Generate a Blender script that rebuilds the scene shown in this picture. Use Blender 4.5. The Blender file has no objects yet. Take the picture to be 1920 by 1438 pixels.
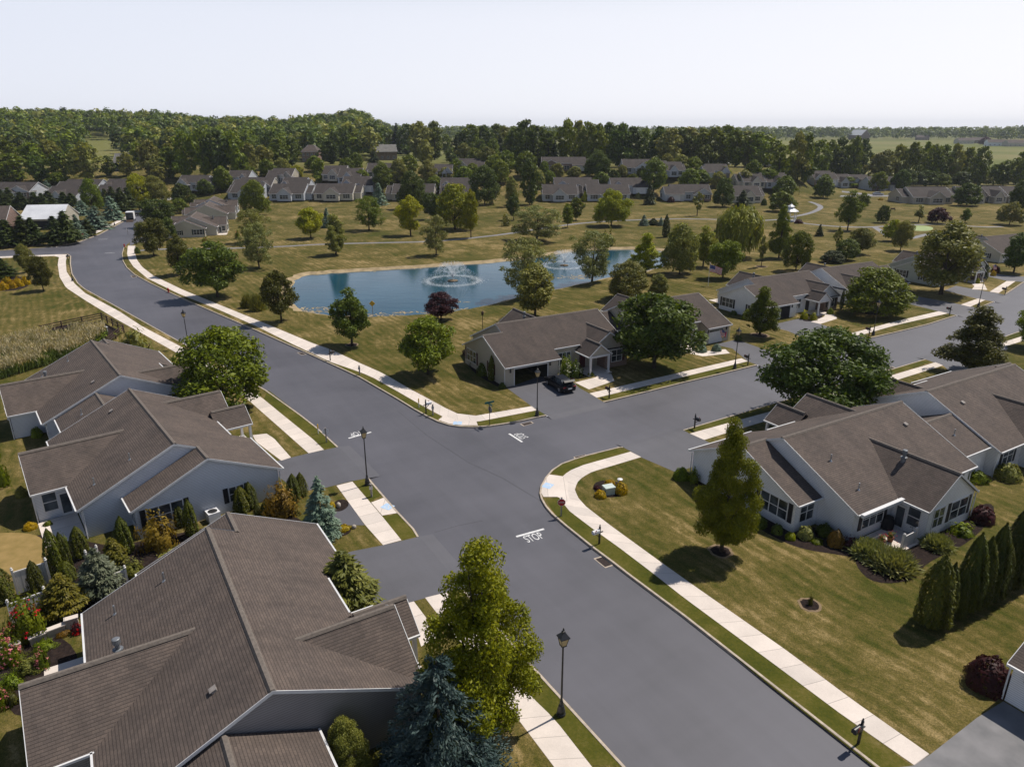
import bpy, math, random
import numpy as np
from mathutils import Vector, Matrix, noise
from mathutils.geometry import delaunay_2d_cdt
R = math.radians
SC = bpy.context.scene
COL = SC.collection
# ---------------------------------------------------------------- camera (a drone 29 m above the street)
F, CX, CY, CH = 1331.0, 960.0, 719.0, 29.0
PT = math.atan((CY - 240) / F)
cd = bpy.data.cameras.new('camera'); cam = bpy.data.objects.new('camera', cd); COL.objects.link(cam)
cam.location = (0, 0, CH); cam.rotation_euler = (R(90) - PT, 0, 0)
cd.sensor_fit = 'HORIZONTAL'; cd.sensor_width = 36; cd.lens = F / 1920 * 36
cd.clip_end = 20000; cd.clip_start = 0.5
SC.camera = cam
def P(u, v, z=0.0):
    """world point at height z seen at photo pixel (u, v): surveying the place from the photograph"""
    x = (u - CX) / F; y = -(v - CY) / F; c, s = math.cos(PT), math.sin(PT)
    d = Vector((x, c + y * s, -s + y * c)); t = (z - CH) / d.z
    return Vector((0, 0, CH)) + d * t
def HT(p, vtop):
    """height above ground of a point over p whose image row is vtop"""
    y = -(vtop - CY) / F; c, s = math.cos(PT), math.sin(PT)
    return CH + (-s + y * c) / (c + y * s) * p.y
def MPP(p):
    return (p.y * math.cos(PT) + CH * math.sin(PT)) / F     # metres per photo pixel at p
def sst(a, b, x):
    t = min(max((x - a) / (b - a), 0), 1); return t * t * (3 - 2 * t)
HTS = [(-500, 12), (0, 14), (20, 22), (60, 31), (320, 29), (420, 23), (560, 22), (620, 25), (690, 30), (725, 20), (745, 11), (850, 8), (1000, 7), (2600, 6)]
def hill_h(x, y):
    """the land rises behind the meadow houses and again to the wooded hill"""
    u = 960 + x * 1331 / max(y, 1); c = HTS[0][1]
    for (a, ha), (b, hb) in zip(HTS, HTS[1:]):
        if a <= u <= b: c = ha + (hb - ha) * sst(a, b, u)
    if u > HTS[-1][0]: c = HTS[-1][1]
    k = min(max((u - 730) / 130, 0), 1); t = sst(430 + 170 * k, 820 + 680 * k, y)
    E_ = 10 * sst(300, 362, y) * (1 - sst(1440, 1540, u))
    return -.4 + (E_ + .5) * (1 - t) + c * t + 1.2 * noise.noise(Vector((x * .01, y * .01, 0))) * t
def GP(u, v, h=0.0):
    """where the sight line of a pixel meets the land (or h metres above it)"""
    p = P(u, v, GZ + h)
    if 0 < p.y < 300: return p
    y = 296.0; d = P(u, v, 0) - Vector((0, 0, CH)); best = None
    while y < 3200:
        q = Vector((0, 0, CH)) + d * (y / d.y)
        if q.z <= max(hill_h(q.x, y), GZ) + h: q.z -= h; return q
        y += 1.0
    return p
GZ = 0.12
def ext(p, q, d):
    """point d metres beyond p, coming from q"""
    p = Vector(p); q = Vector(q); return p + (p - q).normalized() * d
# ---------------------------------------------------------------- materials
def ramp(nt, fac, stops):
    r = nt.nodes.new('ShaderNodeValToRGB'); e = r.color_ramp.elements
    e[0].position, e[0].color = stops[0][0], (*stops[0][1], 1)
    e[1].position, e[1].color = stops[-1][0], (*stops[-1][1], 1)
    for pos, c in stops[1:-1]:
        k = e.new(pos); k.color = (*c, 1)
    nt.links.new(fac, r.inputs[0]); return r.outputs[0]
def turn(nt, vec, deg, scale):
    a = nt.nodes.new('ShaderNodeMapping'); a.inputs['Rotation'].default_value = (0, 0, R(deg)); b = nt.nodes.new('ShaderNodeMapping'); b.inputs['Scale'].default_value = scale
    nt.links.new(vec, a.inputs['Vector']); nt.links.new(a.outputs[0], b.inputs['Vector']); return b.outputs[0]
def nz(nt, vec, scale, detail=4, rough=.55):
    n = nt.nodes.new('ShaderNodeTexNoise'); n.inputs['Scale'].default_value = scale
    n.inputs['Detail'].default_value = detail; n.inputs['Roughness'].default_value = rough
    if vec is not None: nt.links.new(vec, n.inputs['Vector'])
    return n.outputs[0]
def mix(nt, a, b, fac, mode='MIX'):
    m = nt.nodes.new('ShaderNodeMix'); m.data_type = 'RGBA'; m.blend_type = mode
    for i, x in ((6, a), (7, b), (0, fac)):
        if hasattr(x, 'is_linked'): nt.links.new(x, m.inputs[i])
        elif i == 0: m.inputs[0].default_value = x
        else: m.inputs[i].default_value = (*x, 1)
    return m.outputs[2]
def mth(nt, op, a, b=None, c=None):
    m = nt.nodes.new('ShaderNodeMath'); m.operation = op
    for i, x in enumerate((a, b, c)):
        if x is None: continue
        if hasattr(x, 'is_linked'): nt.links.new(x, m.inputs[i])
        else: m.inputs[i].default_value = x
    return m.outputs[0]
def newmat(name, rough=.8, spec=.3, metal=0):
    m = bpy.data.materials.new(name); m.use_nodes = True; nt = m.node_tree
    b = nt.nodes['Principled BSDF']; b.inputs['Roughness'].default_value = rough
    b.inputs['Specular IOR Level'].default_value = spec; b.inputs['Metallic'].default_value = metal
    return m, nt, b
def pos(nt, kind='Object'):
    return nt.nodes.new('ShaderNodeTexCoord').outputs[kind]
def geopos(nt):
    return nt.nodes.new('ShaderNodeNewGeometry').outputs['Position']
def bump(nt, b, h, strength=.3, dist=.02):
    n = nt.nodes.new('ShaderNodeBump'); n.inputs['Strength'].default_value = strength
    n.inputs['Distance'].default_value = dist; nt.links.new(h, n.inputs['Height'])
    nt.links.new(n.outputs[0], b.inputs['Normal'])
def M(name, c1, c2=None, sc=2.0, rough=.8, spec=.3, metal=0, bmp=0, detail=5):
    m, nt, b = newmat(name, rough, spec, metal)
    if c2 is None: c2 = tuple(x * .8 for x in c1)
    f = nz(nt, geopos(nt), sc, detail)
    nt.links.new(ramp(nt, f, [(.3, c2), (.7, c1)]), b.inputs['Base Color'])
    if bmp: bump(nt, b, nz(nt, geopos(nt), sc * 6, 3), bmp, .02)
    return m
MAT = {}
def lawn_mat():
    m, nt, b = newmat('lawn_grass', .95, .1)
    g = geopos(nt)
    big = nz(nt, g, .035, 5, .6); mid = nz(nt, g, .17, 6, .62); fine = nz(nt, g, 3.5, 4, .7); sp = nz(nt, g, 14, 2, .7)
    wv = nt.nodes.new('ShaderNodeVectorMath'); wv.operation = 'ADD'; wn_ = nt.nodes.new('ShaderNodeTexNoise'); wn_.inputs['Scale'].default_value = .06; sc_ = nt.nodes.new('ShaderNodeVectorMath'); sc_.operation = 'SCALE'; sc_.inputs['Scale'].default_value = 9
    nt.links.new(g, wn_.inputs['Vector']); nt.links.new(wn_.outputs['Color'], sc_.inputs[0]); nt.links.new(g, wv.inputs[0]); nt.links.new(sc_.outputs[0], wv.inputs[1])
    strk = nz(nt, turn(nt, wv.outputs[0], -122, (.12, 1.3, 1)), 1.0, 5, .65); patch = nz(nt, g, 1.1, 5, .7)
    # mowing stripes, slightly curved and broken up
    mp = nt.nodes.new('ShaderNodeMapping'); mp.inputs['Rotation'].default_value = (0, 0, R(-33)); nt.links.new(g, mp.inputs['Vector'])
    w = nt.nodes.new('ShaderNodeTexWave'); w.inputs['Scale'].default_value = .29; w.inputs['Distortion'].default_value = 2.5
    w.inputs['Detail'].default_value = 2; w.inputs['Detail Scale'].default_value = .25; nt.links.new(mp.outputs[0], w.inputs['Vector'])
    dry = mth(nt, 'ADD', mth(nt, 'MULTIPLY', big, .55), mth(nt, 'MULTIPLY', mid, .6))
    dry = mth(nt, 'ADD', dry, mth(nt, 'MULTIPLY', strk, .5)); dry = mth(nt, 'ADD', dry, mth(nt, 'ADD', mth(nt, 'MULTIPLY', fine, .26), mth(nt, 'MULTIPLY', patch, .3)))
    dry = mth(nt, 'ADD', dry, mth(nt, 'MULTIPLY', w.outputs[1], .06))
    c = ramp(nt, dry, [(.0, (.036, .05, .007)), (.28, (.052, .059, .009)), (.48, (.086, .077, .019)), (.66, (.135, .106, .036)), (.95, (.30, .22, .11))])
    r = [n for n in nt.nodes if n.type == 'VALTORGB'][-1]
    mr = nt.nodes.new('ShaderNodeMapRange'); mr.inputs[1].default_value = .81; mr.inputs[2].default_value = 1.37
    nt.links.new(dry, mr.inputs[0]); nt.links.new(mr.outputs[0], r.inputs[0])
    c = mix(nt, c, ramp(nt, sp, [(.3, (.5, .55, .45)), (.72, (1.35, 1.3, 1.2))]), .85, 'MULTIPLY')
    # the meadows beyond the houses are paler and drier
    sx = nt.nodes.new('ShaderNodeSeparateXYZ'); nt.links.new(g, sx.inputs[0])
    far = nt.nodes.new('ShaderNodeMapRange'); far.inputs[1].default_value = 330; far.inputs[2].default_value = 480; nt.links.new(sx.outputs[1], far.inputs[0])
    fld = ramp(nt, nz(nt, g, .006, 4), [(.35, (.10, .115, .028)), (.55, (.15, .15, .05)), (.7, (.19, .165, .075))])
    c = mix(nt, c, fld, far.outputs[0])
    nt.links.new(c, b.inputs['Base Color'])
    bump(nt, b, mth(nt, 'ADD', sp, fine), .55, .05)
    return m
def verge_mat():
    m, nt, b = newmat('verge_grass', .95, .1); g = geopos(nt)
    f = mth(nt, 'ADD', mth(nt, 'MULTIPLY', nz(nt, g, .35, 5, .6), .7), mth(nt, 'MULTIPLY', nz(nt, g, 6, 4, .7), .4))
    c = ramp(nt, f, [(.38, (.04, .05, .006)), (.55, (.075, .074, .011)), (.68, (.12, .10, .026)), (.8, (.18, .145, .06))])
    nt.links.new(c, b.inputs['Base Color']); bump(nt, b, nz(nt, g, 14, 3), .5, .05); return m
def asphalt_mat(name, base, rough=.62, streak=True):
    m, nt, b = newmat(name, rough, .5); g = geopos(nt)
    big = nz(nt, g, .09, 5, .6); fine = nz(nt, g, 30, 2, .8)
    s = nz(nt, turn(nt, g, -122, (.035, .55, 1)), 1.3, 5, .65); s2 = nz(nt, turn(nt, g, -32, (.04, .5, 1)), 1.1, 4, .6); s = mth(nt, 'ADD', mth(nt, 'MULTIPLY', s, .6), mth(nt, 'MULTIPLY', s2, .4))
    f = mth(nt, 'ADD', mth(nt, 'MULTIPLY', big, .6), mth(nt, 'MULTIPLY', s, .4))
    lo = tuple(x * .68 for x in base); hi = tuple(x * 1.3 for x in base)
    c = ramp(nt, f, [(.3, lo), (.5, base), (.72, hi)])
    c = mix(nt, c, ramp(nt, fine, [(.35, (.8, .8, .8)), (.7, (1.2, 1.2, 1.2))]), .6, 'MULTIPLY')
    nt.links.new(c, b.inputs['Base Color'])
    rr = nt.nodes.new('ShaderNodeMapRange'); rr.inputs[3].default_value = rough - .1; rr.inputs[4].default_value = rough + .12; nt.links.new(big, rr.inputs[0])
    nt.links.new(rr.outputs[0], b.inputs['Roughness'])
    bump(nt, b, fine, .25, .01); return m
def concrete_mat(name='concrete', c=(.65, .58, .525)):
    """walk slabs: UV.x runs along the walk in metres, with a joint every 1.5 m"""
    m, nt, b = newmat(name, .9, .2); g = geopos(nt)
    f = mth(nt, 'ADD', mth(nt, 'MULTIPLY', nz(nt, g, .6, 5, .6), .6), mth(nt, 'MULTIPLY', nz(nt, g, 12, 3, .7), .4))
    col = ramp(nt, f, [(.3, tuple(x * .82 for x in c)), (.6, c), (.8, tuple(x * 1.1 for x in c))])
    uv = nt.nodes.new('ShaderNodeTexCoord').outputs['UV']; sx = nt.nodes.new('ShaderNodeSeparateXYZ'); nt.links.new(uv, sx.inputs[0])
    fr = mth(nt, 'FRACT', mth(nt, 'DIVIDE', sx.outputs[0], 1.5)); j = mth(nt, 'LESS_THAN', fr, .022)
    slab = mth(nt, 'FLOOR', mth(nt, 'DIVIDE', sx.outputs[0], 1.5)); wn = nt.nodes.new('ShaderNodeTexWhiteNoise'); wn.noise_dimensions = '1D'
    nt.links.new(slab, wn.inputs['W'])
    col = mix(nt, col, ramp(nt, wn.outputs[0], [(0, (.9, .9, .9)), (1, (1.05, 1.04, 1.03))]), 1, 'MULTIPLY')
    col = mix(nt, col, (.25, .22, .2), mth(nt, 'MULTIPLY', j, .75))
    nt.links.new(col, b.inputs['Base Color']); return m
def shingle_mat(name, c1, c2, cm):
    m, nt, b = newmat(name, .9, .25)
    uv = nt.nodes.new('ShaderNodeTexCoord').outputs['UV']
    br = nt.nodes.new('ShaderNodeTexBrick'); nt.links.new(uv, br.inputs['Vector'])
    for k, v in (('Scale', 1), ('Mortar Size', .006), ('Mortar Smooth', .6), ('Brick Width', .31), ('Row Height', .165), ('Bias', 0)): br.inputs[k].default_value = v
    br.inputs['Color1'].default_value = (*c1, 1); br.inputs['Color2'].default_value = (*c2, 1); br.inputs['Mortar'].default_value = (*cm, 1)
    g = geopos(nt); n1 = nz(nt, g, .5, 5, .6); n2 = nz(nt, g, 18, 3, .7)
    st = nt.nodes.new('ShaderNodeMapping'); st.inputs['Scale'].default_value = (1.1, .12, 1); nt.links.new(uv, st.inputs['Vector'])
    n3 = nz(nt, st.outputs[0], 1, 4)
    c = mix(nt, br.outputs[0], ramp(nt, n1, [(.3, (.76, .77, .79)), (.7, (1.2, 1.17, 1.14))]), .8, 'MULTIPLY')
    c = mix(nt, c, ramp(nt, n3, [(.3, (.82, .82, .82)), (.7, (1.14, 1.13, 1.12))]), .8, 'MULTIPLY')
    c = mix(nt, c, ramp(nt, n2, [(.3, (.7, .7, .7)), (.7, (1.3, 1.3, 1.3))]), .6, 'MULTIPLY')
    sx = nt.nodes.new('ShaderNodeSeparateXYZ'); nt.links.new(uv, sx.inputs[0])
    row = mth(nt, 'LESS_THAN', mth(nt, 'FRACT', mth(nt, 'DIVIDE', sx.outputs[1], .165)), .2)
    c = mix(nt, c, cm, mth(nt, 'MULTIPLY', row, .62)); nt.links.new(c, b.inputs['Base Color'])
    bump(nt, b, mth(nt, 'ADD', mth(nt, 'FRACT', mth(nt, 'DIVIDE', sx.outputs[1], .165)), mth(nt, 'MULTIPLY', n2, .5)), .5, .02)
    return m
def siding_mat(name, c):
    m, nt, b = newmat(name, .55, .35); g = geopos(nt)
    sx = nt.nodes.new('ShaderNodeSeparateXYZ'); nt.links.new(g, sx.inputs[0])
    fr = mth(nt, 'FRACT', mth(nt, 'DIVIDE', sx.outputs[2], .127))
    ln = mth(nt, 'LESS_THAN', fr, .2)  # dark line at each lap, its shadow line drawn into the siding colour
    col = ramp(nt, nz(nt, g, .8, 4), [(.3, tuple(x * .9 for x in c)), (.7, c)])
    col = mix(nt, col, tuple(x * .42 for x in c), mth(nt, 'MULTIPLY', ln, .8))
    nt.links.new(col, b.inputs['Base Color']); bump(nt, b, fr, .8, .02); return m
def brick_mat():
    m, nt, b = newmat('brick', .9, .2); tc = pos(nt)
    mp = nt.nodes.new('ShaderNodeMapping'); mp.inputs['Rotation'].default_value = (R(90), 0, 0); nt.links.new(tc, mp.inputs['Vector'])
    br = nt.nodes.new('ShaderNodeTexBrick'); nt.links.new(mp.outputs[0], br.inputs['Vector'])
    for k, v in (('Scale', 1), ('Mortar Size', .01), ('Brick Width', .21), ('Row Height', .075)): br.inputs[k].default_value = v
    br.inputs['Color1'].default_value = (.19, .10, .075, 1); br.inputs['Color2'].default_value = (.13, .075, .06, 1); br.inputs['Mortar'].default_value = (.3, .27, .24, 1)
    nt.links.new(br.outputs[0], b.inputs['Base Color']); return m
def glass_mat(name='window_glass', c=(.02, .025, .03)):
    m, nt, b = newmat(name, .06, .6); b.inputs['Base Color'].default_value = (*c, 1)
    f = nz(nt, geopos(nt), .9, 2); nt.links.new(ramp(nt, f, [(.4, c), (.65, tuple(x * 3 + .02 for x in c))]), b.inputs['Base Color']); return m
def water_mat():
    m, nt, b = newmat('pond_water', .1, .22); g = geopos(nt)
    nt.links.new(ramp(nt, nz(nt, g, .06, 4), [(.3, (.006, .045, .074)), (.7, (.011, .064, .102))]), b.inputs['Base Color'])
    mp = nt.nodes.new('ShaderNodeMapping'); mp.inputs['Scale'].default_value = (.6, 1.6, 1); nt.links.new(g, mp.inputs['Vector'])
    bump(nt, b, mth(nt, 'ADD', nz(nt, mp.outputs[0], 2.2, 4, .6), mth(nt, 'MULTIPLY', nz(nt, mp.outputs[0], .4, 2), 2)), .22, .03); return m
MAT['lawn'] = lawn_mat(); MAT['verge'] = verge_mat()
MAT['road'] = asphalt_mat('road_asphalt', (.082, .081, .096)); MAT['drive'] = asphalt_mat('driveway_asphalt', (.088, .087, .1), .7)
MAT['path'] = asphalt_mat('path_asphalt', (.17, .165, .175), .75)
MAT['concrete'] = concrete_mat(); MAT['kerb'] = M('kerb_concrete', (.50, .42, .34), (.33, .28, .23), 3, .9, .2)
MAT['roof'] = shingle_mat('brown_shingle', (.112, .089, .077), (.087, .070, .062), (.034, .028, .025))
MAT['roof2'] = shingle_mat('dark_brown_shingle', (.080, .064, .056), (.066, .053, .048), (.035, .029, .027))
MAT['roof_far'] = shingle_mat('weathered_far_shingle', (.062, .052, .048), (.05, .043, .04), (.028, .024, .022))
MAT['cap'] = M('ridge_shingle', (.17, .145, .125), (.11, .094, .083), 6, .9, .2)
MAT['white'] = M('white_trim', (.66, .66, .66), (.58, .58, .59), 2, .5, .4)
MAT['siding_white'] = siding_mat('white_siding', (.82, .83, .86)); MAT['siding_grey'] = siding_mat('pale_grey_siding', (.68, .71, .77))
MAT['siding_dark'] = siding_mat('dusky_siding', (.27, .265, .275)); MAT['siding_far_shade'] = siding_mat('shaded_far_siding', (.50, .53, .58)); MAT['siding_tan'] = siding_mat('tan_siding', (.47, .43, .36)); MAT['siding_cream'] = siding_mat('cream_siding', (.60, .56, .47)); MAT['siding_green'] = siding_mat('sage_siding', (.46, .49, .44))
MAT['brick'] = brick_mat(); MAT['glass'] = glass_mat(); MAT['water'] = water_mat()
MAT['shutter_dark'] = M('dark_shutter', (.02, .02, .024), (.014, .014, .018), 3, .5); MAT['shutter_red'] = M('red_shutter', (.07, .012, .015), (.05, .01, .012), 3, .5)
MAT['shutter_green'] = M('green_shutter', (.012, .035, .035), (.01, .028, .028), 3, .5)
MAT['dark'] = M('dark_interior', (.02, .02, .022), (.012, .012, .014), 2, .9); MAT['black'] = M('black_metal', (.012, .012, .014), (.02, .02, .022), 4, .4, .5)
MAT['steel'] = M('galvanised_steel', (.42, .44, .47), (.3, .31, .33), 5, .4, .5, .7)
MAT['zinc'] = M('dull_zinc', (.2, .21, .23), (.13, .14, .15), 5, .5, .4, .3)
MAT['mulch'] = M('dark_mulch', (.035, .024, .02), (.012, .009, .009), 5, 1, .1, bmp=.8); MAT['soil'] = M('bare_soil', (.26, .19, .12), (.15, .11, .07), 2, 1, .1, bmp=.5)
MAT['sand'] = M('shore_mud', (.40, .31, .19), (.20, .155, .085), .7, .95, .15, bmp=.5)
MAT['paint'] = M('road_paint', (.72, .72, .72), (.5, .5, .5), 5, .7); MAT['blue'] = M('blue_paint', (.33, .48, .68), (.42, .55, .7), 6, .6)
MAT['wood'] = M('weathered_wood', (.075, .045, .03), (.03, .02, .015), 5, .9); MAT['post'] = M('grey_post', (.3, .27, .25), (.2, .18, .17), 5, .8)
MAT['yellow'] = M('yellow_plastic', (.65, .40, .03), (.5, .3, .02), 5, .5); MAT['red'] = M('red_enamel', (.42, .015, .02), (.3, .012, .015), 5, .4)
MAT['green'] = M('green_sign', (.005, .12, .11), (.005, .09, .085), 5, .4); MAT['iron'] = M('rusty_grate', (.045, .03, .026), (.02, .014, .013), 8, .8)
MAT['bark'] = M('bark', (.075, .058, .045), (.035, .027, .022), 6, .95, .1, bmp=.6); MAT['rock'] = M('pale_rock', (.45, .40, .34), (.25, .22, .2), 4, .9, bmp=.6)
MAT['lamp_glass'] = M('lamp_glass', (.55, .42, .2), (.42, .3, .14), 6, .25, .5)
# ---------------------------------------------------------------- mesh builder
class MB:
    def __init__(s): s.v = []; s.f = []; s.uv = []; s.m = []
    def poly(s, pts, m=0, uv=None):
        n = len(s.v); s.v += [tuple(p) for p in pts]; s.f.append(tuple(range(n, n + len(pts))))
        s.uv.append(uv or [(p[0], p[1]) for p in pts]); s.m.append(m)
    def mesh(s, vs, fs, m=0):
        n = len(s.v); s.v += [tuple(p) for p in vs]
        for f in fs:
            s.f.append(tuple(i + n for i in f)); s.uv.append([(vs[i][0], vs[i][1]) for i in f]); s.m.append(m)
    def box(s, x0, x1, y0, y1, z0, z1, m=0, T=None):
        vs = [Vector((x, y, z)) for z in (z0, z1) for y in (y0, y1) for x in (x0, x1)]
        if T is not None: vs = [T @ v for v in vs]
        s.mesh(vs, [(0, 2, 3, 1), (4, 5, 7, 6), (0, 1, 5, 4), (2, 6, 7, 3), (0, 4, 6, 2), (1, 3, 7, 5)], m)
    def tube(s, pts, rad, n=8, m=0, cap=True):
        """tapered tube along points; rad is a number or one per point"""
        pts = [Vector(p) for p in pts]
        if not hasattr(rad, '__len__'): rad = [rad] * len(pts)
        vs = []; 
        for i, p in enumerate(pts):
            d = (pts[min(i + 1, len(pts) - 1)] - pts[max(i - 1, 0)]).normalized()
            a = d.cross(Vector((0, 0, 1))) if abs(d.z) < .95 else d.cross(Vector((1, 0, 0))); a.normalize(); b = d.cross(a)
            vs += [p + (a * math.cos(2 * math.pi * k / n) + b * math.sin(2 * math.pi * k / n)) * rad[i] for k in range(n)]
        fs = [(i * n + k, i * n + (k + 1) % n, (i + 1) * n + (k + 1) % n, (i + 1) * n + k) for i in range(len(pts) - 1) for k in range(n)]
        if cap: fs += [tuple(range(n - 1, -1, -1)), tuple(range((len(pts) - 1) * n, len(pts) * n))]
        s.mesh(vs, fs, m)
    def lathe(s, prof, n=10, m=0, T=None, rot=0):
        """profile of (radius, z)"""
        vs = [Vector((r * math.cos(2 * math.pi * k / n + rot), r * math.sin(2 * math.pi * k / n + rot), z)) for r, z in prof for k in range(n)]
        if T is not None: vs = [T @ v for v in vs]
        L = len(prof)
        fs = [(i * n + k, i * n + (k + 1) % n, (i + 1) * n + (k + 1) % n, (i + 1) * n + k) for i in range(L - 1) for k in range(n)]
        fs += [tuple(range(n - 1, -1, -1)), tuple(range((L - 1) * n, L * n))]
        s.mesh(vs, fs, m)
    def data(s, name, mats, smooth=False):
        me = bpy.data.meshes.new(name); me.from_pydata(s.v, [], s.f)
        for k in (mats if isinstance(mats, (list, tuple)) else [mats]): me.materials.append(MAT[k] if isinstance(k, str) else k)
        me.polygons.foreach_set('material_index', s.m)
        l = me.uv_layers.new(name='UVMap'); l.data.foreach_set('uv', [c for f in s.uv for p in f for c in p])
        if smooth: me.polygons.foreach_set('use_smooth', [True] * len(s.f))
        me.update(); return me
    def build(s, name, mats, parent=None, loc=None, rz=0, smooth=False):
        return link(name, s.data(name, mats, smooth), parent, loc, rz)
def link(name, data, parent=None, loc=None, rz=0):
    o = bpy.data.objects.new(name, data); COL.objects.link(o)
    if parent is not None: o.parent = parent
    if loc is not None: o.location = loc
    o.rotation_euler.z = rz; return o
def tag(o, label, cat, group=None):
    o['label'] = label; o['category'] = cat
    if group: o['group'] = group
    return o
def thing(name, label, cat, loc=(0, 0, 0), rz=0, group=None, scale=None):
    o = link(name, None, None, loc, rz); o.empty_display_size = .3
    if scale: o.scale = scale
    return tag(o, label, cat, group)
def kids(o): return [c for c in bpy.data.objects if c.parent == o]
def copy_tree(o, ch=None):
    """copy a thing with its parts and sub-parts; ch caches the children"""
    c = o.copy(); COL.objects.link(c)
    for k in o.children: 
        d = copy_tree(k); d.parent = c
    return c
def struct(o): o['kind'] = 'structure'; return o
def stuff(o): o['kind'] = 'stuff'; return o
# ---------------------------------------------------------------- ground, roads, pond
GZ = 0.12                                    # lawn level above the road surface
def px(pts, z=0.0): return [P(u, v, z) for u, v in pts]
k_right = [(1637, 1438), (1280, 1157), (1177, 1080), (1150, 1059), (1110, 1029), (1060, 988.6), (1035, 967), (1022, 952), (1014, 938), (1011, 927), (1013, 913.5), (1022, 897), (1034, 883), (1052, 871), (1077, 862), (1103.6, 854), (1160, 840), (1167.5, 840)]
k_south1 = [(1280, 808), (1380, 778.5), (1477, 750), (1570, 723), (1660, 697), (1733.5, 675)]
k_south2 = [(1870, 637), (1900.5, 626), (1990, 597)]
k_n5 = [(1920, 530), (1884, 554)]
k_n4 = [(1864, 567), (1834, 579)]
k_n3 = [(1793.6, 592.7), (1738.6, 610), (1683.5, 623.6), (1625, 637)]
k_n2 = [(1550, 655), (1486, 669)]
k_n1 = [(1420, 686), (1341.8, 705), (1280, 719.6), (1207, 738), (1132, 756)]
k_north = [(1025, 781), (1008, 784), (984, 789.4), (950.4, 796), (917, 801), (888.6, 802.7), (863.6, 802), (842, 799), (820, 792), (800, 782.5), (775, 768.5), (745, 750), (700, 724), (672, 708), (613.5, 681), (573.5, 662.5), (480, 621), (427, 598), (360, 569), (315, 548.5), (277, 530), (252, 516), (237, 502.6), (230, 490), (228.5, 477), (232, 465)]
k_nfar = [(251, 449), (263, 432), (270, 412), (288, 395), (306, 381), (332, 366)]
k_wfar = [(334, 361), (308, 366), (288, 377), (268, 391), (248, 404), (234, 415), (187, 440), (150, 454), (105, 464), (0, 471), (-260, 479)]
k_west = [(-260, 491), (0, 483), (113.5, 478), (127, 477), (133.5, 481), (133, 495), (136, 514), (147, 532), (160, 543), (223.4, 578), (287, 613.6), (352, 649.5), (425, 690), (500, 733.6), (563.5, 779), (597, 805), (635, 840)]
k_w2 = [(692, 898.4), (720, 931), (748.6, 963.5), (777, 993.6), (786, 1008.6)]
k_w3 = [(868, 1105), (1020.6, 1273.5), (1171, 1438)]
KR, KW = px(k_right), px(k_w3)
KR = [ext(KR[0], KR[1], 30)] + KR; KW = KW + [ext(KW[-1], KW[-2], 30)]
ROAD = KR + px(k_south1) + px(k_south2) + [P(2080, 570), P(2080, 465), P(1985, 490)] + px(k_n5 + k_n4 + k_n3 + k_n2 + k_n1 + k_north + k_nfar + k_wfar + k_west + k_w2) + KW
POND_PX = [(546, 538), (550, 524), (566, 515), (594, 511.5), (640, 509), (727, 504), (840, 496), (934, 490), (1034, 477), (1070, 470.5), (1154, 465.5), (1241, 467), (1256, 476), (1256, 494), (1230, 503), (1151, 517), (1107, 525), (1040, 541), (960, 557), (910, 571), (853, 581.5), (787, 587.5), (703, 592), (640, 590), (600, 586), (566, 580), (550, 566), (545, 548)]
def smooth_ring(pts, it=1):
    for _ in range(it):
        pts = [q for i in range(len(pts)) for q in (pts[i] * .75 + pts[(i + 1) % len(pts)] * .25, pts[i] * .25 + pts[(i + 1) % len(pts)] * .75)]
    return pts
def area(r): return .5 * sum(a.x * b.y - b.x * a.y for a, b in zip(r, r[1:] + r[:1]))
def offset_ring(r, d):
    s = 1 if area(r) > 0 else -1; out = []
    for i, p in enumerate(r):
        t = (r[(i + 1) % len(r)] - r[i - 1]).normalized(); out.append(p + Vector((t.y, -t.x, 0)) * d * s)
    return out
def inside(p, ring):
    c = False; x, y = p
    for a, b in zip(ring, ring[1:] + ring[:1]):
        if (a.y > y) != (b.y > y) and x < (b.x - a.x) * (y - a.y) / (b.y - a.y) + a.x: c = not c
    return c
rg = random.Random(5)
WATER = smooth_ring(px(POND_PX), 2)
WATER = [p + Vector((rg.uniform(-.35, .35), rg.uniform(-.35, .35), 0)) for p in WATER]
SHORE = [p + Vector((rg.uniform(-.3, .3), rg.uniform(-.3, .3), 0)) for p in offset_ring(WATER, 1.5)]
FAR = 7000
outer = [Vector((-FAR, -60, 0)), Vector((FAR, -60, 0)), Vector((FAR, FAR, 0)), Vector((-FAR, FAR, 0))]
grid = [Vector((x, y, 0)) for x in range(-240, 241, 40) for y in range(-40, 440, 40)]
def cdt(rings, extra=()):
    vs = []; es = []
    for r in rings:
        n = len(vs); vs += [p.xy for p in r]; es += [(n + i, n + (i + 1) % len(r)) for i in range(len(r))]
    vs += [p.xy for p in extra]
    V, E_, FC, *_ = delaunay_2d_cdt(vs, es, [], 0, 1e-4)
    return V, FC
V_, FC_ = cdt([outer, ROAD, SHORE], grid)
mg, mr = MB(), MB()
mg.v = [(p.x, p.y, GZ) for p in V_]; mr.v = [(p.x, p.y, 0) for p in V_]
for f in FC_:
    c = sum((V_[i] for i in f), Vector((0, 0))) / len(f)
    if inside(c, ROAD): t = mr
    elif inside(c, SHORE): continue
    else: t = mg
    t.f.append(tuple(f)); t.uv.append([V_[i] for i in f]); t.m.append(0)
struct(mg.build('lawn', 'lawn')); struct(mr.build('road', 'road'))
ms = MB(); deep = offset_ring(WATER, -1.5); n = len(WATER)
for (A, za, B, zb) in ((SHORE, GZ, WATER, -.3), (WATER, -.3, deep, -1.0)):
    for i in range(n):
        j = (i + 1) % n
        ms.poly([(A[i].x, A[i].y, za), (A[j].x, A[j].y, za), (B[j].x, B[j].y, zb), (B[i].x, B[i].y, zb)])
struct(ms.build('pond_shore', 'sand', smooth=True))
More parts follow.
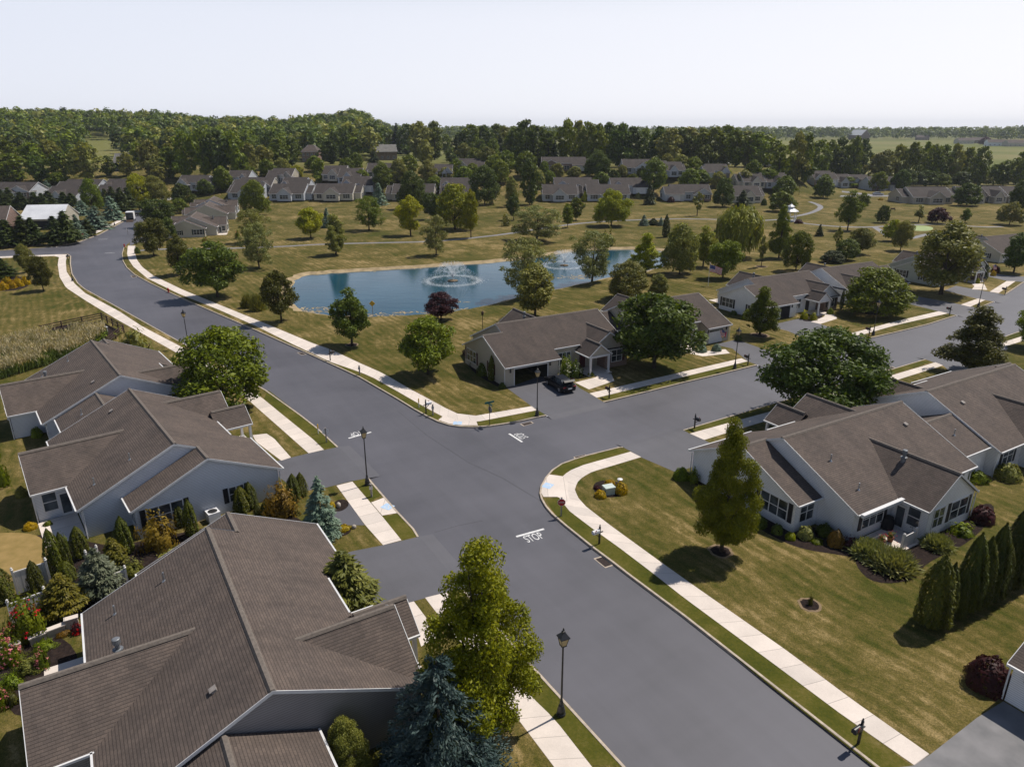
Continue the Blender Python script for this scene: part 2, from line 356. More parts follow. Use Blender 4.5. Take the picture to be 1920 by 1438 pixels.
Vw, Fw = cdt([offset_ring(WATER, .1)]); mw = MB(); mw.mesh([(p.x, p.y, -.32) for p in Vw], [tuple(f) for f in Fw]); struct(mw.build('pond_water', 'water'))
# kerbs
def kerb(pts, w=.17, h=.15):
    mb = MB(); nr = []
    for i, p in enumerate(pts):
        a = pts[max(i - 1, 0)]; b = pts[min(i + 1, len(pts) - 1)]; t = (b - a).normalized(); nr.append(Vector((t.y, -t.x, 0)))
    L = 0
    prof = [(0, -.01), (.02, h - .01), (.04, h), (w, h), (w, GZ - .03)]
    for i in range(len(pts) - 1):
        d = (pts[i + 1] - pts[i]).length
        for (a, za), (b, zb) in zip(prof, prof[1:]):
            q = [pts[i] + nr[i] * a + Vector((0, 0, za)), pts[i + 1] + nr[i + 1] * a + Vector((0, 0, za)), pts[i + 1] + nr[i + 1] * b + Vector((0, 0, zb)), pts[i] + nr[i] * b + Vector((0, 0, zb))]
            mb.poly(q, 0, [(L, 0), (L + d, 0), (L + d, .2), (L, .2)])
        L += d
    for e in (0, -1): mb.poly([pts[e] + nr[e] * a + Vector((0, 0, z)) for a, z in prof])
    return struct(mb.build('kerb', 'kerb'))
for k in (KR, px(k_south1), px(k_south2), px(k_n5), px(k_n4), px(k_n3), px(k_n2), px(k_n1), px(k_north), px(k_nfar), px(k_wfar), px(k_west), px(k_w2), KW): kerb(k)
def sheet(name, pts, m, z, uvdir=None):
    """flat sheet, fan-safe through CDT"""
    r = [Vector((p.x, p.y, 0)) for p in pts]; V2, F2 = cdt([r]); mb = MB()
    vs = [(p.x, p.y, z) for p in V2]; fs = [tuple(f) for f in F2 if inside(sum((V2[i] for i in f), Vector((0, 0))) / len(f), r)]
    mb.mesh(vs, fs); return struct(mb.build(name, m))
def walk(o, i, name='sidewalk', m='concrete', z=GZ + .012, px_=True):
    """walk between outer and inner edge polylines (same count after resampling)"""
    A = px(o) if px_ else o; B = px(i) if px_ else i
    def res(p, n):
        L = [0]
        for a, b in zip(p, p[1:]): L.append(L[-1] + (b - a).length)
        out = []
        for k in range(n):
            s = L[-1] * k / (n - 1); j = max(x for x in range(len(L) - 1) if L[x] <= s + 1e-9)
            t = (s - L[j]) / max(L[j + 1] - L[j], 1e-6); out.append(p[j].lerp(p[j + 1], min(t, 1)))
        return out, L[-1]
    n = max(len(A), len(B)) * 4
    A, la = res(A, n); B, lb = res(B, n); L = (la + lb) / 2; mb = MB()
    for k in range(n - 1):
        u0, u1 = L * k / (n - 1), L * (k + 1) / (n - 1)
        zz = Vector((0, 0, z)); dn = Vector((0, 0, z - .06))
        mb.poly([A[k] + zz, A[k + 1] + zz, B[k + 1] + zz, B[k] + zz], 0, [(u0, 0), (u1, 0), (u1, 1.3), (u0, 1.3)])
        for e in (A, B): mb.poly([e[k] + zz, e[k + 1] + zz, e[k + 1] + dn, e[k] + dn], 0, [(u0, 0), (u1, 0), (u1, .1), (u0, .1)])
    return struct(mb.build(name, m))
# walks, each between its road-side and its garden-side edge
walk([(1714, 1438), (1574, 1340), (1447, 1245), (1280, 1121.6), (1225, 1078), (1160, 1028.6), (1110, 992.8), (1067, 960), (1050, 938), (1040, 915), (1055, 895), (1067, 885), (1093.6, 874), (1182, 849)],
     [(1742, 1417), (1600.5, 1317), (1473.6, 1221.8), (1300, 1100), (1242, 1058.7), (1143.6, 987), (1098.6, 951.9), (1083.5, 935), (1077.7, 920), (1082, 906.8), (1092, 896.8), (1110, 886.7), (1143.6, 876.7), (1202, 859)])
sheet('kerb_ramp', px([(1021, 899), (1029, 891.8), (1056, 895.5), (1066, 908), (1064, 925), (1071, 946), (1045, 934), (1019, 934), (1014.5, 926), (1015.5, 914)]), 'concrete', GZ + .017)
walk([(240, 462), (238.5, 476.7), (241, 487), (250, 501), (277, 523.5), (335, 552), (410, 582), (480, 612.8), (551.8, 648.4), (618.6, 680), (677, 700), (700, 710), (741.7, 733.5), (785, 758.5), (828.6, 782.7), (862, 795), (893.7, 793), (1007, 771)],
     [(254, 462), (253.5, 476.7), (257, 488.4), (267, 502), (288.5, 518.5), (343.6, 545), (390, 564), (488, 604), (588.5, 646), (622, 657.6), (677, 683.5), (718.7, 701.8), (770, 731.8), (813.6, 755), (847, 773.5), (865, 780), (888.7, 782), (997, 763.5)])
sheet('kerb_ramp', px([(822, 789.5), (831, 782), (860, 790), (893, 791), (896, 799.6), (864, 799.4), (843, 796.6)]), 'concrete', GZ + .017)
walk([(1118.6, 747.7), (1280, 708.6), (1402, 679)], [(1105, 739.4), (1267, 702), (1390, 673.5)])
walk([(1488, 662), (1560, 645)], [(1476, 655), (1548, 637)])
walk([(1610, 631), (1680, 611), (1777, 589)], [(1594, 627), (1675, 605), (1760, 585)])
walk([(1818.7, 576.8), (1847, 564)], [(1801, 572.6), (1833.7, 561)])
walk([(1872, 551), (1904, 528.4)], [(1855.4, 548.4), (1887, 528.4)])
walk([(1293, 815), (1380, 791), (1450, 772), (1560, 740), (1680, 703), (1753.6, 681)], [(1320, 827), (1400, 802), (1470, 781), (1575, 749), (1698.5, 708.7), (1767.8, 687)])
walk([(1877, 644.4), (1914, 632.7), (1990, 608)], [(1882, 652), (1920, 640), (1996, 615)])
walk([(-100, 486), (110, 478), (127, 478), (123.5, 490.5), (125, 510.5), (140, 533), (160, 551), (223.4, 585), (267, 613.6), (343.6, 653.7), (420, 700), (493, 749), (530, 779.5), (597, 833.7), (607.7, 845.4)],
     [(-100, 489), (100, 481), (111, 482), (108.5, 497), (112, 520.6), (124, 540.6), (160, 564.4), (218.4, 600), (263.5, 625), (340, 668), (410, 712), (464, 750), (480, 764.4), (534, 812), (579, 852)])
walk([(661, 905), (695, 945), (716, 969.4), (752.8, 1015.3)], [(631, 912.6), (651, 940), (685, 987), (718.6, 1024.5)])
sheet('kerb_ramp', px([(696, 944.5), (718.5, 936), (724, 937), (747.5, 963.8), (717, 969)]), 'concrete', GZ + .017)
walk([(837, 1113), (990.6, 1303.6), (1040.7, 1352), (1107.5, 1438), (1190, 1540)], [(797, 1123), (965.5, 1343.6), (1037, 1438), (1110, 1540)])
walk([(238, 411), (187, 436), (152, 450.5), (106, 461)], [(236, 407), (183, 433), (148, 447.5), (104, 458.5)])
walk([(776, 1130), (800, 1162), (818, 1200)], [(752, 1136), (775, 1170), (790, 1215)], 'front_walk')
walk([(1104, 732), (1152, 716), (1146, 703)], [(1077.7, 719), (1120, 708.5), (1108, 698)], 'front_walk')
walk([(1368.5, 664), (1318, 670), (1290, 663.5), (1282, 652)], [(1360, 656.5), (1320, 660.5), (1298, 656), (1294, 648)], 'front_walk')
walk([(1538, 609), (1570.5, 598.4), (1562, 590)], [(1520, 605), (1545, 595.5), (1547, 590)], 'front_walk')
walk([(546, 860), (514, 824), (500, 815)], [(528, 866), (480, 830), (474, 818)], 'front_walk')
walk([(1851, 545), (1845, 534), (1832, 532)], [(1822, 544), (1827, 537.5), (1822, 534)], 'front_walk')
# driveways with their sloped aprons
def drive(pts, a, b, m='drive'):
    sheet('driveway', px(pts), m, GZ + .005)
    A, B = P(*a), P(*b); t = (B - A).normalized(); nrm = Vector((t.y, -t.x, 0))
    mid = sum(px(pts), Vector()) / len(pts)
    if (mid - A).dot(nrm) > 0: nrm = -nrm
    mb = MB(); z1 = Vector((0, 0, GZ + .0052)); lo = Vector((0, 0, .003))
    mb.poly([A + z1 - nrm * .05, B + z1 - nrm * .05, B + nrm * 1.1 + lo, A + nrm * 1.1 + lo]); struct(mb.build('driveway_apron', m))
drive([(950, 729), (996, 763), (1025, 781), (1132, 756), (1104.4, 739.4), (1085, 728.5), (1075, 718), (1052, 712), (1034, 700)], (1025, 781), (1132, 756))
drive([(1340, 648), (1373, 655), (1402, 679), (1420, 686), (1486, 669), (1445, 661), (1428, 655), (1397, 644), (1380, 638)], (1420, 686), (1486, 669))
drive([(1440, 612), (1478.7, 622.6), (1550, 655), (1625, 637), (1597, 627), (1540, 610), (1506, 597)], (1550, 655), (1625, 637))
drive([(1680, 565), (1758.6, 585), (1793.6, 592.7), (1834, 579), (1803.7, 572.7), (1713.5, 556)], (1793.6, 592.7), (1834, 579))
drive([(1770, 546), (1834, 562), (1864, 567), (1884, 554), (1855, 548.5), (1834, 545), (1792, 537)], (1864, 567), (1884, 554))
drive([(1850, 519), (1887, 528), (1920, 530), (1960, 512), (1920, 520), (1882, 517), (1852, 512)], (1920, 530), (1985, 505))
drive([(1167.5, 840), (1204, 860.4), (1268, 888), (1320, 870), (1343, 838.7), (1320, 827), (1293, 815), (1280, 808)], (1167.5, 840), (1280, 808))
drive([(500, 878), (521, 866), (579, 852), (635, 840), (692, 898.4), (660, 904), (613, 916), (560, 925)], (635, 840), (692, 898.4))
drive([(620, 1050), (660, 1036), (718.6, 1024.5), (786, 1008.6), (868, 1105), (837, 1113), (757, 1135), (690, 1150)], (786, 1008.6), (868, 1105))
sheet('parking_pad', px([(655, 945), (684, 987), (640, 987), (606, 985), (618, 958)]), 'drive', GZ + .006)
sheet('driveway', px([(1744, 1417), (1831, 1348.6), (1880, 1318), (2000, 1390), (2000, 1560), (1760, 1560), (1650, 1446), (1714, 1438)]), M('pale_driveway', (.2, .195, .2), (.13, .13, .135), .8, .8), GZ + .016)
drive([(1733.5, 675), (1870, 637), (1890, 655), (1800, 715), (1767.8, 687)], (1733.5, 675), (1870, 637))
sheet('side_street', px([(243, 463), (244, 452), (262, 446), (300, 444), (300, 452), (258, 456)]), 'drive', GZ + .006)
# asphalt walking path round the pond and the far street
def path(pts, w, name='walking_path', m='path', z=GZ + .006):
    c = px(pts); c = [c[0]] + [q for a, b in zip(c, c[1:]) for q in (a.lerp(b, .25), a.lerp(b, .75))] + [c[-1]]
    nr = [(c[min(i + 1, len(c) - 1)] - c[max(i - 1, 0)]).normalized() for i in range(len(c))]
    walk([p + Vector((t.y, -t.x, 0)) * w / 2 for p, t in zip(c, nr)], [p - Vector((t.y, -t.x, 0)) * w / 2 for p, t in zip(c, nr)], name, m, z, False)
path([(262, 471), (300, 468), (420, 467), (520, 464), (600, 459), (700, 456.5), (800, 454.5), (860, 450), (950, 440), (1010, 430), (1075, 421), (1130, 416), (1250, 411), (1340, 412), (1420, 415), (1470, 412), (1500, 419), (1560, 425.5), (1620, 427.5), (1660, 425), (1720, 422), (1780, 421.5), (1840, 427), (1880, 426)], 1.9)
path([(1482, 408), (1515, 402), (1535, 394), (1540, 388), (1528, 382), (1510, 377), (1497, 372)], 2.0)
path([(1640, 427), (1655, 436), (1668, 446), (1700, 450), (1740, 440)], 1.9)
path([(1490, 370), (1560, 368.5), (1640, 368), (1700, 368)], 7.0, 'far_street', 'path', GZ + .004)
path([(1640, 368), (1600, 362), (1560, 358), (1520, 350), (1490, 346)], 6.0, 'far_street', 'path', GZ + .003)
sheet('putting_green', smooth_ring(px([(1702, 430), (1710, 424), (1735, 424), (1752, 428), (1745, 434), (1715, 434)]), 2), M('putting_green_turf', (.30, .36, .17), (.24, .30, .13), .5, .9), GZ + .006)
# ---------------------------------------------------------------- houses
RZ, EZ, HD, LEN = 5.95, 2.6, 7.25, 15.7       # ridge height, eave height, half depth, length of one unit
def zr(y): return RZ - (RZ - EZ) / HD * abs(y)
def slope(mb, tr, A, B, C, D, eave=True, ra=True, rb=True):
    """one roof plane: ridge edge A-B, eave edge D-C; tr collects its gutter and rake boards"""
    A, B, C, D = map(Vector, (A, B, C, D)); dn = Vector((0, 0, -.11))
    u = (C - D).normalized(); v = (A - D) - u * (A - D).dot(u); hv = v.length; v.normalize()
    uvf = lambda p: ((p - D).dot(u) + 40, (p - D).dot(v) + 40)
    q = [A, B, C, D]
    nrm = (B - A).cross(D - A)
    if nrm.z > 0: q = [A, D, C, B]
    mb.poly(q, 0, [uvf(p) for p in q]); mb.poly([p + dn for p in reversed(q)], 0)
    for a, b in zip(q, q[1:] + q[:1]): mb.poly([a, a + dn, b + dn, b], 0)
    out = (D - A); out.z = 0; out.normalize()
    def bar(p, q_, w, h, off):
        d = (q_ - p).normalized(); s = d.cross(Vector((0, 0, 1))).normalized()
        if s.dot(off) < 0: s = -s
        up = Vector((0, 0, 1)); o = s * .003
        c = [p + o + up * .03, p + o + s * w + up * .03, p + o + s * w - up * h, p + o - up * h]
        e = [x + (q_ - p) for x in c]
        tr.mesh(c + e, [(0, 1, 2, 3), (7, 6, 5, 4)] + [(i, i + 4, (i + 1) % 4 + 4, (i + 1) % 4) for i in range(4)])
    if eave: bar(D, C, .10, .10, out)
    if ra: bar(A, D, .03, .15, -u)
    if rb: bar(B, C, .03, .15, u)
def capline(mb, A, B, w=.17, h=.08):
    A, B = Vector(A), Vector(B); d = (B - A).normalized(); s = d.cross(Vector((0, 0, 1))) * w
    up = Vector((0, 0, h)); dn = Vector((0, 0, -.055))
    c = [A - s + dn, A - s * .45 + up, A + s * .45 + up, A + s + dn]; e = [p + (B - A) for p in c]
    mb.mesh(c + e, [(0, 4, 5, 1), (1, 5, 6, 2), (2, 6, 7, 3), (0, 1, 2, 3), (7, 6, 5, 4)])
class House:
    def __init__(s, root, mirror): s.r = root; s.my = -1 if mirror else 1
    def mir(s, mb):
        if s.my < 0:
            mb.v = [(x, -y, z) for x, y, z in mb.v]; mb.f = [tuple(reversed(f)) for f in mb.f]; mb.uv = [list(reversed(u)) for u in mb.uv]
        return mb
    def part(s, name, mb, mats, parent=None, smooth=False): return s.mir(mb).build(name, mats, parent or s.r, smooth=smooth)
    def window(s, x, y, z, ang, w, h, cols=2, rows=2, sh=None, name='window', grid=False):
        """ang: direction the window faces, in degrees in the house's own plan"""
        ang = ang * s.my; f = MB(); g = MB(); hw = w / 2
        fw = .07
        for a, b, c, d in ((-hw, hw, -fw, 0), (-hw, hw, h, h + fw)): f.box(a, b, -.05, .012, c, d)
        for a, b in ((-hw - fw, -hw), (hw, hw + fw)): f.box(a, b, -.05, .012, -fw, h + fw)
        for k in range(1, cols): f.box(-hw + w * k / cols - .04, -hw + w * k / cols + .04, -.04, .01, 0, h)
        f.box(-hw, hw, -.036, .008, h / 2 - .03, h / 2 + .03)
        if grid:
            for k in range(cols):
                c = -hw + w * (k + .5) / cols; f.box(c - .012, c + .012, -.03, .004, 0, h)
            for k in (1, 3): f.box(-hw, hw, -.031, .003, h * k / 4 - .011, h * k / 4 + .011)
        g.box(-hw, hw, -.022, .002, 0, h)
        o = f.build(name, 'white', s.r, (x, y * s.my, z), R(ang + 90)); g.build('pane', 'glass', o)
        if sh:
            for sd in (-1, 1):
                k = MB(); a = sd * (hw + fw + .22)
                k.box(a - .19, a + .19, -.035, .006, -.05, h + .05)
                for i in range(8): k.box(a - .15, a + .15, -.045, -.034, .03 + i * h / 8, .03 + i * h / 8 + h / 20)
                k.build('shutter', sh, s.r, (x, y * s.my, z), R(ang + 90))
        return o
WALLZ = GZ - .05
def make_house(label, loc, yaw, mirror, sc=1.0, wall='siding_white', roof='roof', sh='shutter_dark', bump_=True, garage=(-2.65, 5.2), door='closed', link_=False, awning=False, front='brick', near=True, cat='house', group=None, name='house', patio=True, fx=12.4, flue=True):
    root = thing(name, label, cat, (loc[0], loc[1], 0), R(yaw), group, (sc, sc, sc))
    H = House(root, mirror); rf, tr, cp = MB(), MB(), MB(); w = MB()
    bx = garage[0] if bump_ else 0.0; g1 = garage[1]; yf = -5.6
    # main roof
    slope(rf, tr, (0, 0, RZ), (LEN, 0, RZ), (LEN, HD, EZ), (0, HD, EZ))
    if bump_: slope(rf, tr, (bx, -1.6, zr(1.6)), (0, -1.6, zr(1.6)), (0, -HD, EZ), (bx, -HD, EZ), rb=False)
    slope(rf, tr, (0, 0, RZ), (g1, 0, RZ), (g1, -HD, EZ), (0, -HD, EZ), ra=not bump_, rb=False)
    slope(rf, tr, (g1, 0, RZ), (9, 0, RZ), (9, yf, zr(yf)), (g1, yf, zr(yf)), ra=False, rb=False)
    slope(rf, tr, (9, 0, RZ), (LEN, 0, RZ), (LEN, -HD, EZ), (9, -HD, EZ), ra=False)
    capline(cp, (-.02, 0, RZ), (LEN + .02, 0, RZ))
    if not bump_: 
        w.poly([(.2, -6.85, WALLZ), (.2, 6.85, WALLZ), (.2, 6.85, zr(6.85)), (.2, 0, RZ - .12), (.2, -6.85, zr(6.85))][::-1])
    else:
        slope(rf, tr, (bx, -1.6, zr(1.6)), (.1, -1.6, zr(1.6)), (.1, 4.2, EZ), (bx, 4.2, EZ), rb=False)
        for e in (.0,): tr.mesh([Vector(q) for q in ((-.02, .02, RZ + .03), (-.02, -1.7, zr(1.7) + .03), (-.02, -1.7, zr(1.7) - .16), (-.02, .02, RZ - .16), (.21, .02, RZ - .16), (.21, -1.7, zr(1.7) - .16))], [(0, 3, 2, 1), (3, 4, 5, 2)])
        capline(cp, (bx - .02, -1.6, zr(1.6)), (.15, -1.6, zr(1.6)))
        w.poly([(.2, 6.85, WALLZ), (.2, -3.2, WALLZ), (.2, -3.2, zr(3.2) - .1), (.2, 0, RZ - .1), (.2, 6.85, zr(6.85) - .1)])
        xb = bx + .2
        w.poly([(xb, 3.85, WALLZ), (xb, -6.85, WALLZ), (xb, -6.85, zr(6.85) - .1), (xb, -1.6, zr(1.6) - .12), (xb, 3.85, 2.68)])
        w.poly([(.19, 3.85, WALLZ), (xb, 3.85, WALLZ), (xb, 3.85, 2.66), (.19, 3.85, 2.66)])
    xb = (bx + .2) if bump_ else .2
    # outer walls
    w.poly([(LEN - .2, -6.85, WALLZ), (LEN - .2, 6.85, WALLZ), (LEN - .2, 6.85, zr(6.85) - .1), (LEN - .2, 0, RZ - .12), (LEN - .2, -6.85, zr(6.85) - .1)])
    for a, b in ((.2, 5.1), (11.15, LEN - .2)): w.poly([(b, 6.85, WALLZ), (a, 6.85, WALLZ), (a, 6.85, zr(6.85) - .1), (b, 6.85, zr(6.85) - .1)])
    # garage front with its door opening, garage side wall and the recessed entry wall
    d0, d1 = (xb + 1.3, xb + 5.9) if bump_ else (xb + 1.2, xb + 4.0)
    zt = zr(6.85) - .1
    w.poly([(xb, -6.85, WALLZ), (d0, -6.85, WALLZ), (d0, -6.85, zt), (xb, -6.85, zt)]); w.poly([(d1, -6.85, WALLZ), (g1 - .2, -6.85, WALLZ), (g1 - .2, -6.85, zt), (d1, -6.85, zt)])
    w.poly([(d0, -6.85, 2.25), (d1, -6.85, 2.25), (d1, -6.85, zt), (d0, -6.85, zt)])
    w.poly([(g1 - .2, -6.85, WALLZ), (g1 - .2, -5.3, WALLZ), (g1 - .2, -5.3, zr(5.3) - .1), (g1 - .2, -6.85, zt)])
    w.poly([(g1 - .2, -5.3, WALLZ), (12.0, -5.3, WALLZ), (12.0, -5.3, zr(5.3) - .1), (g1 - .2, -5.3, zr(5.3) - .1)])
    gd = MB()
    if door == 'open':
        gi = MB(); gi.box(d0, d1, -6.8, -2.0, WALLZ, 2.3); gi.f = gi.f[:2] + gi.f[3:]; gi.uv = gi.uv[:2] + gi.uv[3:]; gi.m = gi.m[:2] + gi.m[3:]
        H.part('garage_interior', gi, 'dark')
        gd.box(d0, d1, -6.86, -6.80, 2.15, 2.27); gd.box(d0 - .1, d0, -6.9, -6.84, WALLZ, 2.3); gd.box(d1, d1 + .1, -6.9, -6.84, WALLZ, 2.3)
    else:
        for k in range(4): gd.box(d0, d1, -6.80 + .004 * (k % 2), -6.74, GZ + .02 + k * .54, GZ + .02 + k * .54 + .52)
        for k in range(5):
            cx = d0 + (d1 - d0) * (k + .5) / 5
            for r in range(3): gd.box(cx - .33, cx + .33, -6.815, -6.79, GZ + .12 + r * .54, GZ + .44 + r * .54)
    gdo = H.part('garage_door', gd, 'white')
    if door != 'open' and near:
        for k in range(5):
            gl = MB(); cx = d0 + (d1 - d0) * (k + .5) / 5; gl.box(cx - .3, cx + .3, -6.83, -6.79, GZ + 1.74, GZ + 2.02)
            H.part('door_window', gl, 'glass', gdo)
    if door == 'half':
        k = MB(); k.box(d0 + 2.4, d1 - .1, -6.86, -6.82, GZ, 2.2); H.part('screen_panel', k, 'dark')
    # garden wing
    wz, wk = 4.9, 8.12; 
    slope(rf, tr, (wk, 1.9, wz), (wk, 9.65, wz), (4.85, 9.65, EZ), (4.85, 1.9, EZ), ra=False)
    slope(rf, tr, (wk, 1.9, wz), (wk, 9.65, wz), (11.4, 9.65, EZ), (11.4, 1.9, EZ), ra=False)
    capline(cp, (wk, 2.0, wz), (wk, 9.67, wz))
    w.poly([(11.15, 9.45, WALLZ), (5.1, 9.45, WALLZ), (5.1, 9.45, EZ + .06), (wk, 9.45, wz - .12), (11.15, 9.45, EZ + .06)])
    w.poly([(5.1, 9.45, WALLZ), (5.1, 6.8, WALLZ), (5.1, 6.8, EZ + .06), (5.1, 9.45, EZ + .06)]); w.poly([(11.15, 6.8, WALLZ), (11.15, 9.45, WALLZ), (11.15, 9.45, EZ + .06), (11.15, 6.8, EZ + .06)])
    # street gable over the front room
    fz = 4.95
    slope(rf, tr, (fx, -1.9, fz), (fx, -7.3, fz), (fx - 3.45, -7.3, EZ + .05), (fx - 3.45, -1.9, EZ + .05), ra=False)
    slope(rf, tr, (fx, -1.9, fz), (fx, -7.3, fz), (fx + 3.45, -7.3, EZ + .05), (fx + 3.45, -1.9, EZ + .05), ra=False)
    capline(cp, (fx, -2.0, fz), (fx, -7.27, fz))
    w.poly([(9.2, -7.0, EZ - .02), (15.5, -7.0, EZ - .02), (fx + 3.3, -7.0, EZ + .06), (fx, -7.0, fz - .12), (fx - 3.3, -7.0, EZ + .06)])
    br = MB(); br.poly([(12.0, -7.0, WALLZ), (15.5, -7.0, WALLZ), (15.5, -7.0, EZ), (12.0, -7.0, EZ)]); br.poly([(12.0, -5.3, WALLZ), (12.0, -7.0, WALLZ), (12.0, -7.0, EZ), (12.0, -5.3, EZ)])
    H.part('front_wall', br, front)
    w.poly([(9.2, -7.0, EZ), (9.2, -5.3, EZ), (12.0, -5.3, EZ), (12.0, -7.0, EZ)])
    # porch gable on two columns
    pz, pxx = 4.0, 10.1
    slope(rf, tr, (pxx, -5.4, pz), (pxx, -8.6, pz), (8.35, -8.6, EZ), (8.35, -5.4, EZ), ra=False)
    slope(rf, tr, (pxx, -5.4, pz), (pxx, -8.6, pz), (11.85, -8.6, EZ), (11.85, -5.4, EZ), ra=False)
    capline(cp, (pxx, -5.5, pz), (pxx, -8.62, pz))
    w.poly([(8.6, -8.42, EZ - .02), (11.6, -8.42, EZ - .02), (11.6, -8.42, EZ + .1), (pxx, -8.42, pz - .12), (8.6, -8.42, EZ + .1)])
    bm = MB(); bm.box(8.55, 11.65, -8.5, -8.35, EZ - .25, EZ - .02); bm.box(8.55, 8.7, -8.35, -5.32, EZ - .25, EZ - .03); bm.box(11.5, 11.65, -8.35, -7.02, EZ - .25, EZ - .03); H.part('porch_beam', bm, 'white')
    for cx in (8.72, 11.48):
        c = MB(); c.box(cx - .11, cx + .11, -8.53, -8.31, GZ + .2, EZ - .25); c.box(cx - .16, cx + .16, -8.58, -8.26, GZ, GZ + .25); H.part('porch_column', c, 'white')
    ps = MB(); ps.box(8.4, 11.9, -8.7, -5.35, GZ - .05, GZ + .06); H.part('porch_slab', ps, 'concrete')
    if link_:
        slope(rf, tr, (LEN - .1, 2.2, 4.6), (LEN + 4.8, 2.2, 4.6), (LEN + 4.8, 6.0, 2.8), (LEN - .1, 6.0, 2.8), ra=False, rb=False)
        slope(rf, tr, (LEN - .1, 2.2, 4.6), (LEN + 4.8, 2.2, 4.6), (LEN + 4.8, -1.75, 2.8), (LEN - .1, -1.75, 2.8), ra=False, rb=False)
        capline(cp, (LEN, 2.2, 4.6), (LEN + 4.75, 2.2, 4.6))
        w.poly([(LEN + 4.7, -1.45, WALLZ), (LEN + 4.7, 5.7, WALLZ), (LEN + 4.7, 5.7, 2.85), (LEN + 4.7, 2.2, 4.45), (LEN + 4.7, -1.45, 2.85)]); w.poly([(LEN + 4.7, 5.7, WALLZ), (LEN - .2, 5.7, WALLZ), (LEN - .2, 5.7, 2.85), (LEN + 4.7, 5.7, 2.85)]); w.poly([(LEN - .2, -1.45, WALLZ), (LEN + 4.7, -1.45, WALLZ), (LEN + 4.7, -1.45, 2.85), (LEN - .2, -1.45, 2.85)])
    H.part('wall', w, wall); ro = H.part('roof', rf, roof)
    ed = MB(); ed.box(9.2, 10.1, -5.36, -5.28, GZ + .06, 2.15); H.part('entry_door', ed, sh)
    if not near:
        H.part('gutter', tr, 'white')
        for (x, y, a, ww) in ((2.6, 6.85, 90, 2.6), (8.1, 9.45, 90, 3.6), (13.4, 6.85, 90, 1.9), (13.9, -7.0, -90, 1.7), (6.9, -5.3, -90, 1.7)) + (((xb, .5, 180, 2.4),) if bump_ else ((xb, 3, 180, 1.8),)):
            H.window(x, y, GZ + .75, a, ww, 1.45, 3 if ww > 2.2 else 2, grid=False)
        return root
    H.part('gutter', tr, 'white'); H.part('ridge_cap', cp, 'cap', ro)
    for x, y in ((bx + .1, -6.95), (.1, 6.95), (g1 - .1, -6.95), (5.0, 9.55), (11.25, 9.55), (LEN - .15, 6.95)):
        ds = MB(); ds.tube([(x, y, GZ), (x, y, 2.45)], .045, 6); H.part('downspout', ds, 'white')
    for x, y in ((2.3, 2.9), (2.2, 5.6)) + (((LEN + 2, 4.0),) if link_ else ()):
        z = zr(y) if x < LEN else 3.75; v = MB(); v.tube([(x, y, z - .1), (x, y, z + .55)], .05, 8, 0); v.tube([(x, y, z - .06), (x, y, z + .06)], [.14, .07], 8, 0); H.part('vent_pipe', v, 'steel')
    v = MB(); T = Matrix.Translation((13.2, 2.1, zr(2.1) + .05)) @ Matrix.Rotation(-.43, 4, 'X'); v.box(-.13, .13, -.13, .13, -.1, .08, 0, T); v.box(-.17, .17, -.16, .17, .08, .11, 0, T); H.part('roof_vent', v, 'post')
    v = MB(); x, y = 7.5, 5.6; z = wz - (wk - x) * .7; T = Matrix.Translation((x, y, 0))
    v.lathe([(.19, z - .25), (.19, z + .3), (.12, z + .33), (.12, z + .62), (.19, z + .65), (.19, z + .9), (.14, z + .93)], 14, 0, T); v.lathe([(.25, z + .28), (.25, z + .31)], 14, 0, T)
    if flue: H.part('flue', v, 'zinc', smooth=False)
    zz = GZ + .75
    H.window(2.6, 6.85, zz, 90, 2.5, 1.5, 3, sh=sh); H.window(13.4, 6.85, zz, 90, 1.7, 1.5, 2, sh=sh)
    H.window(6.6, 9.45, zz, 90, 1.3, 1.5, 2, sh=None); H.window(9.3, 9.45, zz, 90, 2.2, 1.5, 2, sh=sh)
    H.window(5.1, 8.5, zz, 180, .9, 1.45, 1); 
    pd = MB(); pd.box(5.02, 5.12, 7.1, 7.9, GZ, 2.15); H.part('patio_door', pd, 'white'); g = MB(); g.box(5.0, 5.03, 7.2, 7.8, GZ + .25, 2.0); H.part('pane', g, 'glass')
    H.window(13.8, -7.0, zz, -90, 1.6, 1.5, 2, sh=sh); H.window(6.9, -5.3, zz + .1, -90, 1.8, 1.6, 3, sh=None)
    if bump_:
        H.window(xb, 1.9, zz, 180, 2.5, 1.5, 3, sh=sh); H.window(xb, -3.4, zz + .1, 180, 1.1, 1.2, 2, sh=sh); H.window(-1.1, 3.85, zz, 90, 1.5, 1.5, 2)
    for x in (d0 - .6, d1 + .35 if d1 + .5 < g1 else d0 - .6):
        l = MB(); l.box(x - .08, x + .08, -7.0, -6.86, 1.85, 2.2); l.box(x - .05, x + .05, -6.98, -6.86, 2.2, 2.3); H.part('wall_lantern', l, 'black')
    if patio:
        ps = MB(); ps.box(.6, 5.0, 6.95, 9.6, GZ - .05, GZ + .04); H.part('patio_slab', ps, 'concrete')
    if awning:
        a = MB(); a.box(.1, 5.0, 7.4, 7.62, 2.5, 2.72); a.box(.1, 5.0, 7.36, 7.66, 2.72, 2.76); H.part('awning_box', a, 'white')
    return root
def at(o, yaw, d):
    a = R(yaw); return (o[0] + d * math.cos(a), o[1] + d * math.sin(a))
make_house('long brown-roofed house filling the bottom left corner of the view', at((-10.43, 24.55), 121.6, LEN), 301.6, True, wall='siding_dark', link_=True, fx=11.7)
make_house('pale blue-grey sided house with a two-car drive, beside the row of columnar evergreens', (-26.19, 50.24), 128.4, False, wall='siding_grey', link_=True, fx=12.7, flue=False)
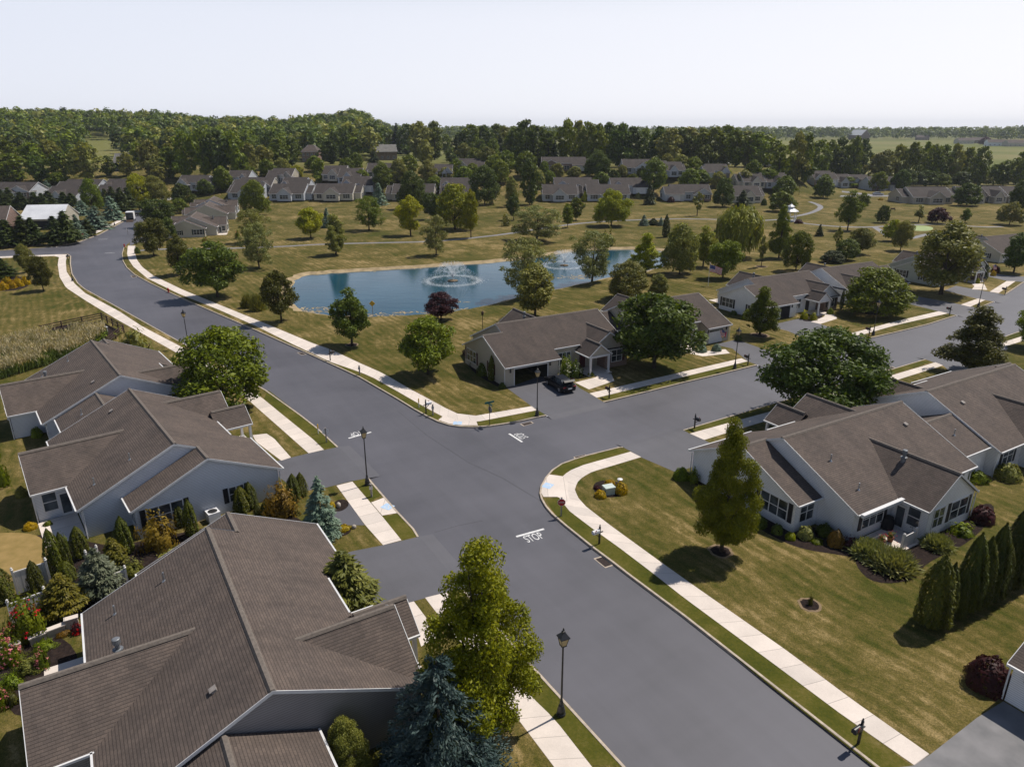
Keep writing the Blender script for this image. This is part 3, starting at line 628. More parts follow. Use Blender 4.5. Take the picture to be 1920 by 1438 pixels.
make_house('house below the fenced reed bed, partly behind the round street tree', at((-38.78, 66.39), 128.3, LEN), 308.3, True, wall='siding_grey')
make_house('tan corner house with an open garage and a black car on its drive', (-2.08, 86.02), 29.6, False, wall='siding_tan', roof='roof2', sh='shutter_red', door='open')
make_house('tan house with a flag beside its single white garage door', at((14.92, 96.71), 31, 15.2), 211, True, .97, wall='siding_tan', roof='roof2', sh='shutter_red', bump_=False, garage=(0, 4.9), link_=True)
make_house('white house with dark shutters and a half open garage, behind the flagpole', (38.94, 115.91), 29.3, False, .94, wall='siding_white', roof='roof2', door='half')
make_house('house with a tall white gable behind the round tree by the cross street', at((55.29, 126.54), 28.5, 14.2), 208.5, True, .9, wall='siding_white', roof='roof2', link_=True)
make_house('sage sided house half hidden by the tallest tree along the cross street', tuple(P(1724, 477, 5.3).xy), 27, False, .88, wall='siding_green', roof='roof2')
make_house('house with a cream gable at the right edge, above the cross street bend', tuple(P(1846, 442.7, 5.3).xy), 24, False, .86, wall='siding_cream', roof='roof2')
make_house('white house with a patio awning beside the tall arborvitae hedge', (21.38, 51.35), 30.5, True, wall='siding_white', link_=True, awning=True)
make_house('white sided house cut by the right edge, next to the house with the awning', at((38.58, 61.91), 30.5, LEN), 210.5, False, wall='siding_white')
_c = P(1889, 1243.5, 2.6); _a = R(-58); 
make_house('white house corner with a wall lantern at the bottom right edge', (_c.x + 2.65 * math.cos(_a) - 7.25 * -math.sin(_a) * -1, _c.y + 2.65 * math.sin(_a) + 7.25 * math.cos(_a)), -58, False, wall='siding_white')
def ridge_house(p, q, sc, mirror, rev=False, **kw):
    """p: photo pixel of the near ridge end, q: far end; rev: garage end at q"""
    A, B = P(*p, RZ * sc), P(*q, RZ * sc); d = (B - A); yaw = math.degrees(math.atan2(d.y, d.x))
    if rev: return make_house(loc=at(A, yaw, LEN * sc), yaw=yaw + 180, mirror=mirror, sc=sc, **kw)
    return make_house(loc=(A.x, A.y), yaw=yaw, mirror=mirror, sc=sc, **kw)
ridge_house((356.7, 407), (383, 385), .92, True, label='cream house with pink flowers under its windows, beyond the side street', wall='siding_cream', sh='shutter_green')
ridge_house((384, 385), (396, 374.5), .9, False, True, label='second roof behind the cream house with pink flowers', wall='siding_cream')
ridge_house((392, 374.5), (415, 358.6), .9, True, label='house with a broad blue-grey gable behind the cream house', wall='siding_grey')
# ---------------------------------------------------------------- foliage
def leaf_mat(name, c1, c2, trans=.25):
    m, nt, b = newmat(name, .55, .25)
    g = nt.nodes.new('ShaderNodeNewGeometry'); oi = nt.nodes.new('ShaderNodeObjectInfo')
    col = mix(nt, c1, c2, g.outputs['Random Per Island'])
    cl = nz(nt, g.outputs['Position'], .55, 2)
    col = mix(nt, col, ramp(nt, cl, [(.3, (.78, .82, .8)), (.7, (1.25, 1.18, 1.05))]), .8, 'MULTIPLY')
    hs = nt.nodes.new('ShaderNodeHueSaturation'); nt.links.new(col, hs.inputs['Color']); hs.inputs['Saturation'].default_value = 1.12
    mr = nt.nodes.new('ShaderNodeMapRange'); mr.inputs[3].default_value = .78; mr.inputs[4].default_value = 1.2; nt.links.new(oi.outputs['Random'], mr.inputs[0]); nt.links.new(mr.outputs[0], hs.inputs['Value'])
    mh = nt.nodes.new('ShaderNodeMapRange'); mh.inputs[3].default_value = .488; mh.inputs[4].default_value = .508; nt.links.new(mth(nt, 'FRACT', mth(nt, 'MULTIPLY', oi.outputs['Random'], 7.3)), mh.inputs[0]); nt.links.new(mh.outputs[0], hs.inputs['Hue'])
    nt.links.new(hs.outputs[0], b.inputs['Base Color'])
    tr = nt.nodes.new('ShaderNodeBsdfTranslucent'); nt.links.new(mix(nt, hs.outputs[0], (1.5, 1.4, .5), 1, 'MULTIPLY'), tr.inputs['Color'])
    ms_ = nt.nodes.new('ShaderNodeMixShader'); ms_.inputs[0].default_value = trans
    nt.links.new(b.outputs[0], ms_.inputs[1]); nt.links.new(tr.outputs[0], ms_.inputs[2])
    nt.links.new(ms_.outputs[0], nt.nodes['Material Output'].inputs['Surface']); MAT[name] = m
for nm, a, b_ in (('leaf_mid', (0.068, 0.097, 0.014), (0.175, 0.213, 0.030)), ('leaf_dark', (0.038, 0.062, 0.012), (0.101, 0.135, 0.023)), ('leaf_bright', (0.140, 0.168, 0.017), (0.329, 0.335, 0.037)),
                  ('leaf_lime', (.105, .124, .012), (.205, .208, .022)), ('leaf_olive', (0.110, 0.124, 0.034), (0.257, 0.254, 0.075)), ('leaf_grey', (0.125, 0.146, 0.054), (0.288, 0.295, 0.119)), ('leaf_gold', (0.256, 0.179, 0.014), (0.464, 0.329, 0.028)), ('leaf_willow', (0.140, 0.161, 0.026), (0.308, 0.316, 0.059)),
                  ('leaf_bronze', (.058, .064, .014), (.108, .105, .020)), ('leaf_orange', (0.130, 0.085, 0.022), (0.220, 0.154, 0.042)), ('leaf_purple', (0.033, 0.012, 0.017), (0.075, 0.023, 0.030)), ('leaf_red', (.034, .010, .012), (.066, .018, .020)),
                  ('needle_blue', (0.108, 0.163, 0.135), (0.200, 0.262, 0.210)), ('needle_deep', (.045, .078, .082), (.095, .135, .135)), ('needle_dark', (0.029, 0.045, 0.012), (0.061, 0.078, 0.019)), ('needle_cedar', (0.040, 0.051, 0.007), (0.088, 0.094, 0.012)), ('needle_gold', (.085, .085, .014), (.15, .132, .026)), ('needle_silver', (.10, .125, .085), (.17, .19, .135)),
                  ('grass_blade', (.17, .19, .08), (.30, .31, .16)), ('reed_tan', (.30, .26, .18), (.43, .38, .28)), ('reed_green', (.07, .10, .03), (.12, .15, .05)),
                  ('petal_pink', (.65, .22, .25), (.75, .35, .36)), ('petal_red', (.6, .03, .05), (.7, .08, .1)), ('petal_white', (.75, .75, .68), (.6, .62, .5))):
    leaf_mat(nm, a, b_, .15 if nm.startswith('needle') else .24)
class Leaves:
    """many small leaf faces, kept as arrays"""
    def __init__(s, seed): s.rng = np.random.default_rng(seed); s.Q = []; s.mi = []
    def add(s, cen, nrm, size, asp=1.0, jit=.6, mi=0, up=None, fold=.0):
        rng = s.rng; n = len(cen)
        nrm = nrm + rng.normal(0, jit, (n, 3)); nrm /= np.linalg.norm(nrm, axis=1)[:, None] + 1e-9
        a = rng.normal(0, 1, (n, 3)) if up is None else up + rng.normal(0, .25, (n, 3))
        a -= nrm * np.sum(a * nrm, 1)[:, None]; a /= np.linalg.norm(a, axis=1)[:, None] + 1e-9
        b = np.cross(nrm, a); sz = (size * rng.uniform(.65, 1.35, n))[:, None]
        a = a * sz * asp; b = b * sz
        q = np.stack([cen - a, cen + b * .6 - a * .1, cen + a, cen - b * .6 + a * .1], 1)
        s.Q.append(q); s.mi.append(np.full(n, mi, np.int32))
    def arrays(s): return np.concatenate(s.Q), np.concatenate(s.mi)
def quad_mesh(name, Q, mi, mats, extra=None):
    """mesh from (n,4,3) quads (+ extra MB geometry with material index 0..)"""
    n = len(Q); ev, ef, em = ([], [], []) if extra is None else (extra.v, extra.f, extra.m)
    nv = n * 4 + len(ev); me = bpy.data.meshes.new(name); me.vertices.add(nv)
    co = Q.reshape(-1, 3).astype(np.float32)
    if ev: co = np.concatenate([co, np.array(ev, np.float32)])
    me.vertices.foreach_set('co', co.ravel())
    lv = np.arange(n * 4, dtype=np.int32); ls = np.arange(n, dtype=np.int32) * 4; lt = np.full(n, 4, np.int32); m = mi
    if ef:
        e = np.array([i + n * 4 for f in ef for i in f], np.int32); t = np.array([len(f) for f in ef], np.int32)
        ls = np.concatenate([ls, n * 4 + np.concatenate([[0], np.cumsum(t)[:-1]]).astype(np.int32)]); lv = np.concatenate([lv, e]); lt = np.concatenate([lt, t]); m = np.concatenate([mi, np.array(em, np.int32)])
    me.loops.add(len(lv)); me.loops.foreach_set('vertex_index', lv); me.polygons.add(len(ls)); me.polygons.foreach_set('loop_start', ls); me.polygons.foreach_set('loop_total', lt)
    me.polygons.foreach_set('material_index', m.astype(np.int32))
    for k in mats: me.materials.append(MAT[k])
    me.update(calc_edges=True); return me
PROF = {
 'round': lambda t: np.sqrt(np.clip(1 - (2 * np.clip(t, 0, 1) ** .85 - 1) ** 2, 0, 1)),
 'oval': lambda t: np.clip(np.sin(np.pi * np.clip(t, 0, 1) ** .8), 0, 1) ** .75,
 'pyr': lambda t: np.clip(np.minimum(t / .16, 1), 0, 1) ** .6 * np.clip(1 - t, 0, 1) ** .62,
 'vase': lambda t: np.clip(.35 + .9 * np.sin(np.pi * np.clip(t, 0, 1) * .62 + .35) - .35 * t, .1, 1) * np.sqrt(np.clip((1 - t) * 6, 0, 1)),
 'crown': lambda t: np.clip(np.minimum(t / .22, 1), 0, 1) ** .6 * np.clip((1 - t) * 3.2, 0, 1) ** .6,
 'cone': lambda t: np.clip(1 - t, 0, 1) ** .9 * np.clip(t / .05, 0, 1) ** .5,
 'col': lambda t: np.clip(np.minimum(t / .1, 1), 0, 1) ** .5 * np.clip(1 - t ** 3.6, 0, 1) ** .9,
 'dome': lambda t: np.sqrt(np.clip(1 - t ** 2, 0, 1)) * np.clip(.75 + t, 0, 1)}
#        H    W   base prof  clumps rc  leaf  n/clump  shell gap
KIND = {
 'shade': (9, 8, .20, 'round', 62, 1.15, .20, 230, .5, .30), 'dense': (8, 8, .12, 'dome', 90, .95, .17, 190, .72, .18), 'oval': (9, 6.5, .18, 'oval', 60, .95, .18, 210, .5, .30),
 'pear': (9.5, 6, .10, 'pyr', 104, .66, .125, 220, .45, .5), 'wide': (8.5, 10, .16, 'dome', 150, .95, .16, 190, .5, .26), 'airy': (10, 8, .12, 'vase', 110, .82, .15, 135, .35, .4),
 'tall': (15, 9.5, .07, 'crown', 80, 1.35, .32, 120, .45, .5), 'young': (5, 3, .3, 'oval', 26, .5, .14, 100, .3, .3)}
def build_tree(kind, seed, lod, mats):
    H, W, base, prof, nc, rc, leaf, npc, shell, gap = KIND[kind]
    k = {0: 3.0, 1: .95, 2: .24}[lod]; npc = max(int(npc * k), 8); leaf = leaf * {0: .5, 1: .85, 2: 1.7}[lod]
    rng = np.random.default_rng(seed); L = Leaves(seed + 1); h0 = H * base; hc = H - h0
    ph = rng.uniform(0, 6.28, 4); limbs = []; C = []
    tries = 0
    while len(C) < nc and tries < nc * 40:
        tries += 1
        t = rng.uniform(.03, .97); a = rng.uniform(0, 6.283)
        R_ = W / 2 * PROF[prof](np.array(t)) * (1 + gap * .55 * math.sin(2 * a + ph[0] + 3 * t) + gap * .5 * math.sin(3 * a + ph[1] - 5 * t) + gap * .35 * math.sin(5 * a + ph[2] + 8 * t))
        if rng.uniform() > (R_ / (W / 2)) ** .8 + .15: continue
        r = max(R_ - rc * .75, 0) * math.sqrt(rng.uniform(shell * shell, 1)); c = np.array([r * math.cos(a), r * math.sin(a), h0 + t * hc])
        if any(np.linalg.norm(c - d) < rc * .55 for d in C): continue
        C.append(c)
    mid = np.array([0, 0, h0 + hc * .4])
    for c in C:
        rr = rc * rng.uniform(.5, 1.3); n = int(npc * (rr / rc) ** 2)
        d = rng.normal(0, 1, (n, 3)); d /= np.linalg.norm(d, axis=1)[:, None]
        out = (c - mid); out /= np.linalg.norm(out) + 1e-6
        d += out * .35 + np.array([0, 0, .25]); d /= np.linalg.norm(d, axis=1)[:, None]
        rad = rr * rng.uniform(.3, 1.25, n) ** .7
        p = c + d * rad[:, None] * np.array([1.05, 1.05, .78])
        L.add(p, d + np.array([0, 0, .45]), leaf, 1.3, .85, 0)
    tr = MB(); rt = .026 * H * .62 + .03
    lean = rng.uniform(-.02, .02, 2) * H
    tr.tube([(0, 0, -.1), (lean[0] * .2, lean[1] * .2, h0 * .6), (lean[0], lean[1], h0 + hc * .25), (lean[0] * 1.5, lean[1] * 1.5, h0 + hc * .8)], [rt * 1.25, rt, rt * .72, rt * .2], 7 if lod < 2 else 5)
    if lod < 2:
        for c in C[:: max(len(C) // 12, 1)]:
            z0 = h0 * .75 + (c[2] - h0) * .35; b0 = np.array([lean[0] * .5, lean[1] * .5, z0]); m_ = b0 * .45 + c * .55 + np.array([0, 0, -.15])
            tr.tube([b0, m_, c], [rt * .42, rt * .24, rt * .08], 5)
    return L, tr, H, W
def build_willow(seed, lod):
    H, W = 9, 10; rng = np.random.default_rng(seed); L = Leaves(seed); k = {0: 1, 1: .5, 2: .25}[lod]
    for i in range(int(150)):
        a = rng.uniform(0, 6.283); r = W / 2 * math.sqrt(rng.uniform(.08, 1)); top = H * (.62 + .36 * math.sqrt(max(1 - (r / (W / 2)) ** 2, 0))) * rng.uniform(.9, 1); ln = rng.uniform(.45, .9) * top
        n = int(70 * k); t = rng.uniform(0, 1, n)
        p = np.stack([r * math.cos(a) * (1 + .1 * t) + rng.normal(0, .28, n), r * math.sin(a) * (1 + .1 * t) + rng.normal(0, .28, n), top - t * ln], 1)
        dd = np.array([math.cos(a), math.sin(a), .35]) * np.ones((n, 1)); dd[t < .2] += [0, 0, 1]
        L.add(p, dd, .17 / math.sqrt(k), 2.2, .45, 0, np.array([0, 0, 1.0]))
    tr = MB(); tr.tube([(0, 0, -.1), (.1, .1, 2), (0, 0, 5)], [.4, .3, .15], 7); return L, tr, H, W
def build_conifer(kind, seed, lod):
    """layered branches: spruce (broad) or cypress (slimmer, softer)"""
    H, W, nb, droop = {'spruce': (10, 6, 30, .34), 'cypress': (9, 4.6, 34, .05), 'juniper': (4, 3.6, 24, -.35), 'shaggy': (8.0, 8.4, 34, .28)}[kind]
    rng = np.random.default_rng(seed); L = Leaves(seed); k = {0: 1, 1: .45, 2: .16}[lod]
    for i in range(nb):
        t = (i + rng.uniform(0, .7)) / nb; z = H * (.04 + .95 * t); R0 = W / 2 * (1 - t) ** (.85 if kind != 'shaggy' else .6) + .12
        for j in range(max(int(9 * (1 - t)) + 4, 4)):
            a = rng.uniform(0, 6.283); rr = R0 * rng.uniform(.72, 1.12); n = max(int((26 + 60 * (1 - t)) * k * (1.8 if kind == 'shaggy' else 1)), 4)
            s = rng.uniform(.12, 1, n) ** .75; w = .38 * (1 - t) + .10
            lat = rng.normal(0, 1, n) * w * (.25 + .75 * s) * (1.1 - s * .5)
            x = rr * s; zz = z - droop * rr * s * s + rng.normal(0, .05, n) + (.12 * s * rr if kind != 'cypress' else .3 * s * rr)
            p = np.stack([x * math.cos(a) - lat * math.sin(a), x * math.sin(a) + lat * math.cos(a), zz], 1)
            o = np.array([math.cos(a), math.sin(a), 0.0])
            L.add(p, o * .45 + np.array([0, 0, .9]), (.105 if kind != 'shaggy' else .075) / math.sqrt(k), 2.0, .38 if kind != 'shaggy' else .7, 0, o + np.array([0, 0, -.25 if kind == 'spruce' else .3]))
    tr = MB(); tr.tube([(0, 0, -.1), (0, 0, H * .5), (0, 0, H * .97)], [.16, .1, .02], 6); return L, tr, H, W
def build_column(seed, lod):
    """arborvitae: a dense, slightly ribbed column"""
    H, W = 5.0, 1.5; rng = np.random.default_rng(seed); L = Leaves(seed); k = {0: 1, 1: .4, 2: .15}[lod]; n = int(5200 * k)
    t = rng.uniform(0, 1, n); a = rng.uniform(0, 6.283, n); ph = rng.uniform(0, 6.28, 3)
    r = W / 2 * PROF['col'](t) * (1 + .11 * np.sin(5 * a + ph[0] + 2 * t) + .09 * np.sin(9 * a + 7 * t + ph[1]) + .07 * np.sin(3 * a - 9 * t + ph[2])) * rng.uniform(.82, 1.03, n)
    p = np.stack([r * np.cos(a), r * np.sin(a), .05 + t * (H - .05)], 1); d = np.stack([np.cos(a), np.sin(a), .25 + t * .4], 1)
    L.add(p, d, .055 / math.sqrt(k), 2.2, .4, 0, np.array([0, 0, 1.0]))
    tr = MB(); tr.tube([(0, 0, -.1), (0, 0, 1.2)], [.1, .06], 6)
    core = MB(); core.lathe([(W * .28, .1), (W * .42, .8), (W * .40, 2.5), (W * .25, 4.2), (.02, 4.75)], 10); 
    return L, tr, H, W
def build_shrub(kind, seed, lod):
    H, W = {'ball': (1.2, 1.4), 'mound': (.8, 1.6), 'loose': (1.6, 1.8), 'spiky': (1.1, 1.8)}[kind]; rng = np.random.default_rng(seed); L = Leaves(seed); k = {0: 1, 1: .35, 2: .12}[lod]
    if kind == 'spiky':
        n = int(5200 * k); a = rng.uniform(0, 6.283, n); e = rng.uniform(.15, 1.4, n); ln = rng.uniform(.4, .85, n); b = rng.uniform(0, .5, n) * W / 2; a0 = rng.uniform(0, 6.28, n)
        o = np.stack([np.cos(a) * np.cos(e), np.sin(a) * np.cos(e), np.sin(e)], 1); p = np.stack([b * np.cos(a0), b * np.sin(a0), b * 0], 1) + o * (ln * .6)[:, None]; p[:, 2] -= .25 * ln ** 2 * np.cos(e); p[:, 2] = np.abs(p[:, 2]) + .03
        L.add(p, np.cross(o, rng.normal(0, 1, (n, 3))), .05 / math.sqrt(k), 4.2, .2, 0, o)
    else:
        n = int({'ball': 2600, 'mound': 2200, 'loose': 1900}[kind] * k); d = rng.normal(0, 1, (n, 3)); d[:, 2] = np.abs(d[:, 2]) * 1.0; d /= np.linalg.norm(d, axis=1)[:, None]
        ph = rng.uniform(0, 6.28, 4); a = np.arctan2(d[:, 1], d[:, 0]); am = {'ball': .06, 'mound': .12, 'loose': .25}[kind]
        r = (1 + am * np.sin(3 * a + ph[0] + 4 * d[:, 2]) + am * np.sin(5 * a + ph[1] - 6 * d[:, 2])) * rng.uniform({'ball': .86, 'mound': .8, 'loose': .55}[kind], 1.04, n)
        p = d * r[:, None] * np.array([W / 2, W / 2, H]); p[:, 2] *= .93; L.add(p, d, {'ball': .05, 'mound': .055, 'loose': .075}[kind] / math.sqrt(k), 1.4, .5)
    tr = MB(); tr.tube([(0, 0, -.05), (0, 0, H * .5)], [.06, .03], 5); return L, tr, H, W
CACHE = {}
def plant_mesh(kind, leafm, lod, var):
    key = (kind, leafm, lod, var)
    if key in CACHE: return CACHE[key]
    g = (kind, lod, var)
    if g not in CACHE:
        sd = 1000 * var + sum(ord(c) for c in kind)
        if kind in KIND: CACHE[g] = build_tree(kind, sd, lod, None)
        elif kind == 'willow': CACHE[g] = build_willow(sd, lod)
        elif kind in ('spruce', 'cypress', 'juniper', 'shaggy'): CACHE[g] = build_conifer(kind, sd, lod)
        elif kind == 'column': CACHE[g] = build_column(sd, lod)
        else: CACHE[g] = build_shrub(kind, sd, lod)
    L, tr, H, W = CACHE[g]; Q, mi = L.arrays()
    rr = np.sort(np.hypot(Q[:, 0, 0], Q[:, 0, 1])); W = 2 * rr[int(len(rr) * .985)]; H = np.sort(Q[:, 0, 2])[int(len(Q) * .998)]
    cr = quad_mesh(kind + '_crown', Q, mi, [leafm])
    tk = tr.data(kind + '_trunk', 'bark', True)
    CACHE[key] = (cr, tk, H, W); return CACHE[key]
NVAR = {'shade': 4, 'oval': 4, 'pear': 3, 'airy': 3, 'tall': 5, 'wide': 2, 'dense': 2, 'young': 2}
_cnt = {}
NM = {'shade': 'shade_tree', 'dense': 'shade_tree', 'oval': 'shade_tree', 'pear': 'pear_tree', 'wide': 'shade_tree', 'airy': 'birch_tree', 'tall': 'tall_tree', 'young': 'young_tree', 'willow': 'willow_tree', 'spruce': 'spruce_tree', 'shaggy': 'spruce_tree', 'cypress': 'evergreen_tree', 'juniper': 'juniper_bush', 'column': 'columnar_evergreen', 'ball': 'bush', 'mound': 'bush', 'loose': 'bush', 'spiky': 'ornamental_grass'}
def plant(kind, leafm, base, wpx, vtop, label, group=None, lod=None, name=None, cat=None, h=None, w=None):
    """base: photo pixel of the foot; wpx: crown width in photo pixels; vtop: image row of the top"""
    p = GP(base[0], base[1]) if not isinstance(base, Vector) else base
    ww = w or wpx * MPP(p); hh = None
    if kind in ('ball', 'mound', 'loose', 'spiky', 'column', 'juniper', 'spruce', 'cypress') and not isinstance(base, Vector) and p.y < 290:
        # the given pixel is the front of the plant's skirt: step back to its middle
        de = math.atan2(CH, p.y); S, C_ = math.sin(de), math.cos(de); T = (base[1] - vtop) * MPP(p); r = ww / 2
        q = P(base[0], base[1] - r * S * .8 / MPP(p), GZ)
        if kind in ('ball', 'mound', 'loose', 'spiky'): tp = T - r * S * .9; hh = max(math.sqrt(max(tp * tp - (r * S) ** 2, (.45 * r) ** 2)) / C_, .3)
        else: hh = max(HT(q, vtop) - GZ, .3)
        p = q
    hh = h or hh or max(HT(p, vtop) - p.z, .3)
    if lod is None: lod = 0 if p.y < 62 else 1 if p.y < 175 else 2
    if lod == 2 and kind in ('shade', 'oval', 'pear', 'airy', 'wide', 'dense'): lod = 1 if hh * 1331 / p.y > 45 else 2
    k = (kind, lod); _cnt[k] = _cnt.get(k, 0) + 1
    cr, tk, H, W = plant_mesh(kind, leafm, lod, _cnt[k] % NVAR.get(kind, 2))
    nm = name or NM[kind]; ct = cat or ('tree' if 'tree' in nm else 'shrub' if nm != 'ornamental_grass' else 'grass clump')
    if nm == 'columnar_evergreen': ct = 'evergreen'
    root = thing(nm, label, ct, p, random.Random(p.x * 7 + p.y).uniform(0, 6.28), group, (ww / W, ww / W, hh / H))
    c = link('crown', cr, root)
    if nm not in ('bush', 'ornamental_grass') : link('trunk', tk, root)
    return root
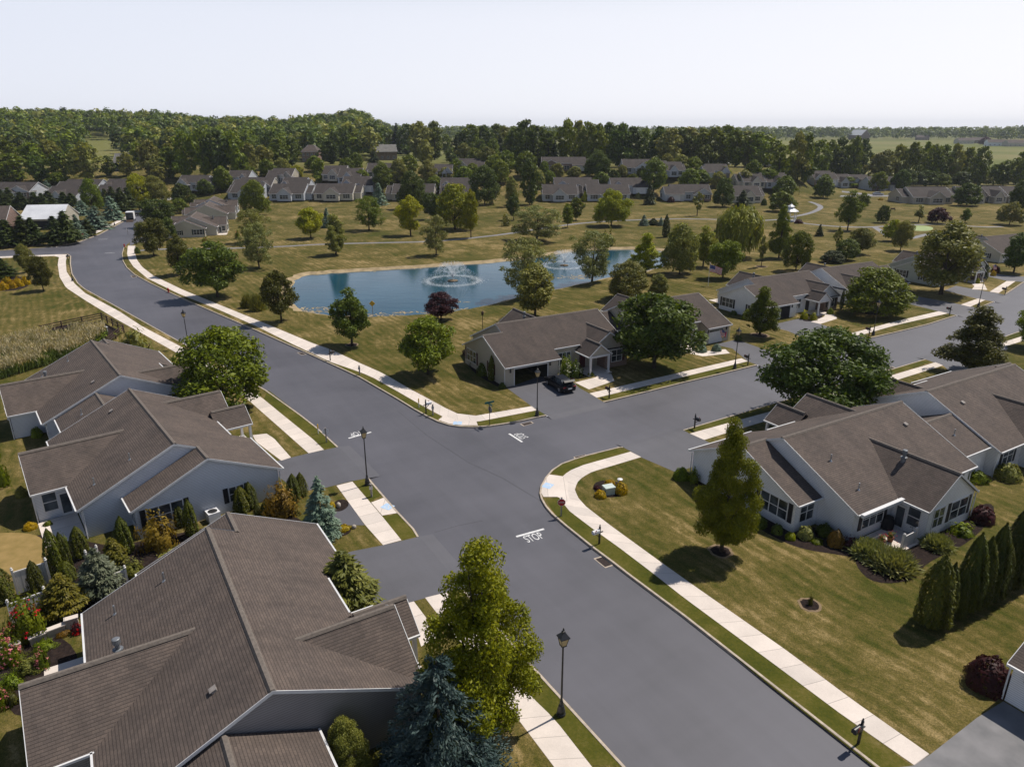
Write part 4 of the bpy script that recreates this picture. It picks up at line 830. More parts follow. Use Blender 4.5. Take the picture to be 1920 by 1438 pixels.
# ---------------------------------------------------------------- trees one by one (kind, leaf, foot pixel, crown width, top row, label)
NEAR = [
 ('pear', 'leaf_lime', (900, 1392), 235, 1016, 'big yellow-green tree between the large front roof and the road'),
 ('shaggy', 'needle_deep', (828, 1480), 262, 1240, 'shaggy blue spruce at the bottom edge under the big yellow-green tree'),
 ('dense', 'leaf_mid', (424, 772), 178, 616, 'round dense street tree covering the walk beside the pale blue-grey house'),
 ('pear', 'leaf_lime', (1352, 1034), 112, 790, 'slim yellow-green tree in a mulch ring on the awning house lawn'),
 ('wide', 'leaf_dark', (1540, 782), 262, 618, 'broad tree with one wide crown between the awning house and the cross street'),
 ('pear', 'leaf_bronze', (1820, 702), 128, 576, 'bronze-green tree with upswept branches behind the house at the right edge'),
 ('shade', 'leaf_mid', (1932, 652), 70, 578, 'tree cut by the right edge, across the street from the bronze-green tree'),
 ('shade', 'leaf_dark', (1226, 690), 162, 552, 'dark spreading tree in front of the tan corner house'),
 ('dense', 'leaf_mid', (1640, 590), 122, 503, 'round headed tree on the lawn before the two white houses'),
 ('oval', 'leaf_olive', (1764, 552), 146, 416, 'tallest tree along the cross street, by the sage sided house'),
 ('pear', 'leaf_mid', (1424, 630), 64, 538, 'small pointed tree on the lawn between the two drives'),
 ('oval', 'leaf_dark', (1900, 512), 54, 438, 'dark tree at the right edge before the cream gabled house'),
 ('shade', 'leaf_mid', (803, 702), 114, 596, 'ragged tree casting shade on the walk near the corner house lawn'),
 ('oval', 'leaf_dark', (660, 648), 80, 541, 'egg-shaped dark tree by the pond nearest the long street'),
 ('oval', 'leaf_bronze', (528, 603), 68, 508, 'dark oval tree at the left end of the pond'),
 ('shade', 'leaf_dark', (408, 557), 114, 454, 'large dark tree whose shadow crosses the long street'),
 ('oval', 'leaf_bronze', (339, 516), 54, 440, 'dark oval tree on the outside of the street bend, second along the walk'),
 ('shade', 'leaf_bronze', (289, 480), 58, 410, 'dark tree at the corner of the side street, first along the walk'),
 ('shade', 'leaf_dark', (298, 425), 62, 374, 'dark tree beside the parked trailer'),
 ('shade', 'leaf_dark', (316, 450), 38, 408, 'dark tree in front of the left gable of the cream house'),
 ('round' if 0 else 'shade', 'leaf_purple', (827, 600), 68, 548, 'purple-leaved tree on the near bank of the pond'),
 ('oval', 'leaf_olive', (1003, 595), 86, 496, 'olive tree behind the tan corner house roof, nearest the pond bank'),
 ('airy', 'leaf_grey', (983, 556), 106, 446, 'loose grey-green tree overhanging the pond behind the olive tree'),
 ('airy', 'leaf_grey', (1110, 528), 92, 433, 'grey-green multi-stemmed tree at the narrows of the pond'),
 ('dense', 'leaf_olive', (1176, 562), 84, 490, 'bushy round tree behind the tan house with the flag'),
 ('shade', 'leaf_olive', (1235, 562), 46, 514, 'small tree right of the bushy round tree behind the flag house'),
 ('pear', 'leaf_bright', (1210, 514), 68, 438, 'bright green spiky tree on the right bank of the pond'),
 ('dense', 'leaf_olive', (1274, 514), 70, 420, 'dense tree at the right tip of the pond'),
 ('oval', 'leaf_willow', (1318, 500), 50, 424, 'yellow-green tree between the pond tip and the weeping willow'),
 ('willow', 'leaf_willow', (1380, 482), 90, 390, 'big weeping willow with trailing yellow-green branches'),
 ('shade', 'leaf_mid', (1355, 522), 62, 452, 'tree behind the roof of the white house, by the flagpole'),
 ('pear', 'leaf_mid', (1460, 484), 46, 386, 'tall pointed tree in front of the gazebo'),
 ('dense', 'leaf_mid', (1492, 508), 56, 434, 'bushy tree at the back corner of the white house with dark shutters'),
 ('young', 'leaf_olive', (1427, 501), 20, 442, 'slender young tree in a mulch ring right of the willow'),
 ('airy', 'leaf_grey', (818, 479), 58, 404, 'grey-green tree on the far bank of the pond'),
 ('airy', 'leaf_grey', (1006, 452), 104, 386, 'wide straggly willow with thin pale foliage by the path'),
 ('wide', 'leaf_bright', (1146, 424), 70, 356, 'bright green spreading tree beside the walking path'),
 ('oval', 'leaf_mid', (1064, 427), 26, 382, 'small dark green tree by the path, left of a similar one'),
 ('oval', 'leaf_mid', (1080, 414), 32, 370, 'small green tree before the white gabled house, behind the path'),
 ('dense', 'leaf_bright', (853, 431), 82, 346, 'broad bright tree in the meadow, largest of its clump'),
 ('oval', 'leaf_bright', (883, 446), 38, 356, 'slimmer bright tree leaning on the broad bright tree'),
 ('shade', 'leaf_dark', (810, 412), 36, 362, 'dark tree tucked behind the broad bright meadow tree'),
 ('oval', 'leaf_bright', (770, 442), 58, 367, 'yellow-green tree standing alone mid meadow'),
 ('airy', 'leaf_mid', (692, 432), 62, 368, 'dark loose tree in the meadow left of the yellow-green one'),
 ('shade', 'leaf_bright', (583, 447), 56, 390, 'bright small spreading tree in the left meadow'),
 ('pear', 'leaf_olive', (630, 478), 48, 402, 'pointed tree leaning over the path in the left meadow'),
 ('spruce', 'needle_blue', (614, 428), 22, 390, 'slim blue spruce behind the pointed meadow tree'),
 ('airy', 'leaf_grey', (486, 503), 72, 418, 'pale see-through tree by the path near the cream house'),
 ('airy', 'leaf_olive', (476, 455), 66, 392, 'olive loose tree at the corner of the cream house'),
 ('dense', 'leaf_mid', (480, 404), 54, 338, 'dense tree screening the gap between blue-grey gable and the lawn'),
 ('spruce', 'needle_blue', (711, 386), 30, 343, 'blue spruce at the end of the white gabled house row'),
 ('dense', 'leaf_dark', (774, 392), 54, 321, 'dark globe tree in front of the far meadow houses'),
 ('oval', 'leaf_mid', (718, 364), 46, 305, 'mid green tree behind the blue spruce'),
 ('oval', 'leaf_olive', (803, 350), 38, 300, 'tree behind the dark globe tree'),
 ('dense', 'leaf_mid', (768, 326), 40, 290, 'rounded tree between the second and third house rows'),
 ('dense', 'leaf_dark', (909, 384), 60, 311, 'large dark round tree at the meadow edge'),
 ('tall', 'leaf_dark', (993, 384), 48, 296, 'tall dark tree left of the white gabled row house'),
 ('oval', 'leaf_olive', (960, 388), 28, 332, 'slim tree left of the tall dark tree'),
 ('oval', 'leaf_dark', (963, 413), 30, 362, 'dark oval tree behind the straggly willow'),
 ('oval', 'leaf_mid', (1225, 366), 52, 297, 'big egg-shaped tree rising between the row houses'),
 ('spruce', 'needle_dark', (1217, 384), 21, 341, 'dark cone-shaped evergreen before the egg-shaped tree'),
 ('spruce', 'needle_blue', (1207, 424), 19, 403, 'largest of three small spruces by the path'),
 ('juniper', 'needle_dark', (1225, 423), 16, 409, 'middle of three small spruces by the path'),
 ('spruce', 'needle_blue', (1239, 424), 12, 407, 'right of three small spruces by the path, half hidden'),
 ('column', 'needle_cedar', (1248, 446), 18, 405, 'narrow green shrub tree right of the small spruces'),
 ('loose', 'leaf_bronze', (1141, 463), 25, 426, 'bronze shrub at the pond narrows'),
 ('young', 'leaf_olive', (1307, 405), 25, 359, 'young tree before the columned far house'),
 ('dense', 'leaf_dark', (1355, 388), 42, 334, 'dark tree between the two far houses by the meadow'),
 ('spruce', 'needle_dark', (1391, 395), 36, 356, 'dark shaggy evergreen in front of a far house'),
 ('dense', 'leaf_mid', (1464, 397), 52, 359, 'low spreading tree left of the gazebo path'),
 ('dense', 'leaf_mid', (1470, 370), 50, 330, 'tree behind the low spreading tree near the far street'),
 ('oval', 'leaf_mid', (1589, 432), 46, 358, 'irregular tree right of the winding path'),
 ('shade', 'leaf_mid', (1617, 392), 26, 362, 'small tree close behind the irregular tree by the path'),
 ('dense', 'leaf_dark', (1654, 418), 27, 385, 'small dark rounded tree on the right meadow'),
 ('young', 'leaf_olive', (1722, 417), 25, 384, 'young tree left of the purple meadow tree'),
 ('wide', 'leaf_purple', (1757, 419), 46, 389, 'wide purple-leaved tree in the right meadow'),
 ('oval', 'leaf_mid', (1809, 418), 21, 391, 'small tree right of the purple meadow tree'),
 ('wide', 'leaf_olive', (1892, 422), 48, 379, 'spreading tree at the right side of the meadow'),
 ('shade', 'leaf_dark', (1908, 402), 46, 338, 'dark tall tree at the right edge behind the meadow'),
 ('shade', 'leaf_olive', (1688, 470), 36, 414, 'tree by the fork of the path near the putting green'),
 ('shade', 'leaf_bright', (1672, 452), 40, 412, 'tree overlapping the putting green on its left'),
 ('shade', 'leaf_olive', (1612, 476), 46, 428, 'slanting tree behind the white houses'),
 ('dense', 'leaf_dark', (1586, 488), 50, 448, 'dark bushy tree behind the ridge of the white house'),
 ('young', 'leaf_olive', (1568, 472), 18, 424, 'thin upright tree left of the dark bushy tree'),
 ('dense', 'needle_dark', (1560, 492), 46, 470, 'low blue-green shrub mass behind the white house roof'),
 ('spruce', 'needle_dark', (1536, 444), 15, 420, 'little dark fir on the meadow behind the gazebo'),
 ('dense', 'leaf_dark', (1812, 386), 54, 344, 'dark tree in front of the long far house on the right'),
 ('dense', 'leaf_mid', (1543, 372), 40, 327, 'round tree on the island by the far street'),
 ('dense', 'leaf_mid', (1646, 358), 36, 322, 'round tree by the far street, right one'),
 ('dense', 'leaf_dark', (1687, 358), 38, 318, 'dark tree behind the bump of the long far house'),
 ('dense', 'leaf_mid', (1590, 352), 46, 332, 'low wide tree beyond the far street'),
 ('shade', 'leaf_bronze', (82, 546), 46, 480, 'small round tree on the left lawn with a long shadow'),
 ('shade', 'leaf_olive', (50, 512), 32, 458, 'small tree behind the other one on the left lawn'),
 ('cypress', 'needle_dark', (8, 524), 44, 484, 'dark evergreen clump at the left edge above the yellow shrubs'),
 ('dense', 'leaf_mid', (420, 359), 38, 311, 'leafy tree standing among the upper left houses'),
 ('dense', 'leaf_dark', (345, 388), 42, 344, 'dark tree at the street end before the upper left houses'),
 ('dense', 'leaf_dark', (386, 366), 34, 336, 'dark tree right of the street end'),
 ('dense', 'leaf_mid', (338, 400), 36, 372, 'low tree between the trailer and the cream house'),
 ('dense', 'leaf_bright', (262, 388), 50, 326, 'bright tree clump at the far street bend'),
 ('wide', 'leaf_olive', (292, 386), 56, 330, 'second bright tree at the far street bend, nearer the white van'),
 ('dense', 'leaf_mid', (175, 396), 42, 336, 'round tree in the middle of the evergreen screen'),
 ('oval', 'leaf_olive', (300, 345), 32, 310, 'crooked tree above the bright clump at the street bend'),
 ('dense', 'leaf_mid', (1410, 345), 42, 300, 'tree among the clustered far roofs, on the left'),
 ('wide', 'leaf_mid', (1300, 326), 40, 294, 'dark tree left of the clustered far roofs'),
 ('dense', 'leaf_mid', (1312, 345), 44, 318, 'tree before the clustered far roofs'),
 ('oval', 'leaf_bright', (1357, 336), 24, 312, 'light green tree before the clustered far roofs'),
 ('dense', 'leaf_mid', (1200, 334), 24, 310, 'small tree before the far white gabled house'),
 ('dense', 'leaf_olive', (1166, 333), 22, 309, 'olive tree at the far white gabled house'),
 ('wide', 'leaf_dark', (1120, 335), 52, 282, 'big dark tree left of the far white gabled house'),
 ('dense', 'leaf_mid', (1127, 345), 34, 322, 'low tree on the roof line between two row houses'),
 ('dense', 'leaf_olive', (1044, 334), 30, 306, 'tree before the far brick gabled house'),
 ('dense', 'leaf_olive', (1077, 332), 28, 312, 'rounded bright tree before the far brick gable'),
 ('dense', 'leaf_mid', (1082, 352), 28, 334, 'small tree on the row house roof line'),
 ('loose', 'leaf_bright', (1098, 378), 19, 358, 'bright shrub between the two white row houses'),
 ('dense', 'leaf_mid', (928, 336), 44, 290, 'light tree behind the large dark round tree'),
 ('dense', 'leaf_mid', (950, 322), 40, 282, 'tree at the left of the far middle houses'),
 ('dense', 'leaf_mid', (975, 312), 34, 272, 'tree left of the far long house'),
 ('dense', 'leaf_mid', (856, 330), 36, 298, 'tree in the gap between far middle houses'),
 ('dense', 'leaf_olive', (836, 340), 36, 314, 'low bright tree between the middle house rows'),
 ('dense', 'leaf_mid', (886, 334), 30, 306, 'light tree behind the middle house row'),
 ('dense', 'leaf_mid', (502, 332), 34, 298, 'rounded tree behind the upper left houses'),
 ('dense', 'leaf_bright', (556, 334), 30, 310, 'light green globe tree behind the upper row'),
 ('tall', 'leaf_mid', (600, 344), 36, 298, 'mid green tree behind the white gable row'),
 ('spruce', 'needle_dark', (523, 336), 16, 314, 'dark fir in front of a small far roof'),
 ('dense', 'leaf_mid', (668, 318), 30, 286, 'tree left of the old stone house'),
 ('spruce', 'needle_dark', (702, 308), 24, 282, 'dark fir before the old stone house'),
 ('dense', 'leaf_mid', (110, 345), 40, 322, 'tree behind the roofs at the far left'),
 ('spruce', 'needle_blue', (88, 352), 18, 338, 'pale blue fir between two far left roofs'),
 ('shade', 'leaf_dark', (1462, 336), 46, 300, 'dark tree beside the parked cars far right'),
 ('shade', 'leaf_dark', (1495, 338), 54, 302, 'broad dark tree beside the parked cars far right'),
]
for k_, lf, b, w_, vt, lab in NEAR: plant(k_, lf, b, w_, vt, lab)
# evergreen screen left of the street
for b, w_, vt, lf, kd, lab in [((18, 466), 46, 412, 'needle_dark', 'cypress', 'front row'), ((48, 464), 40, 405, 'needle_dark', 'cypress', 'front row'), ((66, 462), 36, 408, 'needle_dark', 'cypress', 'front row'), ((108, 462), 36, 405, 'needle_dark', 'cypress', 'front row'), ((128, 460), 42, 396, 'needle_dark', 'cypress', 'front row'),
        ((148, 450), 30, 402, 'needle_blue', 'spruce', 'blue'), ((182, 432), 48, 386, 'needle_blue', 'spruce', 'blue2'), ((166, 444), 26, 412, 'needle_dark', 'cypress', 'front row'), ((212, 414), 40, 368, 'needle_blue', 'spruce', 'blue3'), ((155, 405), 36, 376, 'needle_blue', 'spruce', 'blue4'),
        ((8, 396), 30, 356, 'needle_dark', 'cypress', 'back row'), ((22, 394), 26, 352, 'needle_dark', 'cypress', 'back row'), ((42, 394), 26, 360, 'needle_dark', 'cypress', 'back row'), ((68, 394), 26, 360, 'needle_dark', 'cypress', 'back row'), ((82, 394), 24, 362, 'needle_dark', 'cypress', 'back row'), ((94, 392), 30, 358, 'needle_dark', 'cypress', 'back row'), ((122, 388), 24, 360, 'needle_dark', 'cypress', 'back row'), ((136, 388), 24, 362, 'needle_dark', 'cypress', 'back row'),
        ((200, 386), 22, 354, 'needle_dark', 'cypress', 'back row'), ((214, 392), 26, 350, 'needle_dark', 'cypress', 'back row'), ((230, 398), 28, 352, 'needle_dark', 'cypress', 'back row'), ((243, 396), 26, 352, 'needle_dark', 'cypress', 'back row')]:
    lab = {'front row': 'dark evergreen in the ragged screen before the pale metal roof', 'back row': 'dark evergreen in the row hiding the far left houses', 'blue': 'slim blue spruce right of the pale metal roof', 'blue2': 'broad blue spruce beside the street lamp on the left walk', 'blue3': 'tall blue spruce nearest the parked trailer', 'blue4': 'pale blue spruce at the end of the pale metal roof'}[lab]
    plant(kd, lf, b, w_, vt, lab, {'d': 'evergreen screen left of the street'}.get(lab[0]))
# arborvitae hedge on the right
hl = ['nearest columnar evergreen of the tall hedge right of the awning house'] + ['tall columnar evergreen standing inside the long right hand hedge row'] * 9
for i, (b, w_, vt) in enumerate([((1744, 1190), 62, 1044), ((1790, 1168), 32, 1066), ((1806, 1160), 50, 1002), ((1828, 1150), 44, 1010), ((1850, 1140), 46, 984), ((1868, 1130), 34, 1018), ((1886, 1116), 48, 954), ((1906, 1104), 46, 948), ((1928, 1092), 50, 940), ((1765, 1180), 34, 1058)]):
    plant('column', 'needle_cedar', b, w_ * 1.12, vt, hl[i], 'tall hedge of columnar evergreens')
# slim evergreens between the two left houses
for b, w_, vt, lab in [((108, 1086), 34, 993, 'tall columnar evergreen at the edge of the tan back lawn'), ((126, 1076), 24, 1000, 'columnar evergreen close behind the tall one by the tan back lawn'), ((153, 1052), 32, 988, 'columnar evergreen at the rear corner of the pale blue-grey house'), ((237, 1046), 32, 970, 'lone columnar evergreen before the pale blue-grey gable wall'), ((338, 992), 24, 944, 'left of two slim evergreens before the triple window'), ((361, 1010), 26, 938, 'right of two slim evergreens before the triple window'),
        ((455, 968), 32, 913, 'left evergreen of the dark group near the drive'), ((471, 958), 26, 905, 'taller second evergreen of the dark group near the drive'), ((484, 972), 16, 944, 'smallest evergreen of the dark group near the drive'), ((500, 974), 20, 940, 'right evergreen of the dark group near the drive'), ((552, 944), 26, 889, 'left of two evergreens beside the blue spruce and drive'), ((566, 934), 24, 887, 'right of two evergreens beside the blue spruce and drive'),
        ((72, 1118), 28, 1052, 'cone-shaped evergreen between the white fence panels'), ((4, 1140), 46, 1060, 'broad evergreen cut by the left edge'), ((128, 1098), 32, 1053, 'short evergreen in front of the tall ones by the back lawn')]:
    plant('column', 'needle_cedar', b, w_ * 1.1, vt, lab)
plant('spruce', 'needle_blue', (604, 1018), 72, 893, 'blue spruce beside the paved pad and yellow bushes')
plant('loose', 'leaf_orange', (528, 982), 78, 903, 'orange-brown bush beside the drive of the pale blue-grey house', lod=0)
plant('loose', 'leaf_orange', (300, 1042), 84, 955, 'wide orange-green bush under the triple window', lod=0)
plant('loose', 'leaf_olive', (330, 1062), 70, 1020, 'low olive bush behind the edge of the large front roof', lod=0)
plant('juniper', 'needle_gold', (125, 1170), 74, 1076, 'yellow-green layered juniper by the red roses')
plant('juniper', 'needle_silver', (192, 1134), 72, 1030, 'silvery layered juniper against the large front roof')
plant('juniper', 'needle_gold', (218, 1072), 44, 1008, 'yellow-green juniper behind the silvery one')
plant('loose', 'leaf_olive', (250, 1090), 50, 1042, 'rounded olive bush at the roof edge', lod=0)
plant('juniper', 'leaf_olive', (650, 1176), 112, 1034, 'dark spreading cedar overhanging the front eave by the drive', name='cedar_tree')
plant('dense', 'leaf_olive', (655, 1462), 92, 1350, 'leafy bush at the bottom edge below the dark gable wall', name='bush')
# ---------------------------------------------------------------- far houses
def far(p, q, face, bumpside, label, wall='siding_white', sc=1.06, sh='shutter_dark', group=None, **kw):
    wall = {'siding_white': 'siding_far_shade', 'siding_grey': 'siding_far_shade'}.get(wall, wall)  # white and grey far walls swapped for siding with their shade in its colour
    A = GP(*p, RZ * sc); t_ = P(*q, 0) - Vector((0, 0, CH)); B = Vector((0, 0, CH)) + t_ * (A.y / t_.y); B.z = A.z; d = B - A; ln = d.length; yaw = math.degrees(math.atan2(d.y, d.x))
    flip = bumpside == 'R'; mirror = (face == 'front') == flip
    if flip: A = B; yaw += 180
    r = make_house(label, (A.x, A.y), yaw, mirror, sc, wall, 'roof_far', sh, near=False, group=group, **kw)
    r.location.z = A.z - GZ; r.scale = (min(max(ln / LEN, .62), 1.35), sc, sc); return r
FARH = [
 ((-22, 341), (76, 340), 'front', 'L', 'brown roof behind the evergreen row at the left edge', 'siding_grey'),
 ((98, 348.6), (158, 347), 'back', 'L', 'far left house with a gabled sunroom between evergreens', 'siding_grey'),
 ((128, 335.6), (194, 335), 'front', 'L', 'far left roof standing behind the gabled sunroom', 'siding_white'),
 ((205, 335), (250, 334), 'front', 'R', 'far left roof with a white-edged gable by the bright trees', 'siding_tan'),
 ((188, 346), (242, 346), 'back', 'R', 'far left house behind the tall evergreens by the street bend', 'siding_white'),
 ((341, 328), (394, 325), 'front', 'R', 'house with a wide grey gable end at the end of the street', 'siding_white'),
 ((432, 319), (454, 318.5), 'front', 'L', 'uppermost left house behind the leafy tree', 'siding_grey'),
 ((453, 332), (516, 331), 'front', 'L', 'low roof in the second row, right of the leafy tree', 'siding_tan'),
 ((440, 342.5), (498, 341.5), 'back', 'L', 'house with a grey sunroom gable above the cream house group', 'siding_grey'),
 ((512, 344), (577, 344), 'back', 'R', 'meadow house with a big white end wall, left one', 'siding_white'),
 ((594, 343.6), (667, 344), 'back', 'R', 'meadow house with a big cream end wall and three small windows', 'siding_cream'),
 ((533, 332), (578, 331.4), 'front', 'R', 'roof with a small white gable above the left meadow house', 'siding_white'),
 ((513, 315), (544, 315), 'front', 'L', 'small far roof among trees above the second row', 'siding_tan'),
 ((609, 310), (652, 309.5), 'back', 'L', 'long far roof left of the trimmed hedge', 'siding_tan'),
 ((638, 315), (681, 315), 'back', 'R', 'far house behind the row of trimmed little evergreens', 'siding_grey'),
 ((645, 330), (696, 330), 'front', 'R', 'house with a blue-grey gable behind the cream end wall', 'siding_grey'),
 ((690, 305.5), (746, 305), 'back', 'R', 'far house with one long sloping roof end below the stone house', 'siding_tan'),
 ((810, 307), (842, 307), 'front', 'L', 'small far roof left of centre, before the dark firs', 'siding_white'),
 ((860, 297), (902, 297), 'front', 'R', 'far roof with a tiny white gable at centre', 'siding_tan'),
 ((827, 332.7), (884, 332.7), 'front', 'R', 'roof with a pale gable behind the large dark round tree', 'siding_white'),
 ((833.6, 344.4), (884, 344), 'back', 'L', 'meadow house largely hidden by the broad bright tree', 'siding_white'),
 ((738, 344), (816, 345), 'back', 'L', 'meadow house behind the dark globe tree, white gable at right', 'siding_tan'),
 ((1008, 294), (1098, 295.5), 'front', 'R', 'far house with a dark brick street gable', 'brick'),
 ((1165, 298), (1238, 298.5), 'back', 'R', 'far white house with two white gables', 'siding_white'),
 ((1240, 303), (1277, 303), 'back', 'R', 'far house with stepped white gables at its right', 'siding_white'),
 ((1038, 332), (1109, 331.6), 'front', 'R', 'plain roof behind the white sunroom house', 'siding_grey'),
 ((1143, 333), (1202, 333), 'front', 'R', 'house with a wide pale garage door in the middle row', 'siding_white'),
 ((1016, 345), (1081, 344.6), 'back', 'R', 'white house with a broad sunroom gable facing the meadow', 'siding_white'),
 ((1098, 345), (1178, 345.6), 'back', 'L', 'house behind the bright spreading tree, white gable at left', 'siding_white'),
 ((1254, 345), (1328, 345.6), 'front', 'L', 'house with a columned porch facing the meadow', 'siding_white'),
 ((1369, 347.7), (1421, 347), 'back', 'R', 'house with a sunroom gable beside the dark shaggy evergreen', 'siding_cream'),
 ((1321, 307), (1362, 307), 'front', 'L', 'topmost roof of the far right cluster', 'siding_white'),
 ((1386, 323), (1420, 323), 'back', 'L', 'far house with a bright sunroom below the cluster of roofs', 'siding_cream'),
 ((1436, 323.5), (1470, 324), 'back', 'R', 'far house with twin gables at the right of the cluster', 'siding_white'),
 ((1523, 320), (1556, 320), 'front', 'R', 'small grey far house left of the street island', 'siding_grey'),
 ((1552, 326), (1590, 324), 'back', 'L', 'small grey far house behind the street island tree', 'siding_grey'),
 ((1596, 327), (1625, 327), 'front', 'R', 'far grey gable right of the low wide tree', 'siding_grey'),
 ((1625, 331), (1674, 332.7), 'front', 'R', 'far house with a garage beside the far street', 'siding_grey'),
 ((1697.7, 350), (1773, 351), 'back', 'L', 'long grey far house with a lower wing at its left', 'siding_tan'),
 ((1790, 348.6), (1838, 348.6), 'back', 'L', 'far right house half hidden by the dark tree', 'siding_tan'),
 ((1838, 348.6), (1872, 348.6), 'back', 'R', 'far right house with a grey sunroom gable', 'siding_tan'),
 ((1874, 348.6), (1930, 348), 'back', 'R', 'far house cut by the right edge', 'siding_tan'),
]
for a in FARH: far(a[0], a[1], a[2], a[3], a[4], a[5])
def block_house(name, label, cat, p, q, depth, wz, rz_, wall, roof, wins=4, storeys=1, hip=0.0, shaded_bays=()):
    """simple gabled or hipped building; p-q: foot of its visible long wall"""
    A = GP(*p); B = GP(*q); B.z = A.z; d = B - A; L_ = d.length; o = thing(name, label, cat, A, math.atan2(d.y, d.x))
    w, r = MB(), MB(); D = depth
    w.poly([(0, 0, -.3), (L_, 0, -.3), (L_, 0, wz), (0, 0, wz)]); w.poly([(L_, D, -.3), (0, D, -.3), (0, D, wz), (L_, D, wz)])
    e = [(0, D, -.3), (0, 0, -.3), (0, 0, wz), (0, D / 2, rz_ if not hip else wz), (0, D, wz)]; w.poly(e); w.poly([(L_ - x, y, z) for x, y, z in e][::-1])
    t = MB(); h = hip * L_
    slope(r, t, (h, D / 2, rz_ + .1), (L_ - h, D / 2, rz_ + .1), (L_ + .3, -.4, wz - .05), (-.3, -.4, wz - .05)); slope(r, t, (h, D / 2, rz_ + .1), (L_ - h, D / 2, rz_ + .1), (L_ + .3, D + .4, wz - .05), (-.3, D + .4, wz - .05))
    if hip:
        r.poly([(h, D / 2, rz_ + .1), (-.3, -.4, wz - .05), (-.3, D + .4, wz - .05)]); r.poly([(L_ - h, D / 2, rz_ + .1), (L_ + .3, D + .4, wz - .05), (L_ + .3, -.4, wz - .05)])
    w.build('wall', wall, o); r.build('roof', roof, o); t.build('gutter', 'white', o); H = House(o, False)
    for s_ in range(storeys):
        for k in range(wins): H.window(L_ * (k + .5) / wins, 0, .9 + 2.8 * s_, -90, min(1.3, L_ / wins * .5), 1.4, 2, grid=False)
    for x0, x1 in shaded_bays:
        g = MB(); g.box(x0, x1, -.06, .02, 0, min(wz - .3, 2.6)); g.build('door', 'dark', o)  # near-black panel on the solid wall, painting the shade of an open bay
    return o
metal = M('pale_metal_roof', (.62, .63, .66), (.5, .51, .54), .4, .45, .5)
MAT['metal'] = metal; MAT['slate'] = M('old_slate', (.2, .19, .18), (.13, .125, .12), .6, .8); MAT['stone'] = M('field_stone', (.2, .155, .12), (.12, .09, .07), 1.2, .9); MAT['redwall'] = M('red_barn_wall', (.2, .07, .05), (.13, .05, .035), 1, .9)
block_house('pavilion', 'long open shed with a pale metal roof behind the dark evergreens', 'shed', (42, 432), (120, 430), 14, 3.2, 6.6, 'siding_tan', 'metal', 0, shaded_bays=((.5, 9), (9.4, 17.5)))
block_house('house', 'reddish house end at the left edge beside the pale metal roof', 'house', (-30, 436), (16, 435), 9, 3.6, 7, 'brick', 'roof', 2)
block_house('stone_house', 'old stone house with a slate roof before the big trees', 'house', (700, 301), (745, 301), 9, 5, 9, 'stone', 'slate', 4)
block_house('stone_house', 'taller gabled block behind the old stone house', 'house', (735, 290), (764, 290), 9, 9, 13, 'stone', 'slate', 3, 2)
block_house('brick_house', 'two-storey brick house with a hipped roof in the woods', 'house', (567, 305), (597, 305), 10, 6, 9.5, 'brick', 'roof', 4, 2, .3)
block_house('house', 'blue-walled house glimpsed below the hillside meadow', 'house', (215, 322), (243, 321), 9, 4, 8, 'shutter_green', 'slate', 3)
block_house('barn', 'distant barn with a shining white roof on the field edge', 'barn', (1590, 262.5), (1614, 263), 18, 9, 19, 'stone', 'white', 0)
for i, (a, b, vt, lab, wl) in enumerate([(1718, 1742, 263, 'lowest distant farmhouse at the far field edge', 'stone'), (1798, 1826, 270, 'left of the distant ranch houses beyond the field', 'siding_tan'), (1822, 1848, 269, 'distant ranch house left of the far purple tree', 'stone'), (1852, 1886, 274, 'distant blue-grey house right of the far purple tree', 'siding_grey'), (1890, 1925, 275, 'distant house at the right edge beyond the field', 'siding_tan')]):
    block_house('house', lab, 'house', (a, vt), (b, vt), 14, 5, 9, wl, 'roof', 4)
plant('dense', 'leaf_purple', (1846, 273), 22, 257, 'distant purple tree between the ranch houses', lod=2)
# ---------------------------------------------------------------- wooded hill, tree belts, far woods
mb = MB(); us = list(range(-600, 2601, 40)); ys = [298 + 6 * i for i in range(21)] + [440 + 22 * i for i in range(20)] + [880 + 60 * i for i in range(20)] + [2100, 2600, 3400, 4600, 6800]
vs = [((u - 960) / 1331 * y, y, hill_h((u - 960) / 1331 * y, y) if y < 2150 else hill_h((u - 960) / 1331 * 2100, 2100)) for y in ys for u in us]; n = len(us)
mb.mesh(vs, [(j * n + i, j * n + i + 1, (j + 1) * n + i + 1, (j + 1) * n + i) for j in range(len(ys) - 1) for i in range(n - 1)])
struct(mb.build('hills', 'lawn', smooth=True))
def mass(name, label, spots, seed, mats, leaf=1.15, nl=150):
    """woods too far to count: one object of many leaf clumps"""
    rng = np.random.default_rng(seed); L = Leaves(seed)
    for (x, y, z, h, w) in spots:
        m = rng.integers(0, len(mats)); nc = 9; ph = rng.uniform(0, 6.28, 2)
        for c in range(nc):
            a = rng.uniform(0, 6.28); t = rng.uniform(.2, .92); r = w / 2 * math.sin(math.pi * t ** .8) ** .7 * rng.uniform(.3, .8); cc = np.array([x + r * math.cos(a), y + r * math.sin(a), z + h * t]); rc = w * .24
            k = nl // nc; d = rng.normal(0, 1, (k, 3)); d[:, 2] = np.abs(d[:, 2] + .3); d /= np.linalg.norm(d, axis=1)[:, None]
            L.add(cc + d * rc * rng.uniform(.7, 1.1, k)[:, None], d + [0, 0, .4], leaf * (w / 11), 1.1, .35, m)
    Q, mi = L.arrays(); o = link(name, quad_mesh(name, Q, mi, mats)); o['label'] = label; return stuff(o)
rw = random.Random(11); sp = []
